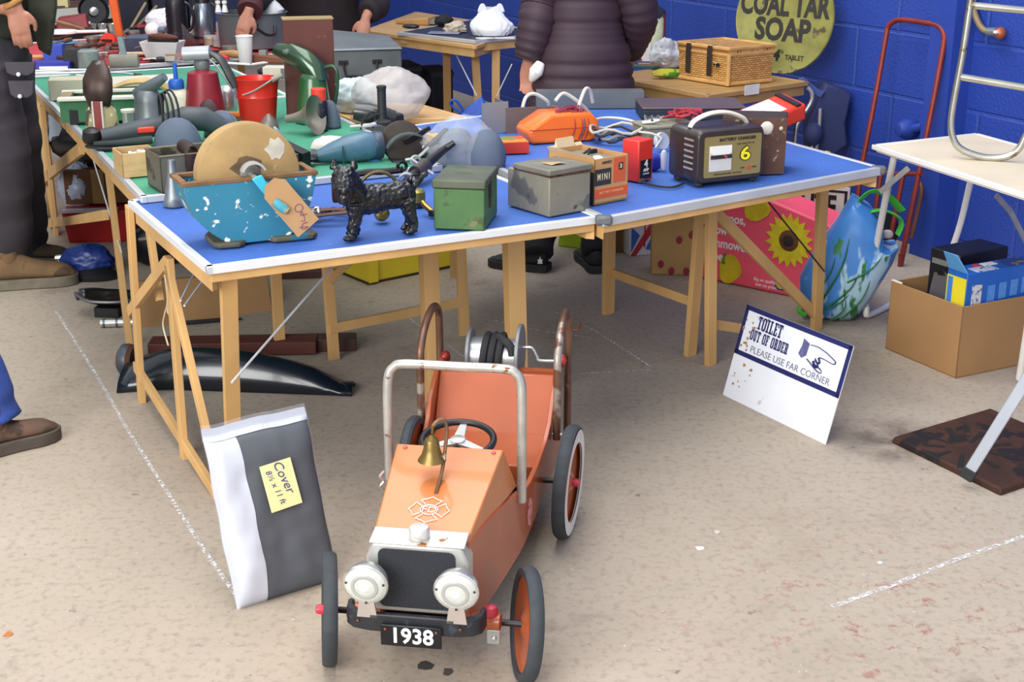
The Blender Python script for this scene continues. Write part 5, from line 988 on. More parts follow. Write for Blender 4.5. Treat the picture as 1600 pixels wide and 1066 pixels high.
carrier('white_cloth','white cloth bundle left of the black jug',at(246,50,ZR)+Vector((0,.15,0)),(.10,.08,.07),12,M('dfe0e6',.8,0,.04))
t=thing('blue_box','bright blue cardboard box at the left edge of the red table','box',at(72,98,ZR),6); MB().box((.04,.04,.045),(.10,.09,.09)).build('box',M('2242b0',.5,0,.06),t,bev=.002)
t=thing('blue_case','flat blue tool case with white edge under the blue box','case',at(70,106,ZR),6); MB().box((.04,-.02,.018),(.20,.10,.036)).build('case',M('242c96',.5,0,.1),t,bev=.003); MB().box((.06,-.075,.01),(.14,.006,.012)).build('edge',WHITE,t)
t=thing('black_box','black carton with olive end left of the sledge hammer head','carton',at(104,106,ZR),3); MB().box((.05,.04,.045),(.12,.09,.09)).build('box',M('17131a',.5,0,.2),t,bev=.002); MB().box((.125,.04,.045),(.03,.09,.09)).build('end',M('9a8e4a',.5,.2,.15),t)
t=thing('clear_jar','grey glass jar left of the sledge hammer head','jar',at(140,108,ZR)); MB().lathe([(.05,0),(.055,.01),(.052,.09),(.035,.10),(.003,.10)],18).build('jar',M('8d9590',.25,.2,.2,14),t)
t=thing('teal_pan','small teal enamel dish under the white paddle','dish',at(102,76,ZR)); MB().lathe([(.04,0),(.09,.035),(.086,.036),(.03,.004),(.002,.004)],22,cap=False).build('dish',M('3a7a92',.35,.1,.1),t)
names=['spanner lying nearest the left end of the red table','spanner below the teal dish on the red table','rusty spanner below the red tape dispenser','spanner beside the dark blue-grey metal box','spanner in front of the white tub','spanner near the silver cups','rusty spanner at the foot of the red vice','spanner under the handle of the white paddle','spanner left of the clear jar','spanner lying in front of the grey funnel bowl']
for i,(u,v,a) in enumerate(((92,90,10),(130,80,-12),(165,88,15),(215,96,4),(300,100,160),(178,60,40),(100,60,80),(150,68,-5),(118,96,30),(318,82,-20))):
    t=thing('spanner',names[i],'spanner',at(u,v,ZR),a,'old spanners'); mt=STEEL if i%3 else RUST
    MB().bar((-.09,0,.008),(.09,0,.008),.018,.008,(0,1,0)).build('shank',mt,t,bev=.002)
    for s in (-1,1): MB().prism([(s*.085+.022*math.cos(R(k)),.022*math.sin(R(k))) for k in range(30 if s>0 else 210,(30 if s>0 else 210)+301,30)]+[(s*.085+s*.004,0)],.002,.014).build('jaw',mt,t)
names=['dark red tin leftmost of the tins on the red table','brown tin behind the hammer lying left of the sledge hammer','grey tin behind the red tape dispenser','rusty tin right of the orange hammer handle','small glass jar with white lid in front of the grey pot','brown tin near the paper cup','cream tin behind the paper cup','dark tin next to the dark blue-grey metal box']
for i,(u,v,r,h,c) in enumerate(((128,82,.035,.05,'7a2c2a'),(146,74,.035,.06,'6a4a3a'),(185,66,.04,.06,'77736c'),(208,62,.04,.05,'8a5a44'),(345,72,.045,.05,'b9c4bc'),(362,84,.05,.04,'9a6a40'),(330,70,.04,.05,'b0a890'),(244,82,.03,.05,'3a3438'))):
    t=thing('tin',names[i],'tin',at(u,v,ZR),0,'old tins and jars'); MB().lathe([(r,0),(r,h),(r*.2,h)],16).build('tin',M(c,.45,.3,.2),t); MB().lathe([(r*1.05,h-.012),(r*1.05,h+.003),(r*.2,h+.004)],16).build('lid',M('d6d4cc' if i in (4,6) else '8a847a',.4,.4),t)
t=thing('wooden_plane','brown wooden plane lying right of the paper cup','plane',at(418,98,ZR),-12); MB().hexa([(-.14,-.03,0),(.14,-.03,0),(.14,.03,0),(-.14,.03,0),(-.14,-.03,.05),(.14,-.03,.03),(.14,.03,.03),(-.14,.03,.05)]).build('body',M('7a4a34',.5,0,.2,8,stretch=(.3,1,1)),t,bev=.006); MB().box((-.02,0,.05),(.04,.03,.03)).build('blade',STEEL,t)
t=thing('wooden_tool','pale wooden tool handle lying behind the paper cup','handle',at(366,92,ZR),-35); MB().tube([(-.10,0,.02),(.0,0,.026),(.1,0,.02)],[.016,.022,.014],10,n=3).build('handle',M('b98a58',.5,0,.15,12),t)
t=thing('ruler','white folding rule bent in a V behind the red bucket','rule',at(380,106,ZG+.005),-25); MB().bar((-.10,0,.02),(.05,0,.02),.03,.006,(0,1,0)).build('arm',WHITE,t); MB().bar((.05,0,.02),(.07,.10,.02),.03,.006,(1,0,0)).build('arm',WHITE,t)
t=thing('small_box','cream box with grey end behind the red bucket','box',at(430,125,ZG),-5); MB().box((0,.04,.03),(.12,.08,.06)).build('box',M('c9c2b2',.6,0,.05),t,bev=.002); MB().box((.045,-.003,.03),(.03,.002,.05)).build('label',M('6a6a6c',.5),t)
t=thing('black_lump','small black knob behind the rim of the red bucket','knob',at(413,118,ZG),0); MB().ball((0,0,.02),(.035,.03,.022),12,bot=-.02).build('knob',BLACK,t)
# slanting stick pair and grey spout in front of the dark bin
for i,(u,v,a) in enumerate(((204,45,62),(214,42,48))):
    t=thing('wood_stick',('left of two wooden handles leaning right of the orange hammer','right of two wooden handles leaning right of the orange hammer')[i],'stick',at(u,v,ZR),0); MB().bar((0,0,.0),(.10+.03*i,.05,.16-.03*i),.022,.016,(0,1,0)).build('stick',M('8a7a5c',.6,0,.2),t,bev=.003)
# brown shelf with pale edge at the back left
a=aty(86,18,9.6); b=aty(190,2,10.0); d=(b-a); d.z=0; L_=1.3; ang=math.degrees(math.atan2(d.y,d.x))
t=thing('shelf_unit','brown shelf unit with white front edge at the far left of the hall','shelf',(a.x,a.y,0),ang)
MB().box((.05,.25,a.z-.0),(1.0,.5,.03)).build('top',M('5a2e1e',.6,0,.15,4),t); MB().box((.05,-.012,a.z-.03),(1.0,.02,.09)).build('front_edge',M('c6c8bf',.5,0,.06),t); 
for x in (-.4,.5): MB().box((x,.25,a.z/2-.03),(.04,.45,a.z-.06)).build('side',M('5a4a44',.7),t)
MB().box((.05,.48,a.z/2-.03),(.9,.02,a.z-.06)).build('back_panel',M('55504e',.8),t)
c=aty(88,2,9.7); t=thing('cream_box','cream carton standing on the brown shelf at the far left','carton',(c.x,9.75,a.z+.015),10); MB().box((0,.05,.05),(.12,.12,.12)).build('box',M('cdbf8a',.6,0,.06),t); MB().box((0,-.012,.0),(.08,.004,.02)).build('label',BLACK,t)
# dark bin bag heap and black crates behind the stall
for i,(u,w_,c_) in enumerate(((180,.5,'14162a'),(240,.55,'15142c'),(300,.5,'12131f'))):
    q=aty(u,25,9.3); t=thing('plastic_crate',('black crate behind the orange hammer handle','dark navy crate behind the black jug','black crate behind the silver flask')[i],'crate',(q.x,9.75,0),10,'dark crates behind the stall'); MB().box((0,.2,.56),(w_*.42,.35,1.12)).build('body',M(c_,.7,0,.2,6),t,bev=.01); MB().box((0,.0,1.06),(w_*.44,.03,.06)).build('rim',M('1d2038',.6),t)
# ---------------------------------------------------------------- tables by the wall
t=thing('folder','brown cardboard folder with curled end on the plain brown table','folder',at(618,38,.72),-12); MB().hexa([(0,0,0),(.25,-.06,0),(.27,.12,0),(.02,.2,0),(.0,0,.03),(.25,-.06,.055),(.27,.12,.055),(.02,.2,.03)]).build('cover',M('b58f58',.7,0,.08,8),t,bev=.01); MB().box((.27,.02,.025),(.04,.12,.03)).build('papers',M('8a857c',.7,0,.2,30),t)
carrier('dark_cloth','black cloth bundle on the dark-topped table',at(694,40,ZT),(.06,.05,.04),5,M('1e2226',.8,0,.2))
carrier('paper_bundle','crumpled cream paper bundle on the dark-topped table',at(712,50,ZT),(.07,.06,.035),8,M('c4b8a4',.8,0,.1),nzv=.3)
upright_bag('carrier_bag','white plastic carrier bag with tied handles on the dark-topped table',at(768,56,ZT)+Vector((0,.05,0)),.135,.085,.165,11,M('e4e6ea',.35,0,.03,6,bump=.5,bs=30))
mb=MB().ball((0,0,.09),(.10,.06,.075),18,nz=.14,seed=21)
t=thing('envelope','clear plastic sleeve of papers on the dark-topped table','sleeve',at(695,52,ZT),-8); MB().box((0,0,.004),(.20,.10,.006)).build('sleeve',M('8d93a8',.3,0,.1),t)
t=thing('white_papers','white papers below the tied carrier bag','papers',at(758,60,ZT),0); MB().prism([(.06*math.cos(a*PI/8),.03*math.sin(a*PI/8)) for a in range(16)],0,.004).build('paper',WHITE,t); MB().box((.12,.0,.003),(.12,.04,.004)).build('paper',WHITE,t)
t=thing('spectacles_case','black spectacles case at the front corner of the dark-topped table','case',at(642,45,ZT),-10); MB().ball((0,0,.015),(.06,.025,.016),12,bot=-.014).build('case',BLACK,t)
# hamper
WK=M('bb8646',.6,0,.3,14,bump=.0,name='wicker')
def wick(lid=False):
    mt=bpy.data.materials.new('wicker_weave'); nt,N,Lk,b=nodes(mt); tc=N.new('ShaderNodeTexCoord').outputs['Object']; sx=N.new('ShaderNodeSeparateXYZ'); Lk.new(tc,sx.inputs[0])
    s=N.new('ShaderNodeMath'); s.operation='ADD'; Lk.new(sx.outputs[0],s.inputs[0]); Lk.new(sx.outputs[1],s.inputs[1]); cx=N.new('ShaderNodeCombineXYZ'); Lk.new((sx.outputs[0] if lid else s.outputs[0]),cx.inputs[0]); Lk.new(sx.outputs[1 if lid else 2],cx.inputs[1])
    br=N.new('ShaderNodeTexBrick'); Lk.new(cx.outputs[0],br.inputs['Vector']); br.inputs['Scale'].default_value=1; br.inputs['Brick Width'].default_value=.026; br.inputs['Row Height'].default_value=.010; br.inputs['Mortar Size'].default_value=.0016; br.inputs['Mortar Smooth'].default_value=.8
    br.inputs['Color1'].default_value=(*lin('dcab66'),1); br.inputs['Color2'].default_value=(*lin('bd8848'),1); br.inputs['Mortar'].default_value=(*lin('8a5c30'),1); Lk.new(br.outputs['Color'],b.inputs['Base Color'])
    iv=N.new('ShaderNodeMath'); iv.operation='SUBTRACT'; iv.inputs[0].default_value=1; Lk.new(br.outputs['Fac'],iv.inputs[1]); bp=N.new('ShaderNodeBump'); bp.inputs['Distance'].default_value=.006; Lk.new(iv.outputs[0],bp.inputs['Height']); Lk.new(bp.outputs[0],b.inputs['Normal']); b.inputs['Roughness'].default_value=.55; return mt
hc=at(1137,134,ZT); hl=at(1062,122,ZT); hr_=at(1204,127,ZT); 
ax=(hc-hl); ax.z=0; wl=ax.length; ang=math.degrees(math.atan2(ax.y,ax.x))
dp_=(hr_-hc).length
t=thing('picnic_hamper','wicker picnic hamper with leather straps on the brown wooden table','hamper',hc,ang); hh=.145
dv=Matrix.Rotation(R(-ang),3,'Z')@(hr_-hc)
def sk(x,y,z): return (x*-1*wl+dv.x*y,dv.y*y,z)     # x 0..1 to the left, y 0..1 back
WV=wick()
MB().hexa([sk(1,0,0),sk(0,0,0),sk(0,1,0),sk(1,1,0),sk(1.02,-.02,hh),sk(-.02,-.02,hh),sk(-.02,1.02,hh),sk(1.02,1.02,hh)]).build('basket',WV,t)
MB().hexa([sk(1.04,-.04,hh+.004),sk(-.03,-.04,hh+.004),sk(-.03,1.03,hh+.004),sk(1.04,1.03,hh+.004),sk(1.03,-.03,hh+.03),sk(-.02,-.03,hh+.03),sk(-.02,1.02,hh+.03),sk(1.03,1.02,hh+.03)]).build('lid',wick(True),t)
mb=MB(); 
for z,e in ((.006,0),(hh,.02),(hh+.028,.03)): mb.tube([sk(1+e,-e,z),sk(-e,-e,z),sk(-e,1+e,z),sk(1+e,1+e,z)],.009,8,closed=True)
mb.tube([sk(0,0,0),sk(-.02,-.02,hh)],.011,8); mb.build('rim_cane',M('c79a5c',.5,0,.2,14),t)
for x in (.78,.34): MB().loft([[sk(x+a,-.035-b,z) for a in (-.05,.05)] for b,z in ((-.1,hh+.036),(.02,hh+.034),(.035,hh+.01),(.03,.05),(.02,.035))],None,False,False).build('strap',M('2b2522',.5,0,.2),t)
MB().box(sk(.2,-.05,hh-.05),(.03,.01,.02)).build('buckle',M('2a2a22',.3,.5,.2,60,chip=('e0d8b8',.5,60)),t)
# soap sign
c=onpl(1222,10,at(1222,110,ZT)+Vector((.0,.05,0)),(.62,.78,0)); sp=at(1216,117,ZT)
SD=Vector((.70,-.71,0)); sy=sp+Vector((.02,.05,0)); Rr_=.0
sg=thing('enamel_sign','large round yellow soap sign with dark lettering leaning on the blue wall','sign',(sy.x,sy.y,ZT),-40)
m=mpp(Vector((sp.x,sp.y,1.0))); r=79*m*1.09
SGY=M('cdd03c',.4,0,.10,5,chip=('b0a03a',.68,9),chip2=('8a7434',.73,14),name='sign_yellow')
T=TR((0,0,r*1.0))@Matrix.Rotation(R(84),4,'X')
MB().lathe([(.002,0),(r*.985,0),(r*.985,-.01),(.002,-.01)],72,T).build('disc',SGY,sg)
MB().lathe([(r*.95,-.012),(r*1.0,-.012),(r*1.005,0),(r*.99,.006),(r*.965,.002)],72,T).build('rim',M('8c8a4a',.5,.2,.25,10,chip=('5d5040',.6,12)),sg)
INK=M('2c2a26',.5,0,.1,8)
text('COAL TAR',.150,INK,sg,T@TR((-.004,.060,.003)),bold=.006,sx=.685)
text('SOAP',.150,INK,sg,T@TR((.0,-.062,.003)),bold=.006,sx=.84)
text('PER',.030,INK,sg,T@TR((-.085,-.19,.003)),bold=.0006); text('4',.075,INK,sg,T@TR((-.02,-.185,.003)),bold=.003,shear=.15); text('D',.022,INK,sg,T@TR((.013,-.165,.003)),bold=.0006); text('TABLET',.034,INK,sg,T@TR((.085,-.19,.003)),bold=.0006,sx=.9)
text("WRIGHT'S",.15,INK,sg,T@TR((0,.19,.003)),bold=.006,sx=.70)
# can, mug, bag, packet near the hamper
c=at(1033,98,ZT); c=c+Vector((.0,.25,0)); m=mpp(c); t=thing('spray_can','cream tin bottle with tilted dark cap against the blue wall','bottle',c); h=aty(1037,26,c.y).z-ZT
MB().lathe([(10*m,0),(10*m,h-.01),(8*m,h)],18,sy=.6).build('bottle',M('c9ccae',.5,0,.1,40),t); MB().box((0,0,0),(20*m,14*m,16*m),TR((-2*m,0,h+9*m),0,0,35)).build('cap',M('20283a',.4),t,bev=.004); MB().box((11*m,0,h*.8),(3*m,8*m,40*m)).build('red_strip',M('5a2030',.5),t)
c=at(1003,95,ZT); m=mpp(c); t=thing('paper_bag','white paper bag with red and brown print between the woman and the wall','bag',c,-8); MB().hexa([(-13*m,-.02,0),(14*m,-.02,0),(14*m,.04,0),(-13*m,.04,0),(-11*m,0,28*m),(13*m,0,42*m),(13*m,.02,42*m),(-11*m,.02,28*m)]).build('paper',M('e2ddd6',.6,0,.04,9,chip=('b5604a',.64,26),chip2=('5a6a62',.70,22)),t)
t=thing('papers','teal and brown papers lying on the brown wooden table beside the woman','papers',at(1004,106,ZT),-10); MB().prism([(-.08,-.03),(.06,-.04),(.09,.0),(.05,.04),(-.06,.04)],0,.012).build('teal_paper',M('2e5a58',.6),t); MB().prism([(-.02,.0),(.09,.01),(.08,.06),(-.03,.05)],.012,.02).build('brown_paper',M('a07a5a',.7),t)
carrier('plastic_bag','clear plastic bag of tissue standing left of the wicker hamper',at(1042,106,ZT)+Vector((0,.05,0)),(.08,.07,.08),14,M('cfd3de',.25,0,.05,8,bump=.9,bs=40,al=.85),nzv=.2)
t=solo(MB().ball((0,0,.02),(.085,.035,.024),14,nz=.2,seed=31,bot=-.02),'snack_packet',M('b9b51e',.35,0,.1,9,chip=('4a8a2a',.52,12)),'crumpled yellow and green packet in front of the plastic bag of tissue','packet',at(1042,121,ZT),12)

# small odds and ends heaped on the red-topped table
random.seed(11); cols=['5a3a2e','8a2a2c','6f6a66','a5a7a8','3a3436','7a4a34','9a3034','b9b2a4','4a4650']
for i in range(34):
    u=random.uniform(90,330); v=random.uniform(58,104)
    if 170<u<215 and v>95: v-=25
    t=thing('hand_tool','small worn hand tool lying in the clutter on the red-topped table','tool',at(u,v,ZR),random.uniform(0,180),'small worn tools heaped on the red table'); L_=random.uniform(.05,.11); c=cols[i%9]; z=random.choice((.012,.03,.05))
    MB().tube([(-L_,0,z),(0,0,z+.004),(L_*.3,0,z)],[.005,.006,.008],6).build('blade',M(random.choice(('8d8c88','5a4a44','b5b5b2')),.4,.5),t)
    MB().lathe([(.010,0),(.014,.02),(.012,L_*.8),(.004,L_*.85)],10,TR((L_*.3,0,z))@Matrix.Rotation(R(90),4,'Y')).build('handle',M(c,.5,.1,.2),t)
# blue bag tied to the leg of the dark-topped table, dark crates under it
y=8.15; g=lambda u,v:aty(u,v,y)
mb=MB(); mb.loft([[g(u,v)+Vector((0,d*k,0)) for u,v,k in pts] for d,pts in ((-.05,((752,150,.2),(758,158,.2),(752,186,1),(735,196,1),(712,186,1),(722,176,.6))),(.05,((752,150,.2),(758,158,.2),(752,186,1),(735,196,1),(712,186,1),(722,176,.6))))])
o=MB(); t=thing('blue_bag','bright blue plastic bag tied to the leg of the dark-topped table','bag',(g(738,185).x,y,0)); mb.build('bag',M('2a5ac0',.4,0,.1,8,bump=.6,bs=24),t,w=True,bev=.01)
MB().tube([g(724,178),g(708,168),g(704,160),g(710,156),g(717,162),g(726,176)],.016,8,n=4,flat=.5).build('handle',M('2a5ac0',.4,0,.1,8,bump=.6,bs=24),t,w=True); MB().cyl((g(738,196).x,y,0),(g(738,196).x,y,g(738,194).z),.07,12).build('bag_base',M('2a5ac0',.4,0,.1,8,bump=.6,bs=24),t,w=True)
for i,(u,vv,w_) in enumerate(((642,100,.15),(692,108,.15))):
    q=aty(u,vv,9.55); t=thing('plastic_crate',('dark crate at the left under the plain brown table by the wall','dark crate at the right under the plain brown table by the wall')[i],'crate',(q.x,9.5,0),20,'dark crates by the wall'); MB().box((0,.15,q.z/2),(w_,.3,q.z)).build('body',M('1b1c24',.7,0,.25,8),t,bev=.008); MB().box((0,0,q.z-.03),(w_+.01,.012,.03)).build('rim',M('2a2c38',.6),t)
# ---------------------------------------------------------------- leaning and standing things on the floor
def plane_thing(name,label,cat,BL,BR,tilt_back,hgt):
    a=at(*BL,0); b=at(*BR,0); d=(b-a); L_=d.length; ang=math.degrees(math.atan2(d.y,d.x))
    t=thing(name,label,cat,a,ang); al=math.atan2(tilt_back,hgt)
    return t,L_,Matrix.Rotation(-al,4,'X')      # local: x along the foot, z up the face, -y to the viewer
t,L_,K=plane_thing('toilet_sign','white and navy out-of-order toilet sign leaning on a table leg','sign',(1130,617),(1290,695),.087,.313)
hs=math.hypot(.087,.313); SW=M('e3e6ee',.4,.05,.03,7,chip=('9a7a4a',.735,26),chip2=('b9b4b0',.70,9),name='sign_white'); NAVY=M('22265c',.45,0,.08)
SL={'T':(.7,((0,.85,.7,1),(0,.68,.09,.86),(.61,.68,.7,.86),(.24,0,.46,1),(.13,0,.57,.13))),'O':(.7,((0,.15,.22,.85),(.48,.15,.7,.85),(.12,.87,.58,1),(.12,0,.58,.13),(.05,.78,.25,.94),(.45,.78,.65,.94),(.05,.06,.25,.22),(.45,.06,.65,.22))),'I':(.46,((.12,0,.34,1),(0,0,.46,.13),(0,.87,.46,1))),
'L':(.66,((.1,0,.32,1),(0,.87,.44,1),(0,0,.66,.13),(.56,0,.66,.34))),'E':(.66,((.1,0,.32,1),(0,.87,.66,1),(.3,.44,.5,.56),(0,0,.66,.13),(.56,.68,.66,1),(.56,0,.66,.32))),'U':(.72,((.08,.15,.28,1),(.46,.15,.62,1),(0,.87,.36,1),(.38,.87,.72,1),(.18,0,.54,.13),(.11,.06,.3,.24),(.42,.06,.58,.24))),
'F':(.64,((.1,0,.32,1),(0,.87,.64,1),(.3,.42,.5,.55),(0,0,.44,.13),(.54,.66,.64,1))),'R':(.74,((.1,0,.32,1),(0,0,.4,.13),(0,.87,.54,1),(.46,.56,.66,.93),(.3,.45,.56,.58),(.46,0,.66,.48),(.44,0,.76,.13))),'D':(.72,((.1,0,.32,1),(0,.87,.54,1),(0,0,.54,.13),(.5,.12,.72,.88),(.45,.06,.65,.2),(.45,.8,.65,.94))),' ':(.4,())}
def slab(s,x,z,w,h,K,t):      # heavy slab-serif capitals
    tot=sum(SL[c][0]+.12 for c in s); k=w/tot; mb=MB()
    for i,c in enumerate(s):
        for n,(a,b,c_,d_) in enumerate(SL[c][1]): mb.box((x+(a+c_)/2*k,-.003-.00005*n,z+(b+d_)/2*h),((c_-a)*k,.0012,(d_-b)*h),K)
        x+=(SL[c][0]+.12)*k
    return mb.build('lettering',NAVY,t,flat=True)
def pbox(t,K,x0,x1,z0,z1,y0,y1,name,mt,**k): 
    return MB().box(((x0+x1)/2,(y0+y1)/2,(z0+z1)/2),(x1-x0,y1-y0,z1-z0),K).build(name,mt,t,**k)
pbox(t,K,0,L_,0,hs,-.002,.002,'board',SW)
mb=MB(); b_=.016; zb=hs*.47
for x0,x1,z0,z1 in ((0,L_,hs-b_,hs),(0,L_,zb,zb+b_),(0,b_,zb,hs),(L_-b_,L_,zb,hs)): mb.box(((x0+x1)/2,-.0026,(z0+z1)/2),(x1-x0,.0012,z1-z0),K)
mb.build('navy_border',NAVY,t)
slab('TOILET',.075,hs-.066,.125,.044,K,t); slab('OUT OF ORDER',.055,hs-.108,.19,.036,K,t)
text('PLEASE USE FAR CORNER',.032,M('6d7084',.5),t,K@TR((.265,-.003,zb+.034))@UP,bold=-.0002,sx=1.06)
mb=MB(); random.seed(5)
for i in range(26):
    x,z,r_=abs(random.gauss(.045,.04))+.012,random.uniform(.02,hs-.02),random.uniform(.002,.007); mb.prism([(x+r_*random.uniform(.5,1.2)*math.cos(k*PI/4),z+r_*random.uniform(.5,1.2)*math.sin(k*PI/4)) for k in range(8)],-.0036,-.0018,K,ax='y')
mb.build('rust_stain',M('9a7c50',.8,0,.3,60),t)
mb=MB(); h0=Vector((.335,-.003,hs-.072))
def st(pts,r): mb.tube([K@(h0+Vector((x,0,z))) for x,z in pts],r,6,n=3,flat=.3)
st([(-.0,.025),(.03,.028),(.07,.022),(.11,.010),(.125,.002),(.115,-.006),(.07,-.002),(.05,-.004)],.0032); st([(.05,-.004),(.06,-.018),(.045,-.022),(.035,-.012),(.055,-.030),(.04,-.034),(.03,-.020)],.0055); st([(-.0,-.022),(.02,-.03),(.05,-.044),(.075,-.048),(.07,-.038),(.04,-.03)],.0036)
mb.build('pointing_hand',NAVY,t); MB().prism([(.30,hs-.035),(.33,hs-.045),(.328,hs-.085),(.31,hs-.098),(.292,hs-.088),(.30,hs-.06)],-.0035,-.0025,K,ax='y').build('sleeve',M('5a5d88',.5,0,.3,60),t)
# packed grey cover
t,L_,K=plane_thing('packed_cover','grey folded cover in clear plastic leaning on a table leg, yellow note on it','cover pack',(372,952),(528,905),.145,.40)
hs=math.hypot(.145,.40)
def pillow(u0,u1,w0,w1,th,off,nx=26,nz_=30):      # part of the pack's surface between fractions u0..u1, w0..w1
    cl=lambda q:min(1,max(0,q))
    f=lambda u,w:((1-(2*cl(u)-1)**6)*(1-(2*cl(w)-1)**6))**.5
    mb=MB(); V=[]
    for s in (-1,1):
        for i in range(nx+1):
            for j in range(nz_+1):
                u,w=u0+(u1-u0)*i/nx,w0+(w1-w0)*j/nz_; n_=noise.noise(Vector((u*3+3,w*4,s*3)))*.009+noise.noise(Vector((u*7+3,w*10,s*3)))*.004
                e=.007*noise.noise(Vector((w*4,3,u*2))); k=f(u,w)
                V.append(K@Vector((L_*u+e,s*(th*.5*k+off*(.3+k)+n_*k),hs*w+.012*noise.noise(Vector((u*3,3,7)))*(w>.5))))
    q=(nx+1)*(nz_+1); F_=[]
    for s in (0,1):
        for i in range(nx):
            for j in range(nz_): a=s*q+i*(nz_+1)+j; F_.append((a,a+1,a+nz_+2,a+nz_+1))
    for i in range(nx):
        for j in (0,nz_): a=i*(nz_+1)+j; F_.append((a,a+nz_+1,q+a+nz_+1,q+a))
    for j in range(nz_):
        for i in (0,nx): a=i*(nz_+1)+j; F_.append((a,a+1,q+a+1,q+a))
    return mb.add(V,F_)
pillow(0,1,0,1,.07,0).build('grey_fabric',M('2b313a',.7,0,.08,6,bump=.15,bs=30),t,ang=60)
mb=pillow(-.01,.27,-.005,1.0,.07,.002); mb.build('silver_panel',M('b9bdc9',.5,.1,.06,6,bump=.2,bs=25),t,ang=60)
mb=pillow(-.012,1.012,.978,1.055,.07,.003,26,8); mb.build('silver_top',M('b2b6c2',.5,.1,.06,6,bump=.2,bs=25),t,ang=60)
mb=pillow(-.018,1.018,-.008,1.075,.07,.006); mb.build('plastic_wrap',M('e6e9f0',.12,0,.02,6,al=.07,bump=.9,bs=18,name='wrap_plastic'),t,ang=60)
nt_=Vector((.152,-.050,.275)); NK=K@Matrix.Translation(nt_)@Matrix.Rotation(R(-4),4,'Y')@Matrix.Scale(1.12,4)
MB().box((0,0,0),(.075,.001,.105),NK).build('yellow_note',M('d9d49a',.8,0,.04),t)
nw=text('Cover',.030,M('4a4a78',.6),t,NK@TR((.010,-.0012,.016))@UP@Matrix.Rotation(R(-78),4,'Z'),'handwriting',shear=.25,ext=.0003); text('8½ x 11 ft',.019,M('4a4a78',.6),t,NK@TR((-.014,-.0012,.0))@UP@Matrix.Rotation(R(-78),4,'Z'),'handwriting',shear=.25,ext=.0003)
# cardboard box with contents
b0=at(1383,545,0); b1=at(1493,592,0); d=(b1-b0); ang=math.degrees(math.atan2(d.y,d.x)); wl=d.length
bx=thing('cardboard_box','large open cardboard box on the floor under the cream camping table','cardboard box',b0,ang); hh=.268; dl=.46
KB=M('9c764c',.85,0,.06,5,name='box_card'); mb=MB()
for (x0,y0,x1,y1) in ((0,0,wl,.005),(0,dl-.005,wl,dl),(0,0,.005,dl),(wl-.005,0,wl,dl)): mb.box(((x0+x1)/2,(y0+y1)/2,hh/2),(x1-x0,y1-y0,hh))
mb.box((wl/2,dl/2,.004),(wl,dl,.006)); mb.build('box_walls',KB,bx,bev=.002); MB().box((.02,.01,hh-.012),(.05,.008,.03)).build('white_label',WHITE,bx)
BX=Matrix.Translation(b0)@Matrix.Rotation(R(ang),4,'Z')
def inbox(x,y,z): return BX@Vector((x,y,z))
t=thing('file_box','black plastic box file standing in the cardboard box','box',inbox(.085,.27,.012),ang+4); MB().box((.02,0,.19),(.14,.26,.38)).build('body',M('15161c',.45,0,.2),t,bev=.006); MB().box((.02,-.132,.335),(.11,.004,.02)).build('edge_strip',M('6a7068',.5),t); MB().lathe([(.02,0),(.024,.003),(.02,.006)],16,TR((.02,-.132,.285))@Matrix.Rotation(R(90),4,'X')).build('finger_hole',M('0a0a0c',.4),t)
t=thing('grey_sheet','grey plastic panel leaning inside the cardboard box','panel',inbox(.165,.085,.03),ang+3); q=MB().box((0,0,.14),(.17,.012,.28)).build('panel',M('4d4b4e',.6,0,.12),t); q.rotation_euler=(R(-12),0,0)
t=thing('rusty_part','rusty round iron part behind the blue carton in the cardboard box','iron part',inbox(.30,.36,.20),ang+20); MB().lathe([(.02,0),(.05,.0),(.055,.03),(.04,.08),(.02,.10)],18,TR((0,0,.0),0,20,20)).build('body',M('4a3228',.7,.4,.3,14),t); MB().lathe([(.012,.0),(.02,.0),(.02,.03),(.012,.03)],14,TR((.0,.0,.11),0,60,0)).build('eye',M('8a5a3a',.6,.5,.2),t)
DB=M('1f5cb4',.45,0,.06,7,name='blue_carton')
t=thing('tool_carton','bright blue printed tool carton sticking out of the cardboard box','carton',inbox(.306,.02,.08),ang+90.5); 
q=thing('tmp','x','y'); bpy.data.objects.remove(q)
c=MB().box((.19,0,.15),(.38,.095,.30)).build('carton',DB,t,bev=.002); KC=Matrix.Rotation(R(6),4,'Y')
MB().box((-.0015,.0,.22),(.002,.09,.12)).build('yellow_panel',M('d8c828',.5,0,.05),c); MB().box((-.003,.028,.22),(.002,.022,.11)).build('blue_name_strip',M('3a78c8',.5),c)
text('DRILL',.018,M('d9e0ea',.5),c,TR((-.0045,.028,.22))@Matrix.Rotation(R(-90),4,'Z')@UP@Matrix.Rotation(R(90),4,'Z')) if False else None
MB().hexa([(0,-.046,.30),(.006,-.046,.30),(.006,.046,.30),(0,.046,.30),(-.045,-.03,.37),(-.040,-.03,.37),(-.040,.036,.37),(-.045,.036,.37)]).build('end_flap',M('5aa0dc',.5,0,.05),c,bev=.004)
mb=MB(); mb.box((.10,-.02,.301),(.10,.05,.002)); mb.build('picture_panel',M('b9c4d8',.5,0,.2,40,chip=('3a3a4a',.58,40)),c); mb=MB().box((.27,0,.301),(.12,.07,.002)); mb.build('picture_panel',M('2a4a84',.5,0,.3,30,chip=('a8763a',.58,30)),c); MB().cyl((.11,.025,.3),(.11,.025,.3025),.014,14).build('red_spot',M('c8303a',.5),c); MB().box((.165,.02,.301),(.06,.03,.002)).build('white_strip',WHITE,c)
MB().box((.05,-.049,.22),(.045,.002,.07)).build('barcode_label',M('c9ccd4',.5,0,.1,90,chip=('6a6a74',.55,90)),c)
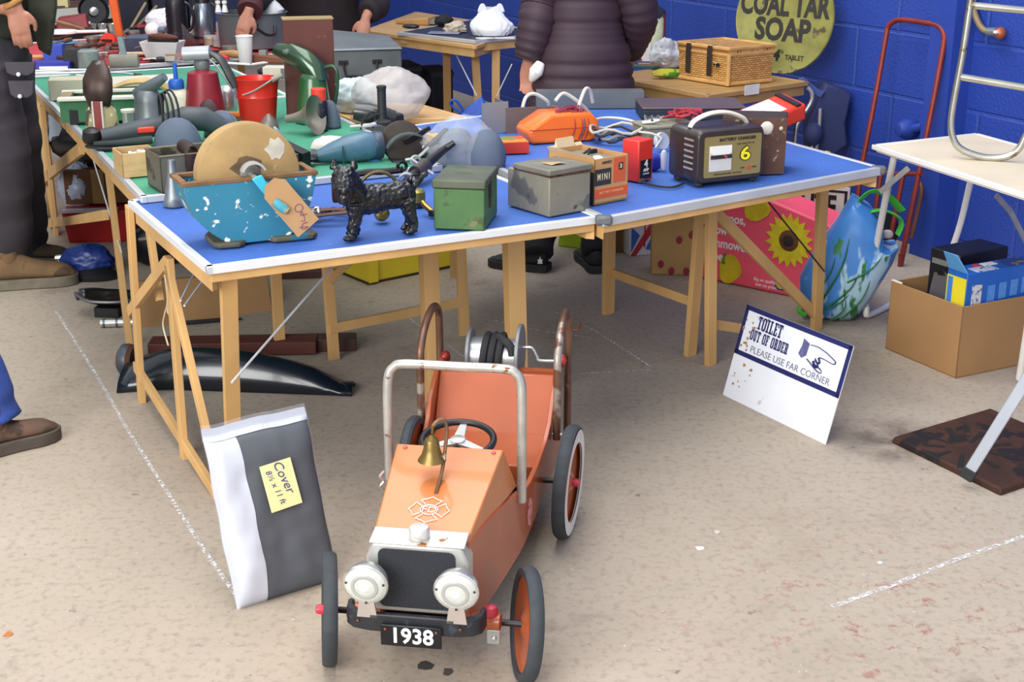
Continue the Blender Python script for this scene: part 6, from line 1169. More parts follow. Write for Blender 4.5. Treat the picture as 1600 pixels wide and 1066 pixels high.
for k in range(4): MB().box((.12+.055*k,-.049,.215+.004*k),(.035,.0015,.06)).build('small_print',M('4f86cc',.5,0,.15,80),c)
t=solo(MB().tube([(0,0,.0),(.05,.02,.10),(.075,.02,.12),(.075,.02,.06)],.007,8),'white_bracket',WHITE,'white bent bracket behind the blue tool carton','bracket',inbox(.33,.30,.27),ang)
# rusty drain plate and grey leg
pa,pb,pc=at(1392,692,0),at(1546,646,0),at(1563,776,0); pd=pb+(pc-pa)
RP=M('43291f',.7,.35,.3,12,chip=('20181a',.52,9),chip2=('7a3f28',.66,7),bump=.4,name='rusty_plate')
cc=(pb+pc)/2; t=thing('drain_plate','square rusty cast-iron base plate with radial slots lying on the concrete','plate',(cc.x,cc.y,0))
u2=Vector((0,0,.022)); MB().hexa([pa,pc,pd,pb]+[p+u2+(cc-p)*.02 for p in (pa,pc,pd,pb)]).build('plate',RP,t,w=True,bev=.006)
ctr=at(1505,700,.022)
for k in range(9):
    a=k*40+10; d=Vector((math.cos(R(a)),math.sin(R(a)),0)); n=Vector((-d.y,d.x,0)); i_,o_=(.055,.16)
    if (ctr+d*o_-Vector((cc.x,cc.y,.022))).length>.26: o_=.12
    MB().hexa([ctr+d*r_+n*s_+Vector((0,0,z)) for z in (-.004,.0012) for r_,s_ in ((i_,-.006),(o_,-.010),(o_,.010),(i_,.006))]).build('slot',M('0d0a0b',.8),t,w=True)
ft=at(1508,748,.028); tp=aty(1625,560,3.62)
dd=(tp-ft).normalized(); 
t=thing('folding_stand','pale grey metal stand leg with black foot resting on the rusty plate','stand leg',(ft.x,ft.y,.023))
MB().bar(ft+dd*.02,ft+dd*.75,.034,.012,(.8,-.5,.2)).build('leg_bar',M('a9afba',.45,.3,.06),t,w=True,bev=.003); MB().bar(ft-dd*.0,ft+dd*.035,.042,.02,(.8,-.5,.2)).build('rubber_foot',BLKR,t,w=True,bev=.004)
# fender
t=thing('mudguard','dark blue curved vehicle mudguard lying under the blue table','mudguard',at(200,592,0),0); o=at(200,592,0); e=at(552,612,0)
mb=MB(); secs=[]; NS=18
for i in range(NS+1):
    s=i/NS; c=o+(e-o)*s; h=.145*(1-.25*s)*(math.sin(PI*min(1,(s*.93+.07)))**.5)*(.9 if s<.15 else 1)-(.03 if s>.85 else 0)*((s-.85)/.15); h=max(h,.03)
    wd=.10*(1.0-.45*s)+(.05*max(0,.2-s)/.2)
    secs.append([(c.x-o.x,c.y-o.y+wd*(1-2*j/14)*1.0*-1*(-1),.004+h*(math.sin(PI*j/14)**.6)) for j in range(15)])
mb.loft(secs,None,False,False); q=mb.build('shell',M('121a22',.25,.1,.2,8,coat=.35,name='dark_blue_gloss'),t); md=q.modifiers.new('sol','SOLIDIFY'); md.thickness=.008
MB().tube([Vector(s_[0])+Vector((0,0,.004)) for s_ in secs],.006,6).build('brown_edge',M('7a4f34',.6,0,.2),t)
t=thing('round_cap','brown-backed round end cap at the left end of the dark mudguard','end cap',at(204,592,0)+Vector((0,.03,0)),-8); MB().lathe([(.004,-.01),(.045,-.012),(.058,0),(.058,.02),(.045,.04),(.004,.045)],24,TR((0,0,.060))@Matrix.Rotation(R(-90),4,'Y')).build('cap',M('6a4a3c',.6,.1,.2,12),t); MB().lathe([(.057,.0),(.060,.01),(.057,.03)],24,TR((0,0,.060))@Matrix.Rotation(R(-90),4,'Y')).build('band',M('4a545c',.4,.3),t)
# planks
a,b=at(232,562,0),at(492,560,0)
t=thing('plank','dark reddish plank lying behind the mudguard','plank',(a+b)/2,3); MB().box((0,.07,.03),(.62,.10,.05)).build('plank',M('5a2a22',.6,0,.2,6,stretch=(.2,1,1)),t,bev=.003)
t=thing('plank','brown plank end lying behind the trestle leg, right of the mudguard','plank',at(510,553,0),4); MB().box((-.06,.06,.025),(.34,.08,.05)).build('plank',M('4a2f24',.65,0,.2,6,stretch=(.2,1,1)),t,bev=.003)
# hardboard panel
a,b=at(222,513,0),at(425,485,0); d=b-a; t=thing('board','brown board standing on edge under the blue table','board',a,math.degrees(math.atan2(d.y,d.x))); MB().hexa([(0,0,0),(d.length,0,0),(d.length,.02,0),(0,.02,0),(-.01,.06,.175),(d.length,.06,.145),(d.length,.08,.145),(-.01,.08,.175)]).build('board',M('a07a50',.75,0,.08,5),t)
t=thing('iron_rods','thin dark rods lying in front of the brown board','rod',at(330,505,0),8); mb=MB(); mb.tube([(-.12,0,.008),(.10,.03,.008)],.006,6); mb.build('rod',DKSTEEL,t); MB().tube([(-.10,-.02,.008),(.12,.015,.008)],.005,6).build('rod',DKSTEEL,t)
t=thing('wood_block','dark reddish wood block on the floor behind the brown board','wood block',at(470,436,0),5); MB().box((0,.05,.015),(.18,.10,.03)).build('block',M('4a2520',.6,0,.2),t)
# seat pan and chrome tube
t=thing('dished_pan','black dished metal seat pan lying on the floor at the left','seat',at(165,492,0),-6); secs=[]
for i in range(13):
    s=i/12; x=-.11+.26*s; wd=.085*(1-(abs(2*s-1))**3*.75); secs.append([(x,wd*(1-2*j/12),.045+.035*abs(1-2*j/12)**2+.05*max(0,.35-s)) for j in range(13)])
q=MB().loft(secs,None,False,False).build('pan',M('201c1e',.25,.3,.2,9,coat=.4),t); md=q.modifiers.new('s','SOLIDIFY'); md.thickness=.008
MB().tube([secs[i][12] for i in range(13)]+[secs[12][j] for j in range(12,-1,-1)]+[secs[i][0] for i in range(12,-1,-1)]+[secs[0][j] for j in range(13)],.006,6).build('rolled_edge',M('6d6a70',.4,.5),t); MB().box((.02,0,.02),(.10,.08,.04)).build('bracket',BLACK,t)
a=at(158,512,0); t=thing('chrome_tube','short chrome tube beside the trestle leg at the left','tube',a,6); MB().cyl((0,0,.018),(.13,0,.018),.017,16).build('tube',CHROME,t); 
for x in (.01,.06,.10): MB().cyl((x,0,.018),(x+.008,0,.018),.0185,16).build('ring',M('6a6a6c',.4,.8),t)
solo(MB().tube([onpl(258,432,LO,LD),onpl(262,470,LO,LD),onpl(257,492,LO,LD),onpl(255,510,LO,LD),onpl(263,540,LO,LD)],.0028,6,n=5).tube([onpl(257,430,LO,LD),onpl(266,460,LO,LD),onpl(262,486,LO,LD),onpl(268,494,LO,LD)],.0028,6,n=5),'string',M('c9b79a',.8),'loose cream string hanging from the trestle at the left corner','string')
# under the green tables
a=at(108,380,0); t=thing('red_crate','red plastic crate on the floor under the green tables','crate',a,6); MB().hexa([(0,0,0),(.32,0,0),(.32,.3,0),(0,.3,0),(-.02,-.02,.16),(.34,-.02,.16),(.34,.32,.16),(-.02,.32,.16)]).build('crate',M('b8201f',.45,0,.1),t,bev=.006); MB().box((.12,-.02,.165),(.26,.05,.012)).build('clear_bag',M('b9b4b8',.3,0,.1),t)
t=thing('brown_carton','brown carton standing on the red crate under the green tables','carton',a+Vector((.02,.08,.175)),8); MB().box((.16,.12,.085),(.40,.24,.17)).build('carton',M('5a3a22',.8,0,.1),t,bev=.003); MB().box((.12,-.002,.085),(.06,.003,.17)).build('tape',M('8a6a3a',.6),t)
t=thing('dark_bag','black bin bag heap on top of the brown carton under the table','bag',a+Vector((.18,.22,.35)),0); MB().ball((0,0,.14),(.30,.17,.15),28,nz=.2,seed=5,bot=-.14).build('bag',M('121318',.35,0,.2,bump=.5,bs=20),t)
carrier('blue_bag','bright blue plastic bag of tools on the floor below the red crate',at(140,430,0),(.11,.08,.075),17,M('1a3276',.4,0,.1,6,bump=.6,bs=25))
for i,(u,v) in enumerate(((122,398),(128,404),(118,412))):
    t=thing('steel_bar',('topmost of the short steel bars beside the blue bag under the table','middle one of the short steel bars beside the blue bag under the table','lowest of the short steel bars beside the blue bag under the table')[i],'bar',at(u,v,.06-.02*i)-Vector((0,.0,0)),5); MB().cyl((-.06,-.05,.0),(.12,-.05,.004),.012,8).build('bar',M('3a3638',.4,.6),t); MB().cyl((-.09,-.05,.0),(-.06,-.05,.0),.014,8).build('tip',CHROME,t)
solo(MB().lathe([(.0,0),(.11,0),(.12,.02),(.06,.05),(.01,.055)],20,None,sy=.6),'black_dish',BLACK,'black oval dish on the floor below the blue bag','dish',at(148,433,0)-Vector((0,.02,0)))
for i,(u,v,w_,h_) in enumerate(((225,420,.13,.20),(262,405,.11,.17),(230,380,.12,.26))):
    t=thing('dark_tool',('leftmost dark machine part under the blue table corner','right-hand dark machine part under the blue table corner','tallest dark machine part, at the back under the table corner')[i],'machine part',at(u+4*i,v+20-8*i,0)+Vector((0,.3,0)),20*i); MB().ball((0,0,h_/2),(w_,w_*.7,h_/2),16,nz=.15,seed=i,bot=-h_/2,e=.7).build('body',M('191a20',.3,.3,.3,14),t); MB().tube([(-.06,-.10,h_*.7),(0,-.12,h_*.75),(.06,-.10,h_*.7)],.008,8,n=3).build('handle',STEEL,t)
carrier('clear_bag','clear plastic bag hanging beside the man under the green table edge',at(68,392,0)+Vector((.1,.3,.16)),(.09,.08,.12),23,M('a9b4cc',.25,0,.1,al=.8,bump=.6,bs=20))
solo(MB().loft([[LG(75,178)+Vector((0,0,0)),LG(88,186),LG(97,200)],[LG(77,200),LG(86,210),LG(92,212)],[LG(76,216),LG(78,222),LG(82,214)]],None,False,False),'plastic_sheet',M('a9c0e0',.25,0,.1,al=.85),'pale blue plastic sheet hanging from the left edge of the green table','plastic')
# yellow crate
a=at(575,445,0); b=at(722,415,0); d=b-a; YE=M('e2cc30',.5,0,.06,5,name='yellow_plastic')
t=thing('yellow_crate','big yellow plastic crate on the floor under the tables','crate',a,math.degrees(math.atan2(d.y,d.x))); W_=d.length
MB().hexa([(0,0,.004),(W_,0,.004),(W_,.4,.004),(0,.4,.004),(-.02,-.02,.36),(W_+.02,-.02,.36),(W_+.02,.42,.36),(-.02,.42,.36)]).build('crate',YE,t,bev=.008); MB().box((W_/2,-.012,.18),(W_*.98,.006,.006)).build('rib',YE,t); MB().box((W_/2,.2,.006),(W_+.006,.406,.012)).build('base_edge',M('3a2f18',.7),t); MB().box((.02,-.016,.18),(.05,.01,.34)).build('corner_rib',YE,t,bev=.004)
# ---------------------------------------------------------------- bags under the right table
def soft(t,pts,y0,y1,name,mt,bul=.02):     # pts outline in (x,z)
    n=len(pts); cx=sum(p[0] for p in pts)/n; cz=sum(p[1] for p in pts)/n
    sec=lambda k,y:[(cx+(x-cx)*k,y,cz+(z-cz)*k) for x,z in pts]
    return MB().loft([sec(.6,y0-bul),sec(.93,y0-bul*.6),sec(1,y0),sec(1,y1),sec(.93,y1+bul*.6)]).build(name,mt,t,bev=0,ang=50)
KBAG=M('b08c58',.8,0,.08,6,bump=.3,bs=12,name='kraft_bag'); a=at(1024,420,0); b=at(1060,433,0)
t=thing('strawberry_bag','brown kraft shopping bag printed with strawberries under the table','bag',at(1056,433,0),12); m=mpp(at(1056,433,0))
MB().hexa([(-34*m,.06,0),(32*m,0,0),(36*m,.16,0),(-20*m,.2,0),(-36*m,.05,.34),(32*m,0,.34),(36*m,.16,.34),(-22*m,.2,.34)]).build('bag_body',KBAG,t,bev=.006)
SB=M('8a1f34',.6,0,.15,40); slope=-.06/(66*m)
for x,z in ((-28,70),(-26,42),(-20,16),(28,28),(-4,4.5),(18,1.5),(6,52),(24,60)):
    y=.06+(x+34)*m*slope
    q=MB().ball((0,0,0),(5*m,.002,6.5*m),12); q=q.build('strawberry',SB,t); q.location=(x*m,y-.001,max(z*m*1.1,.02)); q.rotation_euler=(0,0,R(-14))
t=thing('flag_bag','white bag printed with a red and blue flag pattern under the table','bag',at(995,400,0),16); m=mpp(at(995,400,0)); MB().hexa([(-12*m,0,0),(36*m,.0,0),(36*m,.12,0),(-12*m,.12,0),(-14*m,0,.30),(36*m,0,.30),(36*m,.12,.30),(-14*m,.12,.30)]).build('bag_body',M('dcdcde',.5,0,.05,9),t,bev=.004)
mb=MB(); mb.prism([(-10*m,.02),(-10*m,.14),(4*m,.10)],-.003,-.001,ax='y'); mb.prism([(30*m,.13),(34*m,.02),(14*m,.03)],-.003,-.001,ax='y'); mb.prism([(0,.16),(8*m,.15),(14*m,.24),(2*m,.2)],-.003,-.001,ax='y'); mb.build('blue_print',M('3a68b4',.5,0,.1,30),t); mb=MB(); mb.prism([(-11*m,.002),(-2*m,.002),(34*m,.15),(34*m,.19),(28*m,.19)],-.004,-.002,ax='y'); mb.prism([(-8*m,.2),(2*m,.2),(8*m,.25),(-8*m,.27)],-.004,-.002,ax='y'); mb.box((12*m,-.003,.13),(2*m,.002,.18)); mb.build('red_print',M('b8343a',.5,0,.15,40),t)
t=thing('brown_bag','plain brown bag at the left of the flag-patterned bag under the table','bag',at(966,396,0)+Vector((0,.02,0)),10); MB().box((.0,.08,.16),(.11,.16,.32)).build('bag_body',M('8d6a44',.8,0,.1,6,bump=.3,bs=12),t,bev=.006)
p=at(898,388,0); t=thing('green_bag','bright lime-green bag on the floor between the woman shoes','bag',p,-8); m=mpp(p); MB().hexa([(-28*m,.03,.0),(20*m,-.02,0),(24*m,.16,0),(-20*m,.2,0),(-20*m,.0,.2),(16*m,0,.2),(20*m,.14,.2),(-16*m,.16,.2)]).build('bag_body',M('a9c520',.35,0,.08,6,bump=.5,bs=14),t,bev=.006); MB().box((10*m,-.015,.17),(20*m,.006,.08)).build('print',M('c9c4b0',.5,0,.3,60),t)
# pink tote
a=at(1090,434,0); b=at(1262,470,0); d=b-a; ang=math.degrees(math.atan2(d.y,d.x)); PK=M('f2556e',.5,0,.06,4,bump=.25,bs=9,name='pink_tote'); W_=d.length
t=thing('pink_tote','bright pink shopping tote printed with a sunflower and yellow peppers under the table','tote bag',a,ang)
def PX(u,v,off=0):        # point of the tote's front face in its own axes
    w=onpl(u,v,a,d.normalized()); return ((w-a).dot(d.normalized()),w.z)
top=.405; o_=[(-.015,.0),(.15,-.0),(W_-.06,.0),(W_,.03),(W_+.10,.26),(W_+.13,.325),(W_*.6,top),(-.03,top)]
MB().loft([[(x*1.0,y,max(z,.002)) for x,z in o_] for y in (0,.12,.20)]).build('tote_body',PK,t,bev=.01)
def blob(pts,y0,y1,name,mt): return MB().prism(pts,y0,y1,ax='y').build(name,mt,t)
sx_,sz_=PX(1233,376); YS=M('d9c524',.5,0,.15,30); 
pet=[]
for k in range(36):
    r_=.118 if k%2 else .088; pet.append((sx_+r_*math.cos(k*PI/18)*(.95),sz_+r_*math.sin(k*PI/18)))
sf=blob(pet,-.004,-.001,'sunflower',YS); MB().lathe([(.046,0),(.040,.003),(.002,.004)],24,TR((sx_,-.004,sz_))@Matrix.Rotation(R(90),4,'X')).build('sunflower_ring',M('6a3f20',.7,0,.3,60),sf); MB().lathe([(.026,.004),(.02,.006),(.002,.0065)],20,TR((sx_,-.004,sz_))@Matrix.Rotation(R(90),4,'X')).build('sunflower_eye',M('2f241c',.8,0,.3,80),sf)
for (u,v,w_,h_) in ((1182,326,.062,.055),(1140,425,.055,.066)):
    x,z=PX(u,v); z=max(z,.07); blob([(x+w_*math.cos(k*PI/8)*(1+.12*math.cos(3*k*PI/8)),z+h_*math.sin(k*PI/8)*(1+.1*math.sin(2*k*PI/8))) for k in range(16)],-.004,-.001,'printed_pepper',M('d0b81e',.4,0,.25,12))
x,z=PX(1131,405); blob([(x-.01,z-.02),(x+.012,z-.02),(x+.006,z),(x+.012,z+.03),(x+.002,z+.03),(x-.004,z)],-.0055,-.0035,'pepper_stem',M('5a7a30',.5))
x,z=PX(1096,352); 
for i,s in enumerate(('Kangaroos,','Yellow','Lawnmowers,','Peppers.')):
    xx,zz=PX(1098-3*i,334+20*i); text(s,.056,WHITE,t,TR((.005,-.003,zz))@UP,bold=.0014,sx=.88,al='LEFT')
x,z=PX(1178,438); text('Big on quality,',.02,WHITE,t,TR((x,-.003,z+.008))@UP,al='LEFT',bold=.0003); text('low on price.',.02,WHITE,t,TR((x+.01,-.003,z-.014))@UP,al='LEFT',bold=.0003)
x,z=PX(1221,443); blob([(x-.03,z-.03),(x+.03,z-.03),(x+.03,z+.03),(x-.03,z+.03)],-.003,-.001,'store_mark',M('2a3a9a',.5)); blob([(x+.024*math.cos(k*PI/8),z+.024*math.sin(k*PI/8)) for k in range(16)],-.0045,-.002,'store_mark_disc',M('d9c41e',.5))
# white and black printed board behind
c0=aty(1225,300,6.0); t=thing('road_sign','cream board with black capital letters and border standing behind the pink tote','sign',(aty(1262,320,5.95).x,5.95,0),-24); zt=aty(1262,288,5.95).z; m=mpp(Vector((1.3,5.95,.4)))
MB().box((.0,0,zt/2),(.36,.012,zt)).build('board',M('cfc8c0',.5,0,.06),t); mb=MB(); mb.box((.165,-.007,zt/2),(.012,.002,zt-.03)); mb.box((0,-.007,zt-.02),(.34,.002,.010)); mb.build('border',BLACK,t); text('ROUTE',.14,BLACK,t,TR((-.015,-.008,zt-.095))@UP,bold=.004,sx=.62)
# blue and green tote
BT=M('3f7fc8',.45,0,.12,4,stretch=(2.2,2.2,.7),chip=('a4c2d8',.505,5),chip2=('2f7440',.60,9),bump=.3,bs=10,name='printed_tote'); base=at(1306,500,0)
t=thing('blue_tote','blue and green printed shopping tote slumped under the table corner','tote bag',base,-12)
def Q(u,v): w=aty(u,v,base.y); return (w.x-base.x,w.z)
ol=[(-.10,.0),(.02,-.0),(.07,.01),(.13,.10),(.20,.25),(.215,.31),(.19,.30),(.16,.31),(.15,.40),(.10,.46),(.03,.50),(-.02,.40),(-.10,.27),(-.15,.16),(-.14,.04)]
sec=lambda k,y:[(.03+(x-.03)*k,y,max(.003,.22+(z-.22)*k)) for x,z in ol]
MB().loft([sec(.55,-.07),sec(.85,-.055),sec(1,-.015),sec(1.02,.06),sec(.97,.15),sec(.8,.19)]).build('tote_body',BT,t,ang=60)
for k,(x0,z0,x1,z1) in enumerate(((-.06,.10,.03,.40),(-.03,.08,.08,.24),(-.08,.05,.05,.14),(.02,.03,.12,.2),(-.10,.12,-.02,.3),(-.02,.02,.03,.12),(.03,.18,.16,.30))):
    MB().tube([(x0,-.072,z0),((x0+x1)/2+.02,-.082,(z0+z1)/2),(x1,-.06,z1)],[.010,.007,.002],6,n=4,flat=.4).build('printed_grass',M('2f7a34',.5,0,.2,20),t)
GH=M('4fbf3a',.5,0,.06); mb=MB(); mb.tube([(.05,.02,.48),(.09,.0,.53),(.15,.02,.52),(.22,.05,.45)],.022,8,n=4,flat=.25); mb.build('handle',GH,t); MB().tube([(.09,.0,.45),(.15,.0,.46),(.22,.02,.42),(.21,.02,.36)],.022,8,n=4,flat=.25).build('handle',GH,t)
MB().tube([(-.13,-.05,.09),(-.15,-.06,.05),(-.12,-.06,.03)],.018,8,n=3,flat=.3).build('handle',GH,t)
t=thing('walking_stick','stick with round cream knob poking out of the blue and green tote','stick',aty(1386,366,base.y+.05),0); MB().ball((0,0,0),(.026,.02,.018),14).build('knob',M('c9bfb8',.4),t); MB().cyl((-.01,.01,-.01),(-.12,.05,-.09),.006,8).build('shaft',M('5a4a3a',.5),t)
# ---------------------------------------------------------------- by the wall
wn=Vector((-WD.y,WD.x,0)); 
def tp_(u,v,o0=.07,o1=.30,hz=1.3):      # point of a plane leaning on the wall
    r=ray(u,v); k=(o1-o0)/hz; N_=wn+Vector((0,0,k)); c=(WO.dot(wn))+o1; C_=Vector((0,0,H)); s=(c-C_.dot(N_))/r.dot(N_); return C_+r*s
t=thing('sack_truck','red tubular sack truck leaning against the blue wall','sack truck',(tp_(1400,430).x,tp_(1400,430).y,0)); RT=M('7f2a22',.45,.1,.18,16,chip=('6a3a2a',.66,30),name='red_tube')
MB().tube([tp_(*q) for q in ((1345,268),(1370,140),(1384,60),(1388,42),(1398,33),(1412,31),(1455,37),(1468,42),(1475,54),(1474,72),(1460,150),(1440,250),(1428,310),(1410,400),(1402,440))],.0125,12,n=3).build('frame',RT,t,w=True)
def foot(p): p=Vector(p); p.z=.0; return p
for q in ((( 1346,262),(1338,330),(1330,400)),((1378,262),(1368,330),(1352,420)),((1412,270),(1398,340),(1378,440))): MB().tube([tp_(*x) for x in q],.0115,10).build('rail',RT,t,w=True)
MB().tube([tp_(1346,262),tp_(1400,272),tp_(1440,272)],.011,10).build('crossbar',RT,t,w=True); MB().tube([tp_(1400,420),tp_(1380,445),tp_(1350,440)],.011,10).build('crossbar',RT,t,w=True)
a=tp_(1352,440); b=tp_(1404,440)
for p in (a,b): MB().tube([p,(p.x,p.y,.06)],.0115,8).build('rail',RT,t,w=True)
q=(a+b)/2; MB().lathe([(.02,-.02),(.08,-.025),(.10,-.02),(.10,.02),(.08,.025),(.02,.02)],28,Matrix.Translation((a.x+.06,a.y+.05,.10))@Matrix.Rotation(R(WA),4,'Z')@Matrix.Rotation(R(90),4,'Y')).build('wheel',BLKR,t,w=True)
MB().tube([tp_(1432,280,.03,.2),tp_(1440,295,.03,.2),tp_(1434,330,.03,.2),tp_(1424,372,.03,.2)],.010,10,n=4).build('strut',M('7a5040',.5,.3,.2),t,w=True)
# blue trolley bag
NB=M('26305c',.75,0,.1,6,bump=.4,bs=14,name='navy_fabric'); bc_=onpl(1290,190,WO,WD)+wn*.50
t=thing('shopping_trolley','navy fabric shopping trolley bag with chrome handle behind the blue table','shopping trolley',(bc_.x,bc_.y,0),0); m=mpp(bc_); zt=aty(1290,118,bc_.y).z
B=lambda u,v:aty(u,v,bc_.y)
MB().loft([[B(u,v)+Vector((0,y,0)) for u,v in ((1288,128),(1306,135),(1328,145),(1318,190),(1322,225),(1300,240),(1262,250),(1258,190),(1270,165))] for y in (-.05,.02,.09)]).build('bag_body',NB,t,w=True,bev=.012)
MB().loft([[B(u,v)+Vector((0,y,0)) for u,v in ((1243,120),(1252,118),(1275,137),(1285,140),(1278,150),(1262,142))] for y in (-.07,-.05)]).build('flap',M('3a4a88',.7,0,.1),t,w=True,bev=.004)
MB().tube([B(u,v)+Vector((0,-.09,0)) for u,v in ((1256,132),(1263,142),(1260,158),(1240,190),(1236,220),(1230,260))],.011,10,n=4).build('handle_tube',CHROME,t,w=True); MB().tube([B(u,v)+Vector((0,-.09,0)) for u,v in ((1276,165),(1274,200),(1268,240))],.009,8).build('handle_tube',CHROME,t,w=True); MB().tube([B(u,v)+Vector((0,-.09,0)) for u,v in ((1266,212),(1258,245))],.009,8).build('handle_tube',CHROME,t,w=True)
MB().ball(B(1266,205)+Vector((0,-.08,0)),(.05,.05,.06),12,nz=.1).build('pocket',NB,t,w=True)
MB().box((-.03,0,.25),(.18,.16,.5)).build('lower_bag',NB,t,bev=.02)
# chrome rack on the camping table
rk=at(1545,246,.757); RC=M('b9b8ae',.28,.85,.12,14,chip=('8a7a5a',.64,18),name='worn_chrome')
t=thing('chrome_rack','tubular chrome rack with two rungs standing on the cream camping table','rack',(rk.x,rk.y,.757))
rd=Vector((.80,-.25,0)).normalized(); RK=lambda u,v:onpl(u,v,rk,rd)
MB().tube([RK(*q) for q in ((1528,-60),(1517,0),(1505,80),(1492,150),(1486,190),(1489,215),(1500,232),(1525,243),(1548,247),(1572,245),(1590,235),(1601,215),(1612,190),(1630,110),(1655,0),(1668,-60))],.0125,12,n=3).build('frame',RC,t,w=True)
for a_,b_ in (((1517,8),(1660,22)),((1501,120),(1632,142))): MB().tube([RK(*a_),RK(*b_)],.0125,12).build('rung',RC,t,w=True)
# pipe with valve on the wall
W2=lambda u,v,k=.04:onpl(u,v,WO,WD)+wn*k
t=thing('gas_pipe','brown pipe with brass and red valve on the recessed blue wall','pipe',W2(1550,40)); MB().tube([W2(1530,-30),W2(1532,10),W2(1538,32),W2(1548,46),W2(1560,50)],.014,10,n=4).build('pipe',M('8d7a58',.5,.2,.2,16),t,w=True); MB().cyl(W2(1556,49),W2(1572,50),.02,14).build('nut',M('8d9aa0',.3,.6),t,w=True); MB().ball(W2(1576,51,.05),.027,14).build('valve',M('a85a3a',.35,.3,.2,30),t,w=True); MB().ball(W2(1578,49,.08),(.012,.008,.008),8).build('highlight_spot',WHITE,t,w=True)  # small white ball stands in for the glint on the valve
t=thing('pipe_bracket','small blue-painted wall fitting between the red sack truck rails','wall fitting',W2(1433,200)); MB().lathe([(.03,0),(.045,.02),(.05,.06),(.03,.10),(.01,.105)],16,along(W2(1432,200,0),W2(1425,201,.2))[0]).build('boss',BLUEP,t,w=True); MB().hexa([W2(1455,185,0),W2(1466,186,0),W2(1464,212,0),W2(1453,211,0),W2(1455,185,.05),W2(1466,186,.05),W2(1464,212,.05),W2(1453,211,.05)]).build('plate',BLUEP,t,w=True,bev=.008); MB().tube([W2(1440,200,.05),W2(1456,196,.05)],.02,10).build('stub',BLUEP,t,w=True)
# ---------------------------------------------------------------- people
def ellsec(c,rx,ry,yaw=0,n=24,mod=None):
    ca,sa=math.cos(R(yaw)),math.sin(R(yaw)); o=[]
    for k in range(n):
        a=2*PI*k/n; f=mod(a) if mod else 1; x,y=rx*f*math.cos(a),ry*f*math.sin(a); o.append((c[0]+x*ca-y*sa,c[1]+x*sa+y*ca,c[2]))
    return o
def hand(mb,wrist,d,nrm,curl=35,s=1,thumb=1):
    # palm, four unequal fingers bent at the knuckles, thumb from the side of the palm
    d=Vector(d).normalized(); nrm=Vector(nrm); nrm=(nrm-d*nrm.dot(d)).normalized(); sd=d.cross(nrm)*thumb; w=Vector(wrist)
    mb.loft([[w+d*t+sd*(a*k)+nrm*(b*h) for a,b in [(math.cos(j*PI/6),math.sin(j*PI/6)) for j in range(12)]] for t,k,h in ((-.03,.027,.021),(0,.028,.019),(.03,.038,.017),(.065,.043,.015),(.095,.040,.012),(.10,.034,.009))])
    for i,(o,l,r) in enumerate(((-.031,.062,.0075),(-.011,.076,.0088),(.011,.080,.009),(.031,.072,.0088))):
        p=w+d*.09+sd*o*s; pts=[p-d*.02]; a=R(curl*.45)
        for f,q in ((.42,.45),(.32,1.3),(.26,2.0)):
            a=R(curl*q*.8); pts.append(pts[-1]+(d*math.cos(a)-nrm*math.sin(a))*l*f+(d*.02 if len(pts)==1 else Vector()))
        mb.tube(pts,[r*1.1,r,r*.95,r*.75],10,n=3)
    p=w+d*.025+sd*.032; mb.tube([p,p+d*.03+sd*.022-nrm*.008,p+d*.055+sd*.026-nrm*.018,p+d*.075+sd*.020-nrm*.026],[.014,.012,.010,.008],10,n=3)
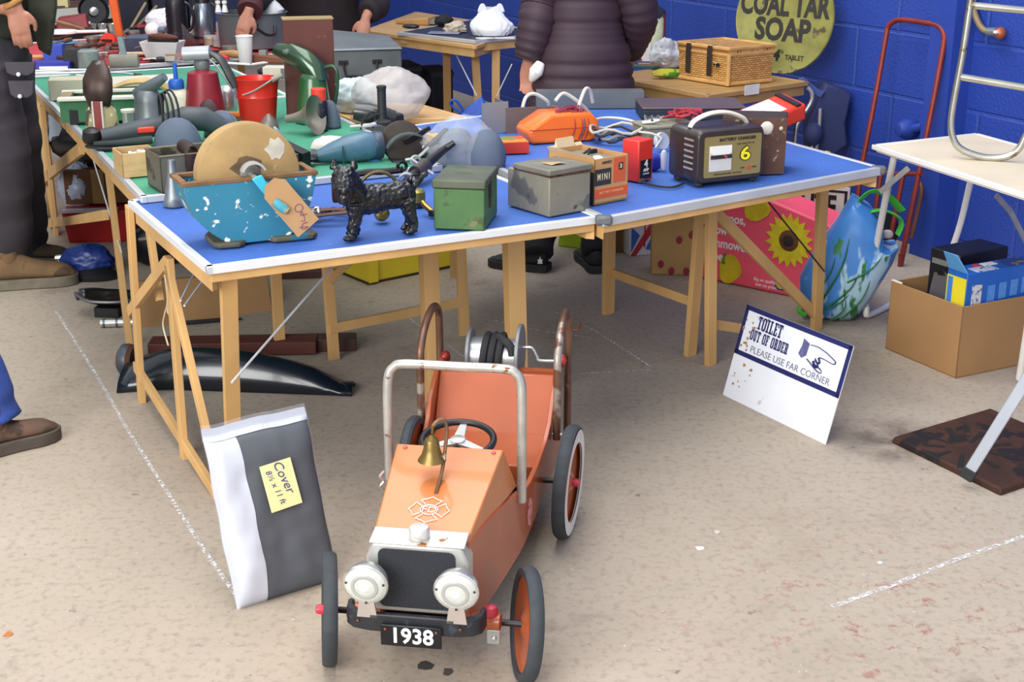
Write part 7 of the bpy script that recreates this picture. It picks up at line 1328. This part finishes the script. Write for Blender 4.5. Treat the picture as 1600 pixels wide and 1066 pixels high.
def body(t,P,face,hands=True,mat=None):
    # one continuous figure: torso, neck, head with face and ears, arms, legs, hands
    mb=MB(); V=Vector; f=V(face).normalized(); sd=V((-f.y,f.x,0)); yaw=math.degrees(math.atan2(sd.y,sd.x))
    pel,che,nek,hed=[V(P[k]) for k in ('pelvis','chest','neck','head')]
    mb.loft([ellsec(pel+V((0,0,-.10)),.10,.09,yaw),ellsec(pel,.155,.11,yaw),ellsec(pel.lerp(che,.45),.13,.10,yaw),ellsec(che,.165,.115,yaw),ellsec(che.lerp(nek,.7),.15,.09,yaw),ellsec(nek+V((0,0,-.02)),.06,.06,yaw)])
    mb.tube([nek-V((0,0,.06)),nek,hed-V((0,0,.06))],[.06,.055,.055],14)
    mb.ball(hed,(.078,.078,.112),20); mb.ball(hed+f*.03+V((0,0,-.05)),(.055,.055,.06),14)
    mb.tube([hed+f*.082+V((0,0,.025)),hed+f*.108+V((0,0,-.015)),hed+f*.085+V((0,0,-.025))],[.008,.013,.008],8)
    for s in (-1,1): mb.ball(hed+sd*.078*s+V((0,0,-.005)),(.012,.02,.03),8)
    for s in ('L','R'):
        a,b,c=V(P['sh'+s]),V(P['el'+s]),V(P['wr'+s]); mb.tube([a,a.lerp(b,.5),b,b.lerp(c,.3),c],[.055,.047,.04,.042,.027],12)
        if hands: hand(mb,c,P.get('hd'+s,(c-b)),P.get('hn'+s,-f),P.get('curl'+s,35),1,P.get('th'+s,1 if s=='L' else -1))
        h,k,an=V(P['hip'+s]),V(P['kn'+s]),V(P['an'+s]); mb.tube([h,h.lerp(k,.5),k,k.lerp(an,.3),an],[.085,.075,.055,.056,.038],14)
        mb.tube([an,an+f*.03-V((0,0,an.z-.055)),an+f*.09-V((0,0,an.z-.045))],[.036,.036,.028],10)
    o=mb.build('body',mat or SKIN,t,w=True,rem=.006,smo=3)
    q=MB(); q.ball(hed+V((0,0,.03))-f*.012,(.086,.086,.10),16); h=q.build('hair',M('3a2e28',.8,0,.2,30),t,w=True)
    e=MB(); 
    for s in (-1,1): e.ball(hed+f*.074+sd*.03*s+V((0,0,.012)),.011,8)
    e.build('eyes',M('e0dcd8',.3,0,.1,90,chip=('2a2018',.6,60)),t,w=True)
    m_=MB().tube([hed+f*.085+sd*-.022+V((0,0,-.055)),hed+f*.092+V((0,0,-.057)),hed+f*.085+sd*.022+V((0,0,-.055))],.005,6); m_.build('lips',M('8a4a44',.5),t,w=True)
def trousers(t,P,mat,wd=1.0,name='trousers',hem=.06,rem=.012,wr=.01):
    mb=MB(); V=Vector; pel=V(P['pelvis']); f=V(P['face']).normalized(); sd=V((-f.y,f.x,0)); yaw=math.degrees(math.atan2(sd.y,sd.x))
    mb.loft([ellsec(pel+V((0,0,-.14)),.15,.125,yaw),ellsec(pel,.18*wd,.135*wd,yaw),ellsec(pel+V((0,0,.12)),.165*wd,.125,yaw)])
    for s in ('L','R'):
        h,k,an=V(P['hip'+s]),V(P['kn'+s]),V(P['an'+s]); an=k.lerp(an,(k.z-hem)/(k.z-an.z)) if k.z!=an.z else an; pts=[];rr=[]
        for i in range(25):
            q=i/24; p=h.lerp(k,q*2) if q<.5 else k.lerp(an,q*2-1)
            r=(.108-.028*min(1,q*2) if q<.5 else .080+.004*(q-.5))*wd
            r+=wr*(noise.noise(V((q*14,ord(s)%7,1)))+.3*math.sin(q*33+4*noise.noise(V((q*5,2,ord(s)%5))))*(.3+max(0,q-.6)*2.2)) *.9
            pts.append(p+V((noise.noise(V((q*9,3,2)))*.012,noise.noise(V((q*9,7,2)))*.012,0))); rr.append(r)
        mb.tube(pts,rr,20)
    return mb.build(name,mat,t,w=True,rem=rem,smo=2)
def shoe(t,heel,toe,mat,sole,h=.10,wd=.048,sh=.03,name='boot',top=None):
    heel=Vector(heel);toe=Vector(toe); d=(toe-heel); d.z=0; L_=d.length; d.normalize(); n=Vector((-d.y,d.x,0)); b=Vector((heel.x,heel.y,0)); up=Vector((0,0,1))
    prof=[(0,.62,h),(.06,.8,h),(.2,.85,h*.98),(.38,.85,h*.82),(.52,.92,h*.66),(.7,1.08,h*.60),(.85,1.02,h*.55),(.95,.75,h*.42),(1,.4,h*.25)]
    s=MB().loft([[b+d*L_*x+n*wd*w_*math.cos(a)+up*(sh+max(0,(hh-sh))*(math.sin(a)**.7 if math.sin(a)>0 else 0)) for a in [PI*j/12 for j in range(13)]] for x,w_,hh in prof]).build(name,mat,t,w=True,sub=1)
    o=MB(); 
    for z in (0,): o.loft([[b+d*(L_*x*1.03-.006)+n*wd*w_*1.10*k+up*zz for k,zz in ((-1,.002),(1,.002),(1,sh+.006),(-1,sh+.006))] for x,w_,_ in prof])
    o.build('sole',sole,s,w=True,bev=.003)
    if top: MB().tube([b+d*L_*.2+up*h*.7,b+d*L_*.18+up*(top-.04)],[.044,.046],16).build('ankle',mat,s,w=True)
    return s
def sleeve(mb,pts,rr,seg=18,wr=.006,seed=0):
    P=smooth_path(pts,8); n=len(P); R_=[]
    for i in range(n):
        q=i/(n-1)*(len(rr)-1); a=min(int(q),len(rr)-2); r=rr[a]+(rr[a+1]-rr[a])*(q-a); R_.append(r+wr*(math.sin(i*1.9+seed)+noise.noise(Vector((i*.5,seed,0)))))
    mb.tube(P,R_,seg)
V=Vector
# woman in the plum quilted coat, back to the viewer
Wy=6.42; Wp=lambda u,v,y=Wy:aty(u,v,y)
c=Wp(912,120); fx=V((.10,.99,0)).normalized()
P=dict(face=fx,pelvis=(c.x,Wy,.92),chest=(c.x+.0,Wy+.03,1.28),neck=(c.x,Wy+.05,1.48),head=(c.x,Wy+.09,1.64),
 shL=(c.x-.20,Wy,1.43),shR=(c.x+.20,Wy,1.43),elL=Wp(842,20,Wy-.02),wrL=Wp(826,95,Wy-.04),elR=Wp(1002,30),wrR=Wp(985,80,Wy+.22),
 hipL=(c.x-.09,Wy,.9),hipR=(c.x+.10,Wy,.9),knL=(c.x-.12,Wy-.08,.48),knR=(c.x+.06,Wy-.12,.48),anL=tuple(at(842,424,0)+V((0,.03,.09))),anR=tuple(at(928,428,0)+V((.02,.10,.09))),hdL=(-.02,.02,-1),hnL=(.2,1,0),curlL=45,curlR=30)
t=thing('person','person in a plum quilted coat and black trousers, back turned, behind the right blue table','person',(c.x,Wy,0))
body(t,P,fx); trousers(t,P,M('15151a',.85,0,.2,12),.86,hem=.07)
PLUM=M('38242f',.65,0,.12,9,bump=.2,bs=25,name='plum_nylon')
seams=[-110,-88,-66,-44,-22,0,33,44,54,64,96,118,146,176]
mb=MB(); secs=[]
for v in range(-130,200,4):
    q=(v+130)/330
    hw=[72,66,60,57,61,73,81,85,86]; i=min(int(q*8),7); w_=hw[i]+(hw[i+1]-hw[i])*(q*8-i)
    cu=913-5*max(0,q-.5)*2; dmp=1-.055*sum(math.exp(-((v-s)/4.0)**2) for s in seams); p=Wp(cu,v); m=mpp(p)
    secs.append(ellsec(p,w_*m*dmp,w_*m*.72*dmp,5,36,lambda a:1+.012*noise.noise(V((math.cos(a)*3,math.sin(a)*3,v*.06)))))
mb.loft(secs); mb.build('coat',PLUM,t,w=True,ang=180)
mb=MB(); sleeve(mb,[Wp(866,-95),Wp(856,-50),Wp(846,5),Wp(840,30,Wy-.03),Wp(832,68,Wy-.04),Wp(826,92,Wy-.04)],[.10,.098,.092,.088,.080,.066],wr=.004); mb.build('sleeve',PLUM,t,w=True,ang=180)
mb=MB(); sleeve(mb,[Wp(962,-95),Wp(984,-40),Wp(997,10),Wp(998,35,Wy+.03),Wp(990,60,Wy+.12),Wp(985,78,Wy+.2)],[.10,.096,.09,.084,.075,.062],wr=.004,seed=2); mb.build('sleeve',PLUM,t,w=True,ang=180)
MB().tube([Wp(845,98,Wy-.1),Wp(838,112,Wy-.11),Wp(830,126,Wy-.1)],[.02,.034,.012],10,n=3).build('white_tissue',WHITE,t,w=True)
h=at(856,424,0); to=at(766,414,0); s=shoe(t,h,to,M('141417',.7,0,.2,20),BLKR,h=.10,name='shoe',wd=.052); 
w_=at(843,418,0); MB().prism([(-.012,0),(.012,0),(.008,.01),(.012,.018),(.004,.02),(0,.034),(-.004,.02),(-.012,.018),(-.008,.01)],-.001,.001,Matrix.Translation((w_.x,h.y-.053,.05)),ax='y').build('white_logo',WHITE,s,w=True)
shoe(t,at(935,428,0)+V((0,-.0,0)),at(912,400,0),M('141417',.7,0,.2,20),BLKR,h=.10,name='shoe',wd=.052)
# man at the left in dark cargo trousers
My=5.72; Mp=lambda u,v,y=My:aty(u,v,y); fx=V((1,-.12,0)).normalized(); hx=Mp(-8,150).x
P=dict(face=fx,pelvis=(hx-.02,My,1.0),chest=(hx-.03,My,1.36),neck=(hx-.02,My,1.56),head=(hx+.03,My,1.70),shL=(hx-.03,My+.2,1.5),shR=(hx-.03,My-.2,1.5),elR=(hx-.10,My-.27,1.24),wrR=tuple(Mp(24,12,My-.22)),elL=(hx-.02,My+.28,1.24),wrL=(hx-.06,My+.34,.99),
 hipR=(hx,My-.10,.98),hipL=(hx,My+.11,.98),knR=tuple(Mp(12,250,My-.06)),knL=tuple(Mp(30,250,My+.18)),anR=tuple(at(12,440,0)+V((.02,0,.10))),anL=tuple(at(45,408,0)+V((0,0,.10))),hdR=(.10,.0,-1),hnR=(.3,-1,0),curlR=28,thR=-1)
t=thing('person','person in dark cargo trousers and tan work boots, hand resting at the pocket','person',(hx,My,0))
body(t,P,fx); CG=M('38343b',.9,0,.18,8,bump=.3,bs=30,name='cargo_cloth'); trousers(t,P,CG,1.22,hem=.10,wr=.014)
JK=M('2f3126',.85,0,.2,8,bump=.2,bs=30,name='olive_jacket')
mb=MB(); mb.loft([ellsec(V((hx+.01,My+.04,z)),a,b,0,28) for z,a,b in ((1.52,.12,.18),(1.42,.15,.22),(1.25,.155,.2),(1.15,.15,.19),(1.08,.145,.18),(1.07,.13,.17))]); 
mb.loft([[Mp(u,v,y) for u,v,y in ((36,-60,My-.05),(86,-60,My-.12),(88,-60,My+.1),(40,-60,My+.1))],[Mp(u,v,y) for u,v,y in ((44,20,My-.1),(88,10,My-.12),(90,10,My+.1),(50,20,My+.1))],[Mp(u,v,y) for u,v,y in ((60,78,My-.08),(78,88,My-.08),(80,88,My+.1),(62,78,My+.1))]])
mb.build('jacket',JK,t,w=True,rem=.012,smo=3)
mb=MB(); sleeve(mb,[(hx-.03,My-.19,1.48),(hx-.09,My-.26,1.25),tuple(Mp(14,-18,My-.23))],[.075,.065,.05],wr=.004); mb.build('sleeve',JK,t,w=True,ang=180)
MB().tube([Mp(2,14,My-.23)+V((0,0,0)),Mp(12,10,My-.25),Mp(24,3,My-.24),Mp(32,-2,My-.22)],.012,8,n=3).build('wristband',M('a5743c',.6),t,w=True)
for u,v,w_,h_ in ((30,108,24,10),(32,140,20,13)):
    a=Mp(u,v,My-.20); m=mpp(a); q=MB().loft([[a+V((x*w_*m,.02*abs(x)-.012+k*.02,z*h_*m)) for x,z in ((-1,1),(1,1),(.9,-.6),(.5,-1),(-.5,-1),(-.9,-.6))] for k in (0,1)]).build('pocket_flap',M('454048',.9,0,.15,8),t,w=True,bev=.004); MB().ball(a+V((-.02*(v<120)-.0,-.02,-h_*m*.8)),.012,8).build('white_stud',WHITE,q,w=True) if False else MB().ball(a+V((0,-.016,-h_*m*.75)),.009,8).build('stud',WHITE,t,w=True)
TAN=M('6f5538',.8,0,.2,12,chip=('4f3e2c',.56,10),name='tan_suede'); SOLE=M('6d6658',.8,0,.2,20)
shoe(t,at(-6,452,0),at(119,444,0)+V((0,.03,0)),TAN,SOLE,h=.175,wd=.058,sh=.04,name='boot',top=.2)
shoe(t,at(25,412,0),at(112,410,0),M('4a3c30',.8,0,.2,12),SOLE,h=.14,wd=.052,sh=.03,name='boot',top=.2)
# person in blue jeans just inside the frame at the lower left
a=at(40,700,0); Jy=a.y; ak=V((aty(-12,640,Jy).x,Jy,.12)); fx=V((.97,.2,0)).normalized()
P=dict(face=fx,pelvis=(ak.x-.22,Jy-.06,.98),chest=(ak.x-.24,Jy-.06,1.34),neck=(ak.x-.24,Jy-.06,1.54),head=(ak.x-.2,Jy-.06,1.69),shL=(ak.x-.24,Jy+.13,1.46),shR=(ak.x-.24,Jy-.25,1.46),elL=(ak.x-.22,Jy+.2,1.2),elR=(ak.x-.26,Jy-.32,1.2),wrL=(ak.x-.1,Jy+.18,.98),wrR=(ak.x-.18,Jy-.30,.96),hipL=(ak.x-.22,Jy+.04,.95),hipR=(ak.x-.22,Jy-.16,.95),knL=(ak.x-.085,Jy,.50),knR=(ak.x-.28,Jy-.2,.5),anL=tuple(ak),anR=(ak.x-.50,Jy-.22,.12))
t=thing('person','person in blue jeans and worn brown boots stepping in at the lower left edge','person',(ak.x-.2,Jy-.06,0))
body(t,P,fx); trousers(t,P,M('2c4690',.85,0,.2,14,bump=.3,bs=60,name='denim'),1.0,hem=.08)
mb=MB(); cx_=ak.x-.24; mb.loft([ellsec(V((cx_,Jy-.06,z)),b,a_,0,24) for z,a_,b in ((1.5,.17,.10),(1.35,.2,.14),(1.1,.19,.14),(.92,.19,.14))]); sleeve(mb,[P['shL'],P['elL'],P['wrL']],[.07,.06,.045]); sleeve(mb,[P['shR'],P['elR'],P['wrR']],[.07,.06,.045]); mb.build('jacket',M('3a4048',.8,0,.1),t,w=True,rem=.012,smo=2)
BBT=M('5d4436',.7,0,.2,12,chip=('3f3028',.6,9),name='brown_leather_boot')
shoe(t,at(-35,716,0),at(91,680,0),BBT,M('4f463e',.8,0,.2,20),h=.125,wd=.052,sh=.035,name='boot',top=.19)
shoe(t,(ak.x-.58,Jy-.22,0),(ak.x-.30,Jy-.18,0),BBT,M('4f463e',.8,0,.2,20),h=.125,wd=.052,sh=.035,name='boot',top=.19)
# stallholder in the dark coat behind the tables
Sy=8.62; Sp=lambda u,v,y=Sy:aty(u,v,y); fx=V((-.25,-.97,0)).normalized(); c=Sp(492,40)
P=dict(face=fx,pelvis=(c.x,Sy+.05,.86),chest=(c.x-.02,Sy-.10,1.22),neck=(c.x-.03,Sy-.18,1.42),head=(c.x-.05,Sy-.25,1.57),shR=(c.x-.24,Sy-.14,1.36),shL=(c.x+.22,Sy-.14,1.36),elR=tuple(Sp(420,-30,8.2)),wrR=tuple(Sp(388,20,7.72)),elL=tuple(Sp(588,-5,8.5)),wrL=tuple(Sp(571,30,8.35)),
 hipL=(c.x+.1,Sy+.05,.84),hipR=(c.x-.1,Sy+.05,.84),knL=(c.x+.11,Sy,.48),knR=(c.x-.11,Sy,.48),anL=(c.x+.12,Sy+.05,.1),anR=(c.x-.12,Sy+.05,.1),hdR=(-.35,-.25,-1),hnR=(0,-1,.2),curlR=30,hdL=(-.2,-.2,-1),hnL=(0,-1,0),curlL=30)
t=thing('person','person in a dark coat leaning over the stall behind the rust-brown box','person',(c.x,Sy,0))
body(t,P,fx); trousers(t,P,M('26262e',.85,0,.2),1.0,hem=.05)
CT=M('231a1e',.85,0,.25,8,bump=.25,bs=25,name='dark_coat'); mb=MB()
mb.loft([ellsec(V((c.x,Sy+.05,.70)),.27,.20,10),ellsec(V((c.x,Sy+.03,.80)),.28,.20,10),ellsec(V((c.x-.01,Sy-.02,1.0)),.29,.19,10),ellsec(V((c.x-.02,Sy-.10,1.22)),.28,.18,10),ellsec(V((c.x-.03,Sy-.15,1.37)),.2,.13,10),ellsec(V((c.x-.03,Sy-.17,1.42)),.09,.09,10)])
sleeve(mb,[P['shR'],P['elR'],Sp(393,6,7.8)],[.10,.085,.07]); sleeve(mb,[P['shL'],P['elL'],Sp(574,20,8.38)],[.10,.085,.07]); mb.build('coat',CT,t,w=True,rem=.014,smo=2)
MB().lathe([(.068,0),(.072,.03),(.068,.06)],18,along(Sp(390,18,7.75),Sp(394,0,7.83))[0]).build('cuff',M('4a2228',.8),t,w=True)
shoe(t,(c.x-.12,Sy+.1,0),(c.x-.16,Sy-.17,0),BLACK,BLKR,name='shoe'); shoe(t,(c.x+.12,Sy+.1,0),(c.x+.10,Sy-.17,0),BLACK,BLKR,name='shoe')
